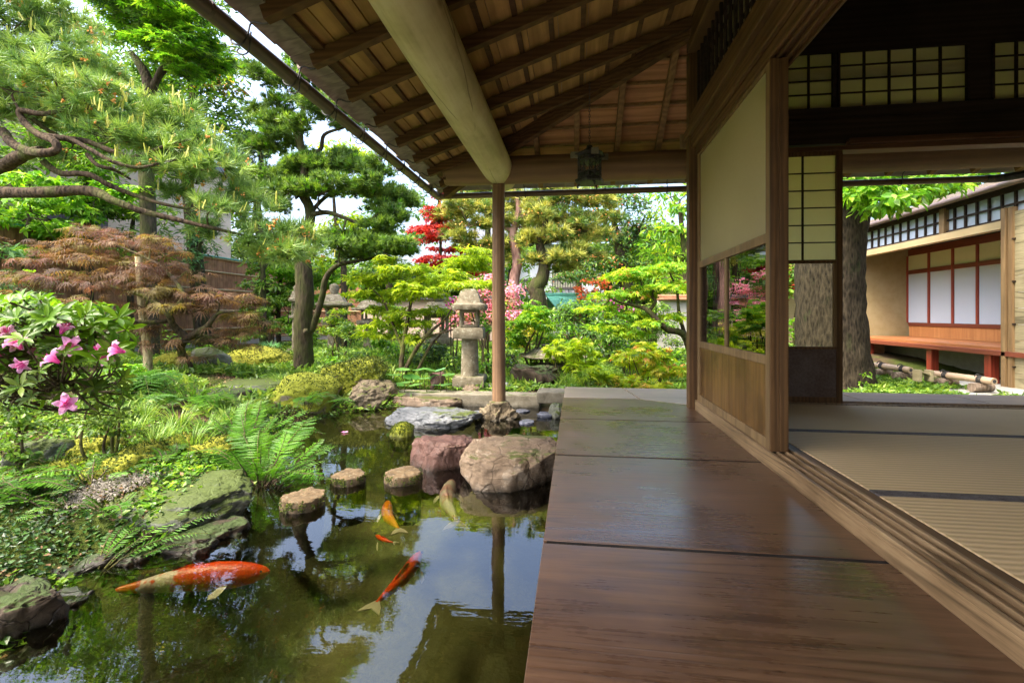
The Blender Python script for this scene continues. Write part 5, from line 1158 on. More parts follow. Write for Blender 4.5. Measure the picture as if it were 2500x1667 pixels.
nearpine = plant('pine_tree', 'long needled pine with orange cones, its mossy boughs reaching in from the left edge', 'tree', Gd(-430, 3.9), trunkL, cl,
  [('pine', 'tuft', .12, .62, dict(up=.45, jit=.7, sub=11, subr=.5, shell=.2))], tm='barkpine', twigs=6, rt=.006, wob=.10, tjit=.1)
# its candles and cones, parts of the tree
fb = FB(); p, d = cloud(cl, 110, 9, .7, 0, .5); q = p+d*.02; n = len(q)
up = unit(rng.normal(size=(n, 3))*.22+A_([0, 0, 1])); fb.inst(A_([(-.07,0,.04),(.07,0,.04),(0,0,-.08),(.05,.9,.03),(-.05,.9,.03),(0,.9,-.05),(0,1,0)]), I_([(0,1,3),(0,3,4),(1,2,5),(1,5,3),(2,0,4),(2,4,5),(3,5,6),(5,4,6),(4,3,6)]), q, unit(np.cross(up, rng.normal(size=(n, 3)))), up, rng.uniform(.05, .115, n))
k = n//3
for _ in range(2): fb.inst(A_([(-.07,0,.04),(.07,0,.04),(0,0,-.08),(.05,.9,.03),(-.05,.9,.03),(0,1,0)]), I_([(0,1,3),(0,3,4),(1,2,3),(2,0,4),(4,3,5)]), q[:k*2]+rng.normal(size=(k*2, 3))*.012, unit(np.cross(up[:k*2], rng.normal(size=(k*2, 3)))), unit(up[:k*2]+rng.normal(size=(k*2, 3))*.25), rng.uniform(.04, .08, k*2))
tag(fb.build('candles', 'candle', nearpine, loc=PW[nearpine.name]), kind='stuff')
fb = FB(); p, d = cloud(cl, 34, 9, .7, 0, .5); n = len(p)
for _ in range(6): fb.inst(oct_v, oct_t, p+rng.normal(size=(n, 3))*.010, unit(rng.normal(size=(n, 3))), rng.normal(size=(n, 3)), rng.uniform(.006, .012, n))
tag(fb.build('young_cones', 'cone', nearpine, loc=PW[nearpine.name]), kind='stuff')

# -- 2. the main tree
Z = 6.2
b0 = Gd(698, Z)
tr = [([b0, P(697,800,Z), P(696,740,Z), P(700,680,Z), P(696,610,Z), P(688,570,Z), P(697,535,Z), P(712,505,Z), P(708,470,Z), P(693,440,Z), P(700,400,Z), P(698,360,Z), P(688,325,Z), P(690,290,Z), P(697,255,Z), P(690,215,Z), P(700,180,Z)], [.135,.118,.112,.115,.105,.085,.07,.062,.06,.06,.052,.045,.05,.04,.028,.02,.012]),
 ([P(716,760,Z), P(738,690,Z-.1), P(748,640,Z-.15), P(775,610,Z-.2), P(820,600,Z-.2), P(870,590,Z-.1)], [.04,.04,.036,.03,.022,.012]),
 ([P(708,495,Z), P(750,488,Z-.1), P(790,500,Z-.2), P(830,512,Z-.2), P(870,492,Z-.2)], [.035,.03,.024,.018,.01]),
 ([P(690,320,Z), P(665,290,Z), P(645,262,Z+.1), P(628,230,Z+.1)], [.03,.022,.016,.01]),
 ([P(700,350,Z), P(735,345,Z), P(745,310,Z-.1), P(785,295,Z-.1), P(820,285,Z)], [.028,.026,.022,.014,.008]),
 ([P(708,470,Z), P(680,425,Z), P(650,400,Z+.2), P(610,380,Z+.2)], [.03,.022,.016,.008]),
 ([P(706,500,Z), P(745,455,Z+.2), P(800,430,Z+.2), P(860,425,Z+.2)], [.03,.024,.016,.008])]
pc = [(600,170,.1,35,18),(650,190,0,50,28),(700,150,.1,45,24),(640,235,0,40,20),(735,185,.1,45,22),(720,240,-.2,45,18),(630,290,.1,50,22),(690,280,-.3,35,14),(760,270,.1,45,20),(800,290,-.1,45,16),(740,215,.4,60,20),(650,330,.2,50,18),(600,340,.3,40,18),(680,395,.2,60,28),(740,385,0,60,30),(800,390,.1,60,28),(850,400,0,50,26),(620,410,.1,50,26),(660,440,-.2,60,24),(730,440,-.2,60,24),(800,440,-.1,60,24),(860,440,-.1,45,20),(880,480,0,45,22),(910,505,-.1,35,20),(860,520,-.2,40,16),(790,545,-.1,50,20),(840,560,-.2,60,24),(890,575,-.1,55,20),(930,585,-.1,35,14),(820,590,-.2,45,14),(910,450,.2,45,22),(940,470,.3,35,18),(640,470,.1,40,16),(590,250,.2,30,12)]
cl = clumps(pc, Z, 1.0, 1, 1.1)
plant('conifer_tree', 'tall cloud pruned dark conifer with a stout straight trunk standing beyond the pond', 'tree', b0, tr, cl,
  [('podo', 'podo', .10, .85, dict(up=.7, jit=.6, sub=12, flat=.1, subr=.42)), ('mid', 'podo', .09, .30, dict(up=1, jit=.4, sub=10)), ('green', 'podo', .08, .07, dict(up=1, jit=.4, sub=10))], tm='bark', twigs=6, rt=.008, wob=.14, tjit=.05)
kn = MB().tube([P(702,760,Z-.11), P(703,763,Z-.18)], [.035,.02], 14, jit=.1); kn = kn.build('branch_scar', 'bark', bpy.data.objects['conifer_tree'], smooth=True)

# -- 3. brown laceleaf maple
Z = 5.4
b0 = Gd(455, 5.7)
tr = [([b0, P(440,850,5.6), P(415,800,5.5), P(440,770,5.4), P(475,750,5.3), P(500,720,5.3), P(540,715,5.3)], [.05,.045,.042,.04,.03,.02,.01]),
 ([P(430,775,5.4), P(400,750,5.3), P(385,720,5.2), P(350,690,5.2), P(300,670,5.2), P(230,650,5.2)], [.04,.035,.03,.024,.016,.01]),
 ([P(385,720,5.2), P(420,680,5.3), P(380,620,5.4), P(330,590,5.4), P(260,560,5.4)], [.028,.024,.018,.014,.008]),
 ([P(395,735,5.3), P(330,740,5.1), P(230,720,4.9), P(150,700,4.8), P(60,680,4.7)], [.028,.022,.018,.014,.008])]
pc = [(240,545,.3,60,20),(310,560,.2,70,24),(180,575,.2,70,20),(380,585,.2,60,24),(100,600,.1,70,20),(250,600,0,80,24),(340,620,-.1,80,24),(430,630,.1,60,26),(40,640,0,70,22),(150,640,-.1,80,24),(250,655,-.2,80,26),(370,670,-.1,80,24),(470,680,.1,60,28),(520,700,.1,60,30),(560,730,.1,50,30),(430,715,-.1,60,20),(330,715,-.2,70,24),(200,700,-.3,80,24),(90,690,-.2,80,22),(10,700,-.1,60,22),(300,760,-.2,60,20),(390,790,-.1,60,20),(480,780,0,60,22),(540,765,.1,45,20),(600,760,.3,40,18),(450,820,.1,40,12),(570,690,.2,45,20),(60,560,.4,60,16)]
plant('laceleaf_maple', 'spreading brown red laceleaf maple with layered feathery foliage in front of the bark fence', 'tree', b0, tr, clumps(pc, Z, .9, 1),
  [('brown', 'lace', .14, .42, dict(up=.75, jit=.4, flat=.3, droop=.5)), ('lacegreen', 'lace', .14, .45, dict(up=.75, jit=.4, flat=.3, droop=.5), lambda i: i % 3 == 1), ('lacered', 'lace', .14, .25, dict(up=.75, jit=.4, flat=.3, droop=.5), lambda i: i in (0,1,2,4,8,9,12,18,19,20,27))], tm='twig', twigs=6, wob=.16, rt=.008)
sp_ = Gd(340, 5.3); st = MB().tube([sp_, P(338,800,5.3), P(325,700,5.3), P(318,590,5.3)], [.045,.042,.036,.032], 12, jit=.03)
tag(st.build('support_post', 'pale', smooth=True, loc=sp_), 'pale peeled pole standing upright inside the laceleaf maple', 'pole')

# -- generic helper for bushy things
def bush(name, label, cat, x0, x1, yt, yb, Z, layers, n=14, rr=(.2, .34), fl=.75, group=None, tm='twig', stems=4, dep=.9, seed=1, low=.0, twigs=3):
    r = random.Random(seed); c = P((x0+x1)/2, yb, Z); g = Gd((x0+x1)/2, Z); W_ = px(x1-x0, Z)/2; zt_ = EYE-(yt*K-HOR)/F*Z; zb_ = EYE-(yb*K-HOR)/F*Z; H_ = zt_-zb_
    cl = []
    for i in range(n):
        a = r.uniform(0, 6.28); q = math.sqrt(r.random())*.85; h = low+(1-low)*r.random()**.8
        prof = math.sqrt(max(.05, 1-(h*.9)**2)); rad = r.uniform(*rr)*min(W_, max(H_, .3)*.9)*1.25
        cl.append((c.x+math.cos(a)*q*W_*prof, c.y+math.sin(a)*q*W_*prof*dep, zb_+h*H_*.88, rad, rad*.95, rad*fl))
    tr = []
    for i in range(stems):
        a = r.uniform(0, 6.28); e = Vector((c.x+math.cos(a)*W_*.4, c.y+math.sin(a)*W_*.35, zb_+H_*r.uniform(.45, .75))); s0 = g+Vector((math.cos(a)*.05, math.sin(a)*.05, -.02))
        tr.append(([s0, s0.lerp(e, .4)+Vector((r.gauss(0, .05), r.gauss(0, .05), 0)), e], [.004+.018*H_, .003+.012*H_, .002+.004*H_]))
    return plant(name, label, cat, g, tr, cl, layers, group, tm, twigs, .006, .12, 'crown' if cat == 'tree' else 'leaves', 8)

MP = dict(up=.65, jit=.6, flat=.2, droop=.35)
# lime green maples of the middle ground
Z = 6.0
b0 = Gd(925, Z)
tr = [([b0, P(922,830,Z), P(930,770,Z), P(940,715,Z), P(948,670,Z), P(960,630,Z)], [.035,.03,.026,.022,.016,.008]), ([b0, P(940,830,Z), P(975,775,Z-.1), P(1020,735,Z-.1), P(1040,705,Z)], [.03,.026,.022,.015,.008]),
 ([P(925,800,Z), P(900,740,Z+.1), P(880,690,Z+.1), P(850,660,Z+.2)], [.02,.017,.012,.006]), ([P(975,775,Z), P(1030,760,Z-.2), P(1060,750,Z-.2)], [.015,.012,.006]), ([P(960,850,Z), P(985,800,Z), P(1010,770,Z), P(1050,730,Z-.2)], [.02,.018,.012,.006])]
pc = [(850,650,.1,50,14),(900,635,0,55,16),(960,625,.1,55,16),(1010,640,0,45,14),(930,665,-.2,60,15),(980,680,0,50,14),(880,690,.2,50,14),(840,680,.3,45,12),(1050,610,.3,55,18),(1085,600,.5,45,14),(1020,655,.2,50,12),(930,720,.1,50,12),(890,750,.2,45,12),(960,745,.2,45,10),(1060,660,-.3,45,12),(1095,655,-.3,35,10),(860,720,.3,40,12),(820,640,.4,40,14),(1000,715,.1,35,9),(870,770,.3,40,10),(950,780,.1,40,10)]
pc = [(a, b_, c, d, e*1.35) for a, b_, c, d, e in pc]
plant('maple_tree', 'lime green young maple with many thin leaning stems left of the nearest stone lantern', 'tree', b0, tr, clumps(pc, Z, 1.0),
  [('lime', 'maple', .085, .8, MP)], tm='pale2' if 'pale2' in M else 'twig', twigs=6, wob=.1, rt=.006)
bush('maple_bush', 'light green maple bush just right of the round post', 'shrub', 1150, 1300, 690, 850, 6.6, [('green', 'maple', .095, .8, MP), ('lime', 'maple', .095, .3, MP)], 20, seed=3, stems=5)
bush('maple_bush', 'yellow green low maple spreading above the dark craggy boulder', 'shrub', 1215, 1400, 775, 860, 5.9, [('lime', 'maple7', .10, .9, MP)], 18, seed=4, stems=5, fl=.5)
bush('maple_bush', 'orange tinged low maple behind the veranda end', 'shrub', 1370, 1590, 790, 884, 5.6, [('lime', 'maple7', .10, .8, MP), ('yellow', 'maple7', .10, .25, MP), ('orange_tip', 'maple', .07, .04, MP)], 26, seed=5, stems=6, fl=.5)
bush('maple_bush', 'bright lime maple tuft low at the foot of the snow viewing lantern', 'shrub', 1290, 1400, 835, 880, 5.5, [('lime', 'maple7', .10, .9, MP)], 10, seed=6, stems=3, fl=.5)
bush('shrub', 'yellow leaved shrub under the copper roofed gate', 'shrub', 1150, 1290, 735, 800, 7.6, [('yellow', 'diamond', .06, .8), ('lime', 'maple', .07, .5, MP)], 16, seed=7)
# conifer mounds
Z = 8.2
pc = [(1270,730,.2,50,20),(1320,715,.3,55,22),(1370,735,.2,50,22),(1420,745,.1,45,20),(1300,760,0,55,20),(1360,770,-.1,55,20),(1410,785,-.2,45,18),(1340,800,-.3,55,18),(1280,790,-.1,50,16),(1400,810,-.3,45,14)]
plant('conifer_bush', 'broad dark green conifer shrub with soft layered sprays before the gate', 'shrub', Gd(1345, 8.2), [([Gd(1345, 8.2), P(1345,790,8.2), P(1340,740,8.3)], [.06,.05,.02])], clumps(pc, Z, .9), [('green', 'slim', .10, .5, dict(up=.6, flat=.3)), ('dark', 'slim', .10, .8, dict(up=.6, flat=.3))], twigs=5)
# gnarly maple from the right
Z = 6.9
tr = [([Gd(1600, Z), P(1575,775,Z), P(1530,755,Z-.1), P(1490,715,Z-.1), P(1470,705,Z), P(1425,695,Z), P(1385,675,Z+.1)], [.06,.05,.045,.035,.028,.016,.008]), ([P(1490,715,Z), P(1505,690,Z), P(1480,670,Z+.1), P(1470,640,Z+.1)], [.03,.022,.015,.008]), ([P(1575,775,Z), P(1560,720,Z+.1), P(1555,670,Z+.2), P(1540,630,Z+.2)], [.03,.025,.018,.01])]
pc = [(1430,640,.3,50,16),(1480,625,.2,50,18),(1530,620,.3,50,18),(1560,660,.2,45,18),(1400,680,.2,50,14),(1450,680,.1,50,14),(1510,670,.1,45,14),(1380,710,.1,45,12),(1430,725,0,50,12),(1490,745,-.1,45,12),(1550,730,0,40,14),(1400,755,.0,45,12),(1450,770,0,40,12)]
plant('maple_tree', 'gnarled maple with a mossy bent trunk leaning in beside the corner post', 'tree', Gd(1600, Z), tr, clumps(pc, Z, .9), [('lime', 'maple', .08, .55, MP), ('green', 'maple', .08, .45, MP), ('orange_tip', 'maple', .07, .10, MP, lambda i: i in (3, 10, 6))], twigs=6, wob=.12, tm='bark')
# azaleas
bush('azalea_bush', 'pink and white flowering azalea behind the nearest lantern and round post', 'shrub', 1010, 1215, 625, 760, 9.2, [('pink', 'diamond', .07, .75), ('mid', 'diamond', .07, .5)], 20, seed=8)
bush('azalea_bush', 'small magenta azalea spray between the two lantern caps', 'shrub', 1020, 1062, 668, 760, 6.9, [('magenta', 'diamond', .05, .8), ('green', 'diamond', .06, .5)], 7, seed=9, stems=3, low=.5)
bush('azalea_bush', 'magenta azalea beside the copper roofed gate', 'shrub', 1362, 1480, 650, 800, 8.6, [('magenta', 'diamond', .06, .35), ('green', 'diamond', .07, .9)], 22, seed=10)
bush('azalea_bush', 'coral red azalea in front of the white house', 'shrub', 1315, 1410, 635, 700, 12.2, [('coral', 'diamond', .10, .8), ('mid', 'diamond', .1, .25)], 12, seed=11)
# small leaved shrubs, left middle
for i, a in enumerate([(722,850,735,860,6.9,'mid','leafy small leaved shrub right behind the main trunk'), (820,930,770,870,7.1,'green','small leaved shrub behind the striped grass'), (935,1060,790,880,6.6,'dark','dark leaved shrub at the left side of the nearest lantern'), (640,740,640,720,9.6,'mid','shrub of pale leaves hiding the end of the bark fence'), (1085,1150,700,880,6.3,'green','green leafy shrub between the lantern and the round post'), (730,820,700,770,8.2,'lime','yellow green shrub beneath the broad roofed lantern'), (1040,1150,830,890,6.0,'green','low leafy plant at the lantern base'), (1130,1210,810,880,6.9,'dark','dark leaved shrub behind the round post'), (940,1010,740,800,8.0,'mid','shrub in front of the round capped lantern'), (560,650,700,790,8.6,'mid','shrub before the fence corner'), (1430,1570,700,800,9.0,'mid','leafy shrub beneath the gnarled maple')]):
    bush('shrub', a[6], 'shrub', *a[:5], [(a[5], 'diamond', .05, .8), ('mid', 'diamond', .05, .3)], 14, seed=20+i)
# low band of shrubs and young plants that hides the ground in the middle
lows = [(560,640,800,860,7.2,'mid','low leafy plant at the right end of the moss mound'), (735,800,815,862,6.0,'green','low bright plants at the right foot of the conifer trunk'), (790,860,800,868,6.6,'mid','round leafy shrub above the tilted boulder'), (880,960,775,850,6.8,'green','leafy shrub at the foot of the lime green maple'), (960,1030,770,850,7.2,'lime','yellow green shrub behind the butterbur leaves'), (1010,1060,800,885,5.9,'mid','narrow leafy plant hugging the lantern shaft at left'), (1100,1140,800,888,5.9,'green','narrow leafy plant between lantern and post'), (1150,1200,770,860,6.2,'green','leafy shrub close behind the round post'), (1250,1330,700,790,8.8,'green','leafy shrub left of the conifer bush'), (1400,1500,790,850,7.2,'mid','darker leafy shrub under the gnarled maple'), (1480,1580,800,870,6.6,'green','green shrub against the corner post'), (640,740,730,800,8.8,'green','light shrub left behind the conifer trunk'), (750,840,735,800,8.6,'mid','shrub below the broad roofed lantern, right'), (860,950,700,770,9.0,'green','shrub in front of the low tiled wall')]
for i, a in enumerate(lows): bush('shrub', a[6], 'shrub', *a[:5], [(a[5], 'diamond', .045, .8), ('dark', 'diamond', .045, .3)], 12, seed=120+i, fl=.9)
# thin tree with whorled leaves by the fence
Z = 9.0
plant('small_tree', 'thin straight tree with whorled leaves in front of the bark fence end', 'tree', Gd(606, Z), [([Gd(606, Z), P(605,700,Z), P(603,600,Z), P(598,520,Z)], [.055,.05,.04,.03])], clumps([(575,600,0,30,12),(630,590,0,30,12),(610,650,-.1,35,14),(570,560,.1,40,14),(640,540,.1,40,16),(600,520,.1,40,16),(650,610,0,30,12)], Z), [('mid', 'slim', .14, .7, dict(up=.3))], twigs=4)
for i, (x, Zq) in enumerate([(330,7.6),(395,7.4),(520,7.9)]):
    bush('shrub', ['green shrub behind the laceleaf maple, left', 'small green shrub behind the pale pole', 'green shrub at the foot of the bark fence'][i], 'shrub', x-60, x+60, 740+i*15, 850, Zq, [('green', 'diamond', .06, .5)], 9, seed=70+i)
# ---------------------------------------------------------------- background trees
def btree(label, base_dx, Z, tr_px, cl_px, layers, tm='bark', name='garden_tree', twigs=3, dep=.8, wob=.1):
    g = Gd(base_dx, Z); tr = []
    for pts, rad in tr_px: tr.append(([g if p is None else P(p[0], p[1], Z+(p[2] if len(p) > 2 else 0)) for p in pts], rad))
    return plant(name, label, 'tree', g, [(a, [q*.75 for q in b_]) for a, b_ in tr], clumps(cl_px, Z, dep, 1, 1.2), layers, None, tm, twigs, .012, wob, tjit=.05)
r = random.Random(5)
def fill(x0, x1, y0, y1, n, rx, rz, dz=.8, seed=0):
    q = random.Random(seed); return [(q.uniform(x0, x1), q.uniform(y0, y1), q.uniform(-dz, dz), rx*q.uniform(.75, 1.25), rz*q.uniform(.75, 1.25)) for _ in range(n)]
# two red pines in the centre background
btree('olive needled pine with pinkish bare trunk just right of the round post', 1185, 11.2, [([None, (1180,660), (1188,600), (1178,540), (1192,480), (1180,420)], [.20,.17,.15,.12,.10,.06]), ([(1178,530), (1120,510), (1080,520)], [.07,.05,.02]), ([(1190,500), (1240,490), (1280,500)], [.07,.05,.02])],
      [(1060,470,0,45,16),(1110,480,.3,50,18),(1090,520,0,50,18),(1050,550,.2,50,18),(1110,565,0,45,16),(1180,460,.2,50,20),(1230,470,0,50,20),(1200,520,.1,45,16),(1250,520,.1,45,18),(1160,430,.3,50,16),(1040,500,.4,45,16),(1090,440,.3,50,14),(1160,560,.1,40,12),(1130,450,.6,50,14)],
      [('olive', 'tuftfar', .22, .8, dict(up=.9, jit=.6)), ('podo', 'tuftfar', .22, .25, dict(up=.9, jit=.6)), ('cone', 'diamond', .05, .02)], 'barkred', 'pine_tree', 6, wob=.16)
btree('olive needled pine with thick mossy pale trunk in front of the white house', 1238, 10.6, [([None, (1236,690), (1230,660), (1245,640), (1250,600), (1240,560), (1255,510), (1240,470), (1250,430)], [.26,.24,.23,.20,.15,.12,.10,.08,.05]), ([(1250,600), (1290,590), (1330,600)], [.06,.04,.02]), ([(1245,560), (1300,540), (1350,530)], [.07,.05,.02])],
      [(1250,440,0,50,18),(1300,450,.2,55,20),(1350,470,.2,50,20),(1240,490,0,50,18),(1300,500,0,55,20),(1270,550,0,55,20),(1330,550,.1,55,20),(1380,540,.2,45,18),(1300,590,0,50,18),(1350,590,.1,45,16),(1240,600,.1,45,16),(1210,560,.1,40,16),(1290,620,.1,35,10),(1400,500,.2,40,16)],
      [('olive', 'tuftfar', .20, .85, dict(up=.9, jit=.6)), ('podo', 'tuftfar', .20, .25, dict(up=.9, jit=.6)), ('cone', 'diamond', .05, .03)], 'bark', 'pine_tree', 6, wob=.16)
btree('broadleaf evergreen with mossy trunk left of the open sky gap', 1438, 13.0, [([None, (1436,690), (1438,650), (1425,590), (1415,530), (1400,470)], [.28,.26,.24,.16,.11,.06]), ([(1425,590), (1460,540), (1480,500)], [.1,.07,.03]), ([(1415,540), (1380,500), (1370,460)], [.08,.05,.02])],
      [(1360,440,0,45,22),(1400,450,.2,45,22),(1440,460,0,45,22),(1470,480,.2,40,20),(1380,490,0,45,20),(1430,510,0,50,20),(1470,530,.1,45,18),(1400,550,0,50,20),(1450,570,.1,50,18),(1350,610,-.3,55,20),(1400,600,0,50,20),(1460,610,.1,45,16),(1310,640,-.4,45,14),(1380,640,-.2,50,12),(1440,640,.3,50,12),(1420,420,.4,50,20)],
      [('mid', 'slim', .17, .55), ('blue', 'slim', .17, .35), ('dark', 'slim', .17, .35), ('coral', 'diamond', .08, .03)], 'bark', twigs=6)
btree('bright green willowy tree at the right end of the garden view', 1580, 11.0, [([None, (1578,650), (1570,560), (1560,470)], [.16,.13,.09,.05])],
      [(1530,450,0,40,16),(1575,440,.2,45,20),(1610,480,.2,50,25),(1560,480,0,40,14),(1520,530,0,45,20),(1570,540,.1,45,20),(1500,570,.1,40,18),(1545,590,0,45,20),(1590,600,.2,45,24),(1530,640,.1,50,14),(1600,540,.1,45,20)],
      [('green', 'slim', .20, .8, dict(up=.3, droop=1.)), ('lime', 'slim', .20, .2, dict(up=.3, droop=1.))], twigs=5)
btree('slender scarlet maple between the conifer and the round post', 1015, 11.8, [([None, (1010,640), (1012,560), (1006,480), (1010,440)], [.07,.06,.045,.03,.015])],
      [(1010,455,0,20,12),(1000,485,0,24,14),(1018,505,.1,32,14),(985,525,.1,34,14),(1030,530,-.1,32,12),(1000,548,0,34,12),(968,560,.2,28,9),(1045,575,0,26,10),(1010,610,.1,45,12),(1060,630,.2,40,10),(975,600,.2,30,8)],
      [('redm', 'maple3', .13, 1.0, dict(up=.6, flat=.3))], twigs=5)
# lime crown behind the main tree
btree('yellow green broadleaf tree glowing behind the conifer trunk', 790, 9.5, [([None, (790,640), (785,560), (770,500), (765,420)], [.09,.08,.06,.05,.03])],
      [(760,340,.3,50,20),(800,355,.4,50,22),(740,365,.2,35,20),(760,520,0,45,16),(810,510,.1,50,18),(850,540,.1,40,16),(740,550,0,40,18),(790,560,0,50,16),(830,380,.5,40,18),(860,600,.3,40,16),(760,600,.2,40,16)],
      [('lime', 'slim', .17, .9, dict(up=.3, droop=.8)), ('green', 'slim', .17, .3)], twigs=4)
# upper left: tall maple and evergreen
btree('tall maple with fresh green drooping leaf layers behind the near pine', 345, 7.2, [([None, (340,500), (335,300), (340,190), (300,120)], [.17,.14,.12,.10,.05]), ([(340,220), (375,150), (400,90)], [.07,.05,.03]), ([(335,300), (370,170,.1), (460,130)], [.06,.05,.02])],
      [(330,20,0,70,22),(400,15,-.2,65,22),(440,50,-.3,60,22),(370,60,-.2,65,20),(470,90,-.2,50,20),(410,100,-.4,60,20),(340,100,-.2,55,16),(460,130,-.3,50,18),(500,150,-.1,35,16),(400,140,-.3,50,14),(290,50,.2,60,20),(270,10,.1,60,24),(430,165,-.3,45,12),(340,-60,0,90,40),(450,-40,-.2,70,40),(240,-50,.1,80,40)],
      [('green', 'maple', .12, 1.25, dict(up=.85, jit=.4, flat=.35, droop=.4)), ('dark', 'maple', .11, .3, dict(up=.8, jit=.4))], twigs=5)
btree('glossy evergreen with orange young shoots rising against the sky at upper left', 470, 9.5, [([None, (450,600), (430,400), (440,250), (450,150)], [.2,.17,.14,.10,.05]), ([(430,400), (360,300), (320,220)], [.09,.07,.03])],
      [(400,200,.3,60,35),(450,180,.1,60,35),(500,120,.2,45,28),(520,160,0,45,26),(490,200,-.1,55,28),(520,190,.2,35,22),(450,240,-.1,60,28),(510,250,-.1,50,24),(540,265,0,40,22),(560,300,0,35,18),(480,290,0,60,26),(540,320,0,45,20),(400,270,.2,60,30),(340,230,.4,60,35),(280,180,.5,65,40),(300,280,.4,60,35),(220,240,.6,70,40),(360,330,.3,60,30),(440,340,.2,60,26),(480,60,.3,45,28),(470,10,.4,50,35),(200,150,.7,80,50),(130,300,.7,80,45)],
      [('mid', 'slim', .17, .9), ('dark', 'slim', .17, .6), ('yellow', 'slim', .14, .18, dict(up=.8), lambda i: i in (0,1,3,4,6,7,8,10,11)), ('orange_tip', 'slim', .11, .22, dict(up=.9), lambda i: i in (8,9,11))], twigs=4)
btree('broad leafy tree filling the space behind the near pine', 200, 8.0, [([None, (200,500), (180,350), (150,200)], [.12,.10,.08,.04])],
      fill(-60, 330, 330, 560, 16, 60, 26, .6, 101)+fill(60, 420, 180, 420, 16, 60, 30, .6, 102)+fill(180, 490, 40, 260, 16, 50, 28, .5, 103), [('green', 'slim', .13, .5), ('mid', 'slim', .13, .6)], twigs=3)
# dark conifers between evergreen and main tree
btree('dark pine seen between the near pine and the conifer, against the pale sky', 620, 10.5, [([None, (600,560), (590,450), (600,360), (580,300)], [.14,.12,.10,.07,.04])],
      [(580,330,0,40,16),(620,350,.1,40,16),(560,370,0,40,18),(600,400,0,50,20),(560,420,0,50,20),(640,430,.1,45,16),(590,450,0,50,18),(540,460,.1,45,18),(620,300,.2,30,12)],
      [('podo', 'tuftfar', .22, .9, dict(up=.8)), ], twigs=5)
btree('pale green tree in the gap right of the conifer crown', 900, 14.0, [([None, (890,600), (880,500), (870,440)], [.14,.12,.09,.05])],
      fill(810, 990, 440, 560, 14, 40, 16, 1, 3), [('blue', 'diamond', .15, .5), ('mid', 'diamond', .15, .4)], twigs=4)
# greens behind the laceleaf, left
for i, (x, y0, y1, Zq, w_, m, lab) in enumerate([(60,400,640,7.0,150,'green','leafy green maple under the long pine bough at far left'), (200,420,600,7.6,120,'green','light leaved maple behind the brown laceleaf, below the pine bough'), (300,470,560,8.4,100,'mid','narrow leaved shrub against the beige wall'), (-20,520,700,6.0,110,'blue','bluish strap leaved shrub at the left frame edge'), (455,520,600,9.2,60,'blue','dark leafed branchy tree before the beige building'), (640,560,700,10.5,90,'mid','leafy tree behind the conifer trunk at the fence end'), (700,620,740,10.5,110,'green','light green tree beyond the fence corner')]):
    btree(lab, x, Zq, [([None, (x, (y0+y1)/2+60), (x+8, (y0+y1)/2-20)], [.07,.06,.03])], fill(x-w_*.8, x+w_*.8, y0, y1, 13, w_*.33, 20, .6, 30+i), [(m, 'slim' if i in (2, 3, 4) else 'maple3', .12, .9, dict(up=.6, flat=.3))], twigs=4)
# far belt that closes the horizon, each a tree
far = [(-150,17,'dark'), (60,17,'mid'), (420,17,'mid'), (660,18,'dark'), (780,17,'mid'), (900,18,'dark'), (1000,18,'mid'), (1100,19,'blue'), (1500,18,'mid'), (1640,17,'mid')]
for i, (x, Zq, m) in enumerate(far):
    y0 = [300,420,430,520,560,600,610,600,590,430][i]
    btree(['far dark treetops behind the beige building, farthest left', 'far green tree behind the bough at left', 'far tree behind the evergreen', 'far dark tree behind the fence corner', 'far tree left of the conifer branches', 'far dark tree above the low tiled wall', 'far tree behind the scarlet maple', 'far bluish tree behind the round post', 'far tree beside the white house', 'far tall tree behind the corner post'][i], x, Zq, [([None, (x, 640), (x, y0+60)], [.2,.16,.08])],
          fill(x-85, x+85, y0, 740, 16, 48, 30, 1.2, 50+i), [(m, 'diamond', .20, .9), ('mid', 'diamond', .2, .3)], twigs=2)

for i, (x, Zq, y0, y1, m, lab) in enumerate([(1120,14,430,600,'olive','olive pine crown filling the sky left of the round post'), (1330,15,430,600,'mid','tall leafy tree above the white house, centre'), (1480,15.5,520,690,'green','fresh green tree hiding the right part of the white house'), (1400,16,560,680,'mid','leafy tree before the white house wall'), (1170,15,560,700,'green','bright tree between the pink trunk and the round post'), (1560,14,480,700,'lime','yellow green tree beside the corner post, far')]):
    btree(lab, x, Zq, [([None, (x, (y0+y1)/2+40), (x+6, y0+30)], [.14,.12,.06])], fill(x-75, x+75, y0, y1, 16, 34, 20, 1.0, 150+i), [(m, 'tuftfar' if m == 'olive' else 'slim', .2, .6, dict(up=.5)), ('mid', 'diamond', .12, .25)], twigs=3)
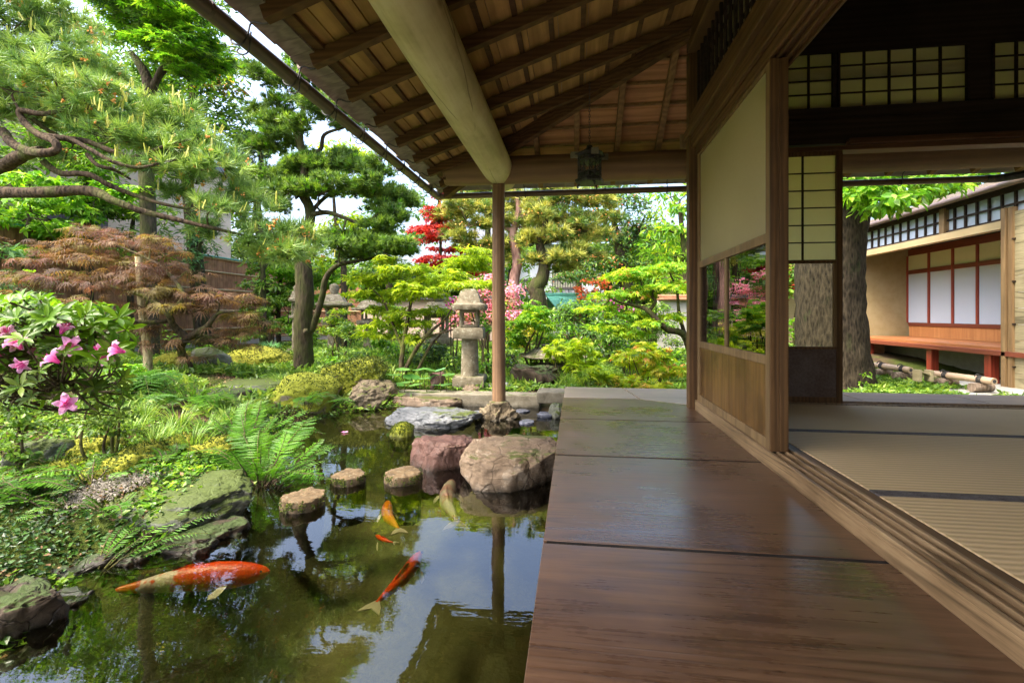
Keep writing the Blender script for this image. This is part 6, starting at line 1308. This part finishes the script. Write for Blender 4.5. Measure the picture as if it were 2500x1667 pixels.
# big trunk on the right court, and its foliage
T = Gd(2010, 6.6); Z = 6.7
zt9 = lambda x, y, z=Z: P(x, y, z)
big = plant('big_tree', 'huge old rough barked trunk on the right court, bright leaves hanging from it', 'tree', T,
   [([P(1912,925,Z), P(1914,880,Z), P(1910,800,Z), P(1905,700,Z), P(1905,600,Z), P(1915,500,Z), P(1940,430,Z), P(1990,330,Z), P(2020,200,Z)], [.56,.48,.43,.415,.405,.415,.43,.40,.36]),
    ([P(1960,900,Z-.3), P(1985,925,Z-.45), P(2010,940,Z-.5)], [.2,.16,.08]), ([P(2030,470,Z), P(2110,440,Z-.3), P(2200,420,Z-.6)], [.1,.05,.02])],
   clumps([(1960,455,-.9,55,20),(2020,440,-.9,60,22),(2080,450,-1,55,22),(2050,475,-1.2,45,14),(2120,425,-.8,50,20),(2160,440,-.8,40,16),(2000,415,-.6,60,20),(2080,410,-.5,60,20),(2150,405,-.6,50,16),(1960,380,-.5,60,24),(2220,400,-.4,55,22)], Z, .9, 2),
   [('green', 'oval', .13, 1.0, dict(up=.5, droop=.8)), ('mid', 'oval', .12, .4, dict(up=.5, droop=.8))], tm='barkbig', twigs=4, tn=40, tjit=.045, limb=False)
for i, (x, y) in enumerate([(2150,385),(2200,430),(2100,395)]): pass
bush('shrub', 'low green plants seen through the glass of the inner door', 'shrub', 1780, 1860, 730, 800, 7.4, [('green', 'diamond', .06, .8)], 10, seed=91)
bush('shrub', 'dark shrub above the wooden fence behind the big trunk', 'shrub', 1740, 1900, 600, 700, 12.5, [('mid', 'diamond', .14, .9), ('redm', 'diamond', .12, .15)], 18, seed=92)
bush('azalea_bush', 'pink azalea glimpsed beyond the big trunk', 'shrub', 2180, 2260, 420, 560, 13, [('pink', 'diamond', .12, .6), ('mid', 'diamond', .12, .8)], 14, seed=93)
bush('tree_crown', 'dense dark foliage over the wing roof at right', 'shrub', 2050, 2420, 250, 520, 14, [('dark', 'diamond', .18, .8), ('mid', 'diamond', .18, .5)], 30, seed=94, dep=.6)
bush('ivy_clump', 'ivy and grass at the foot of the big trunk', 'plant', 1950, 2020, 850, 935, 6.1, [('grass', 'slim', .08, .5, dict(up=.2)), ('green', 'diamond', .04, .4)], 8, seed=95, stems=0)

# ---------------------------------------------------------------- ferns, grasses, ground plants of the left bank
def pinna(n=7):
    vs = [(0,0,0)]; ts = []
    for i in range(n):
        t = i/n; w = .088*math.sin(math.pi*(.12+.83*t))**.7; y0, y1 = t*.96, (i+1)/n*.96+.0
        for sg in (-1, 1):
            o = len(vs); vs += [(0, y0, .02), (0, y1-.01, .02), (sg*w*1.25, y0+.13, -.03), (sg*w*.7, y0+.0, .0)]
            ts += [(o, o+3, o+2) if sg > 0 else (o, o+2, o+3), (o, o+2, o+1) if sg > 0 else (o, o+1, o+2)]
    return A_(vs), I_(ts)
TPL['pinna'] = pinna()
def fern(label, root, tips, Lr=.5, np_=13, wd=.30, group='ferns on the left bank', mat='fern', name='fern'):
    """tips: list of frond end points (world)"""
    root = Vector(root); root.z = max(WATER-.02, gh(root.x, root.y)); wd *= .62
    tips = [Vector(t) for t in tips]; tips += [t+Vector((R.gauss(0, .08), R.gauss(0, .10), R.gauss(0, .04))) for t in tips+tips]; tips = [root.lerp(t, R.uniform(.8, 1.05)) for t in tips]
    T_ = thing(name, root, label, 'fern', group); mb = MB(); fb = FB(); P_, N_, D_, S_ = [], [], [], []
    r00 = root
    for tip in tips:
        q = R.uniform(0, .42); root = r00.lerp(Vector((tip.x, tip.y, r00.z)), q); root.z = max(gh(root.x, root.y), r00.z)
        tip = Vector(tip); tip.z = max(tip.z-.02, root.z+.04); L = (tip-root).length; mid = root.lerp(tip, .5)+Vector((R.gauss(0, .02), R.gauss(0, .02), L*.24)); pts = []
        for i in range(np_*2+1):
            t = i/(np_*2); pts.append((1-t)**2*root+2*t*(1-t)*mid+t*t*tip)
        mb.tube(pts[::2], [.0035*(1-.75*i/len(pts[::2])) for i in range(len(pts[::2]))], 5, sub=1)
        s0 = .28; hw = L*wd
        for i in range(int(len(pts)*s0), len(pts)-1):
            t = (i/len(pts)-s0)/(1-s0); d = (pts[i+1]-pts[i]).normalized(); side = d.cross(Vector((0, 0, 1))).normalized(); nrm = side.cross(d).normalized(); w = hw*max(.14, math.sin(math.pi*min(1, (.16+t*.84)))**.8*(1.12-.5*t))
            for sg in (-1, 1):
                if R.random() < .06: continue
                P_.append(pts[i]); D_.append(side*sg+d*.42+Vector((0, 0, -.12))+Vector((R.gauss(0, .05), R.gauss(0, .05), R.gauss(0, .06)))); N_.append(nrm*1+side*sg*.1+Vector((R.gauss(0, .12), R.gauss(0, .12), 0))); S_.append(w*R.uniform(.88, 1.1))
        P_.append(pts[-1]); D_.append(pts[-1]-pts[-2]); N_.append(Vector((0, 0, 1))); S_.append(hw*.3)
    mb.build('stems', 'twig', T_, smooth=True)
    rr = np.repeat(rng.random(len(tips)), math.ceil(len(P_)/len(tips)))[:len(P_)]*.6+rng.random(len(P_))*.3
    fb.inst(*TPL['pinna'], np.array([tuple(p) for p in P_]), np.array([tuple(p) for p in N_]), np.array([tuple(p) for p in D_]), np.array(S_), 0, rr)
    fb.build('fronds', mat, T_, loc=r00); return T_
def tips_(lst): return [P(x, y, z) for x, y, z in lst]
fern('largest bright fern, its fronds hanging over the water in mid left bank', G(598,1085,-.25), tips_([(776,1062,2.65),(745,1032,2.8),(700,1012,2.95),(660,980,3.05),(600,965,3.1),(540,975,3.05),(480,990,3.0),(450,1015,2.9),(520,1030,2.7),(640,1060,2.5),(700,1070,2.5),(740,1080,2.55),(580,1040,2.5),(430,1030,2.8),(660,1030,2.6),(760,1045,2.9),(620,1000,2.75)]), wd=.30)
fern('second bright fern behind the hanging one, nearer the slab', G(560,1010,-.2), tips_([(640,940,3.3),(600,912,3.5),(560,930,3.5),(500,950,3.4),(700,968,3.2),(720,1000,3.1),(470,965,3.2),(430,985,3.1),(670,925,3.4)]), wd=.28)
fern('fern arching low over the greenish layered rock', G(205,1290,-.28), tips_([(490,1208,2.0),(455,1170,2.1),(410,1150,2.2),(350,1165,2.05),(300,1185,2.0),(420,1215,1.95)]), wd=.22)
fern('fern fronds lying across the gravel patch', G(420,1060,-.22), tips_([(235,1105,2.35),(270,1085,2.5),(330,1070,2.5),(380,1080,2.5),(450,1050,2.7),(300,1050,2.7),(250,1070,2.5)]), wd=.26)
fern('fern at the left frame edge above the dark rocks', G(-50,1150,-.2), tips_([(60,1075,2.2),(120,1100,2.2),(180,1110,2.2),(150,1135,2.1),(40,1110,2.0),(80,1130,2.0),(10,1060,2.2)]), wd=.24)
fern('fern patch in front of the long grey slab', G(440,935,-.15), tips_([(330,885,3.9),(380,870,4.0),(430,890,3.9),(480,885,3.9),(520,900,3.8),(550,915,3.7),(500,940,3.5),(380,930,3.5),(340,910,3.6),(560,890,4.0)]), wd=.28)
fern('fern clump left of the long slab, below the azalea', G(300,900,-.12), tips_([(240,860,4.0),(300,850,4.2),(350,860,4.2),(390,880,4.0),(270,890,3.8),(340,900,3.8),(230,890,3.8)]), wd=.28)
fern('small fern under the tilted mossy boulder', G(700,925,-.2), tips_([(790,915,4.0),(760,900,4.1),(740,925,3.9),(680,935,3.8)]), wd=.18)
def grass(label, c, n, L, w, mat, spread=.1, name='grass_clump', cat='grass', group=None, flop=.6):
    c = Vector(c); T_ = thing(name, c, label, cat, group); fb = FB()
    vs, ts, rs_ = [], [], []
    for i in range(n):
        a = R.uniform(0, 6.28); d = Vector((math.cos(a), math.sin(a), 0)); s_ = Vector((-d.y, d.x, 0)); ll = L*R.uniform(.6, 1.1); b_ = c+d*R.uniform(0, spread); fl = flop*R.uniform(.4, 1.2); o = len(vs)
        for k in range(5):
            t = k/4; p = b_+d*ll*(fl*t*t*.9+.15*t)+Vector((0, 0, ll*(t*(1-.5*fl*t)))); ww = w*(1-t*t)*.5+.0004; vs += [p+s_*ww, p-s_*ww]
        for k in range(4): ts += [(o+2*k, o+2*k+1, o+2*k+3), (o+2*k, o+2*k+3, o+2*k+2)]
        rs_ += [R.random()]*10
    fb.V = [np.array([tuple(v) for v in vs])]; fb.T = [np.array(ts)]; fb.Rn = [np.array(rs_)]; fb.Mi = [np.zeros(len(ts))]; fb.n = len(vs)
    fb.build('blades', mat, T_, loc=c); return T_
gl = [(470,985,'dark'),(520,960,'x'),(380,1000,'x'),(410,965,'x'),(300,985,'x'),(350,1020,'x'),(440,1020,'x'),(560,945,'x'),(330,950,'x'),(270,960,'x')]
gt_ = ['strap leaved grass clump in the middle of the left bank', 'grass clump behind the big fern', 'grass clump above the moss hummock', 'grass clump below the dark flat rock', 'grass tuft left of centre on the bank', 'grass tuft over the moss cushion', 'broad bladed grass beside the fern patch', 'small spiky grass at the reddish fern shoot', 'grass clump under the azalea branches', 'grass clump beside the small stone at left']
for i, (x, y, _) in enumerate(gl): grass(gt_[i], GG(x, y+15), 90, .17, .006, 'grass', .09, group='grass clumps on the left bank')
for i, (x, y, l) in enumerate([(690,885,'fine grass tuft on the long slab beside the conifer trunk'), (650,880,'fine grass tuft left of the conifer trunk'), (730,890,'fine grass tuft between trunk and tilted boulder'), (615,862,'fine grass in front of the broad moss mound')]): grass(l, G(x, y, -.13), 160, .16, .004, 'grass', .14, flop=.9, group='fine grass tufts by the conifer')
grass('white striped arching grass behind the tilted mossy boulder', G(845, 868, -.15), 120, .34, .010, 'palegrass', .08, flop=1.1)
grass('green grass tuft beside the butterbur leaves', G(900, 884, -.18), 120, .2, .008, 'grass', .1)
grass('grass between the boulder and the low lime maple, right of the post', G(1310, 888, -.2), 220, .2, .006, 'grass', .25)
grass('bluish spiky tuft on the fence side of the conifer trunk', Gd(622, 7.6)+Vector((0, 0, .12)), 200, .22, .008, 'butter', .12, flop=.5)
grass('grass at the foot of the big trunk on the right court', P(2030, 920, 6.1), 160, .22, .006, 'grass', .15)
# butterbur leaves
def butterbur(label, pts, Zs):
    root = Gd(pts[0][0], Zs); T_ = thing('butterbur', root, label, 'plant', 'round leaved plants by the kerb'); mb = MB(); lf = MB()
    for (x, y, r_) in pts:
        Zz = Zs+R.uniform(-.25, .25); c = P(x, y, Zz); rr = px(r_, Zz); n = 18; mb.tube([Vector((c.x+R.uniform(-.05, .05), c.y+.05, gh(c.x, c.y))), c.lerp(Vector((c.x, c.y, gh(c.x, c.y))), .4), c], .004, 5, sub=2)
        tilt = Matrix.Rotation(R.uniform(-.5, .1), 3, 'X') @ Matrix.Rotation(R.uniform(-.3, .3), 3, 'Y'); vs = [c]
        for ring in (.5, 1.):
            for k in range(n):
                a = 2*math.pi*k/n; q = rr*ring*(1-(.35 if k == 0 and ring == 1 else 0))*(1+.06*math.sin(a*7)); vs.append(c+tilt @ Vector((math.sin(a)*q, math.cos(a)*q*.9, (.12*ring**2+.03*math.sin(a*5)*ring)*rr)))
        fs = [(0, 1+k, 1+(k+1) % n) for k in range(n)]+[(1+k, 1+n+k, 1+n+(k+1) % n, 1+(k+1) % n) for k in range(n)]
        lf.add(vs, fs)
    mb.build('stems', 'twig', T_, smooth=True); lf.build('leaves', 'butter', T_, smooth=True)
butterbur('cluster of round blue green leaves left of the reddish stone', [(905,862,18),(925,850,16),(945,868,20),(965,850,18),(930,880,18),(955,885,16),(975,870,15),(985,850,16),(915,885,14)], 5.2)
butterbur('round green leaves between the reddish stone and the lantern', [(1000,868,16),(1012,850,14),(1030,862,15),(1005,885,15),(1025,885,14)], 5.15)
butterbur('round leaves right of the conifer trunk', [(775,840,14),(790,830,13),(800,845,14),(760,835,13)], 6.4)

M['litter'] = leaf('dead_leaves', (.05,.03,.015), (.16,.09,.04), (.30,.19,.09), .1, .7)
fern_small = [(30,1030),(120,1080),(210,1120),(330,1040),(60,1160),(160,1170),(420,1030),(250,1180),(480,1050),(20,1100),(300,1000),(380,1070)]
for i, (x, y) in enumerate(fern_small):
    c = GG(x, y); fern('small fern ' + ['at the left edge beside the grey boulder', 'over the first moss cushion', 'at the near end of the gravel', 'between two moss cushions', 'above the ivy rocks, far left', 'above the ivy rocks, right', 'beneath the grass clumps', 'behind the fern stems', 'at the foot of the big fern', 'on the left edge cushion', 'under the azalea, right', 'behind the fallen fronds'][i], c, [c+Vector((math.cos(a)*.16, math.sin(a)*.16, R.uniform(.03, .09))) for a in [R.uniform(0, 6.28) for _ in range(3)]], wd=.3, group='small ferns dotted over the near left bank')
# moss tufts and ground cover: nobody could count these
def scatter_ground(name, label, cat, n, xr, yr, size, mat, kind, thr, seed, up=.8, dmin=.02, zoff=0):
    g = np.random.default_rng(seed); X = g.uniform(*xr, n); Y = g.uniform(*yr, n); d = poly_dist(POND, X, Y); nn = np.array([mnoise.noise((x*1.6+seed, y*1.6, 0)) for x, y in zip(X, Y)])
    ok = (d > dmin) & (nn > thr) & ~((X > -.12) & (Y < 5.0)) & ~((X > k0.x-.5) & (Y > 4.8) & (Y < 5.12)); X, Y = X[ok], Y[ok]; pts = np.stack([X, Y, gz(X, Y)+.01+zoff+g.uniform(0, 1, len(X))*size*.5], 1)
    fb = FB(); m = len(pts); rn = g.normal(size=(m, 3))
    nrm = unit(A_([0, 0, up])+rn*.4); fb.inst(*TPL[kind], pts, nrm, g.normal(size=(m, 3))*A_([1, 1, .3])+A_([0, 0, .4]), g.uniform(.6, 1.3, m)*size)
    return tag(fb.build(name, mat), label, cat, kind='stuff')
scatter_ground('ground_cover', 'low leafy ground cover over the garden soil', 'ground cover', 60000, (-4.6, -.1), (.8, 8), .035, 'mid', 'diamond', -.12, 1)
scatter_ground('moss', 'tiny bright moss shoots carpeting the left bank', 'moss', 90000, (-4.2, -.6), (.8, 6), .014, 'mosst', 'diamond', .02, 2, .2)
scatter_ground('ground_cover', 'fresh green undergrowth farther back in the garden', 'ground cover', 60000, (-7, 5), (5.0, 12), .07, 'mid', 'maple3', -.25, 3, zoff=.02)
scatter_ground('ground_cover', 'small dark creeping leaves covering the near left bank', 'ground cover', 40000, (-2.6, -.6), (.9, 3.8), .02, 'ivy', 'diamond', -.05, 6)
scatter_ground('ground_cover', 'fresh small leaves mixed into the near left bank', 'ground cover', 16000, (-2.6, -.6), (.9, 3.8), .028, 'green', 'maple3', .0, 9)
scatter_ground('fallen_leaves', 'brown fallen leaves and litter on the bank soil', 'leaf litter', 9000, (-4, -.6), (.9, 5.5), .022, 'litter', 'diamond', -.3, 12, .9)
scatter_ground('grass', 'loose short grass between the plants', 'grass', 26000, (-5, 1.5), (3.2, 9), .09, 'grass', 'slim', -.1, 4, .1)
# ivy on the dark near bank
fb = FB(); pts = []
for (x, y, w_, h_, z) in [(40,1120,60,30,2.4),(230,1150,60,25,2.35),(170,1190,60,30,2.2),(100,1200,70,40,2.1),(190,1340,70,45,1.85),(150,1300,60,40,1.9),(60,1240,60,50,2.0),(120,1250,60,40,2.05),(230,1230,40,25,2.2),(20,1180,50,40,2.2),(60,1390,50,30,1.7),(110,1160,60,30,2.3),(30,1310,40,30,1.85)]:
    for k in range(330):
        a = R.uniform(0, 6.28); q = math.sqrt(R.random()); pts.append(tuple(P(x+math.cos(a)*q*w_, y+math.sin(a)*q*h_, z+R.uniform(-.05, .05)-.03)))
pts = np.array(pts); n = len(pts); fb.inst(*TPL['diamond'], pts, unit(A_([.3, -.7, .6])+rng.normal(size=(n, 3))*.4), rng.normal(size=(n, 3))+A_([0, 0, -.5]), rng.uniform(.014, .028, n))
tag(fb.build('ivy', 'ivy'), 'small leaved creeping ivy over the dark rocks of the near bank', 'ivy', kind='stuff')

# ---------------------------------------------------------------- near azalea with pink flowers, at left
root = Vector((-2.1, 1.25, gh(-2.1, 1.25))); AZ = thing('azalea_bush', root, 'near azalea with large pink blossoms and light green leaves entering at the left edge', 'shrub')
fl_px = [(22,772,1.15),(48,800,1.12),(8,815,1.2),(60,830,1.15),(140,765,1.12),(148,795,1.15),(135,832,1.1),(285,808,1.12),(240,812,1.18),(225,822,1.2),(148,928,1.12),(30,790,1.2),(95,800,1.3)]
tips = []
r = random.Random(3)
for i in range(560):
    x = r.uniform(-160, 290); lim = 672+max(0, (x-60))*.17; y = lim+abs(r.gauss(0, 1))*110+r.uniform(0, 25)
    if y > 960: continue
    if x > 150 and y > 770 and r.random() < .6: continue
    tips.append((x, y, r.uniform(1.1, 1.6)))
mb = MB(); hubs = [P(-330,980,1.5), P(-180,880,1.4), P(-60,830,1.35), P(60,790,1.3), P(140,770,1.3), P(210,740,1.3)]
mb.tube([root, P(-420,1150,1.5)]+hubs, [.022,.02,.016,.012,.009,.006,.004,.003], 8, jit=.05)
mb.tube([P(-330,980,1.5), P(-150,905,1.35), P(0,905,1.3), P(80,900,1.25), P(140,880,1.25), P(200,870,1.3)], [.014,.01,.008,.006,.004,.003], 7, jit=.05)
mb.tube([P(80,900,1.25), P(120,915,1.2), P(145,925,1.15)], [.004,.003,.002], 6)
lines = [([Vector(h) for h in hubs], [.014,.012,.009,.007,.004,.003]), ([P(-330,980,1.5), P(-150,905,1.35), P(0,905,1.3), P(80,900,1.25), P(140,880,1.25), P(200,870,1.3)], [.014,.01,.008,.006,.004,.003])]
TPL['azl'] = (A_([(0,0,0),(.07,.2,.03),(.135,.45,.04),(.11,.75,.02),(0,1,-.12),(-.11,.75,.02),(-.135,.45,.04),(-.07,.2,.03),(0,.25,-.012),(0,.55,0),(0,.8,-.03)]),
              I_([(0,1,8),(1,2,8),(2,9,8),(2,3,9),(3,10,9),(3,4,10),(4,5,10),(5,9,10),(5,6,9),(6,8,9),(6,7,8),(7,0,8)]))
fb = FB(); Pp, Nn, Dd, Ss = [], [], [], []
for x, y, z in tips:
    c = P(x, y, z); q, r0 = near_pt(c, lines); mb.tube([q, q.lerp(c, .5)+Vector((r.gauss(0, .015), r.gauss(0, .015), -.02)), c], [.0035, .0028, .0018], 5, sub=2)
    ax = ((c-q).normalized()+Vector((0, 0, .8))).normalized(); a0 = r.uniform(0, 6.28); o1 = ax.orthogonal().normalized(); o2 = ax.cross(o1); k = r.randint(5, 8); sz = r.uniform(.028, .052)
    for j in range(k):
        a = a0+j*2*math.pi/k+r.gauss(0, .2); d = (o1*math.cos(a)+o2*math.sin(a))*1.0+ax*r.uniform(.15, .6); Pp.append(c); Dd.append(d); Nn.append(ax-d.normalized()*ax.dot(d.normalized())+Vector((r.gauss(0, .1), r.gauss(0, .1), r.gauss(0, .1)))); Ss.append(sz*r.uniform(.75, 1.1))
tv = lambda l: np.array([tuple(v) for v in l])
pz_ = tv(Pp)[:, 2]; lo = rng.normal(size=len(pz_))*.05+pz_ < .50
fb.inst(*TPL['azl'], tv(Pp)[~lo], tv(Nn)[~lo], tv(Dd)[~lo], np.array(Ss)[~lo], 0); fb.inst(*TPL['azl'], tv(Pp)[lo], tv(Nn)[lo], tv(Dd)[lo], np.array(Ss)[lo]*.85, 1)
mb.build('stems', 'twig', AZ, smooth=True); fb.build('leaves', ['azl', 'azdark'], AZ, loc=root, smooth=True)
b = NB('azalea_petal'); t_c = b.attr(); c = b.ramp(t_c, [(0, (.80,.10,.45)), (.45, (.85,.28,.62)), (1, (.9,.55,.82))]); b.fin(c, .5, None, .3)
tr_ = b.new('BsdfTranslucent'); b.set(tr_.inputs[0], c); m = b.new('MixShader'); m.inputs[0].default_value = .45
b.t.links.new(b.bsdf.outputs[0], m.inputs[1]); b.t.links.new(tr_.outputs[0], m.inputs[2]); b.t.links.new(m.outputs[0], b.out.inputs[0]); M['petal'] = b.m
for x, y, z in fl_px:
    c = P(x, y, z); ax = Vector((r.uniform(-.9, 1.1), r.uniform(-.9, .1), r.uniform(-.5, .8))).normalized(); o1 = ax.orthogonal().normalized(); o2 = ax.cross(o1); f = MB(); L_ = .036*r.uniform(.42, .56); a0 = r.uniform(0, 6)
    for j in range(5):
        a = a0+j*1.2566; vs = []; rr_ = []
        for iu, u in enumerate((0, .3, .6, .85, 1.)):
            kk = L_/.036*r.uniform(.92, 1.08); wd = (.004, .0095, .0155, .0125, .002)[iu]*kk; rad = (.003, .009, .021, .036, .050)[iu]*kk; ht = (0, .026, .046, .052, .044)[iu]*kk
            d = o1*math.cos(a)+o2*math.sin(a); s_ = ax.cross(d)
            for w_ in (-1, -.4, .4, 1): vs.append(c+d*rad+ax*(ht-abs(w_)*.003+(.002*math.sin(w_*9+j) if u > .5 else 0))+s_*wd*w_); rr_.append(u)
        fs = [(i*4+k, i*4+k+1, i*4+5+k, i*4+4+k) for i in range(4) for k in range(3)]; o = len(f.v); f.add(vs, fs); f.r[o:] = rr_
    stm = MB()
    for j in range(6):
        e = c+ax*.028+o1*r.gauss(0, .006)+o2*r.gauss(0, .006); f.tube([c, c.lerp(e, .5), e], [.0006, .0006, .0010], 4, sub=1, rnd=.1)
    f.build('blossom', 'petal', AZ, smooth=True)
# low dark foliage under and behind the azalea
bush('shrub', 'dark small leaved shrub beneath the near azalea', 'shrub', 140, 330, 870, 1010, 2.6, [('azdark', 'diamond', .03, .8), ('mid', 'diamond', .03, .3)], 14, seed=96)
bush('shrub', 'small leaved shrub at the left frame edge under the pink blossoms', 'shrub', -60, 130, 900, 1050, 2.4, [('mid', 'diamond', .028, .8)], 14, seed=97)
bush('shrub', 'leafy low shrub right below the laceleaf maple', 'shrub', 250, 420, 830, 900, 4.4, [('green', 'diamond', .045, .9)], 12, seed=98)
bush('shrub', 'dark shrub filling the left edge behind the azalea', 'shrub', -150, 120, 700, 880, 3.4, [('azdark', 'diamond', .045, .9), ('mid', 'diamond', .045, .3)], 16, seed=99)
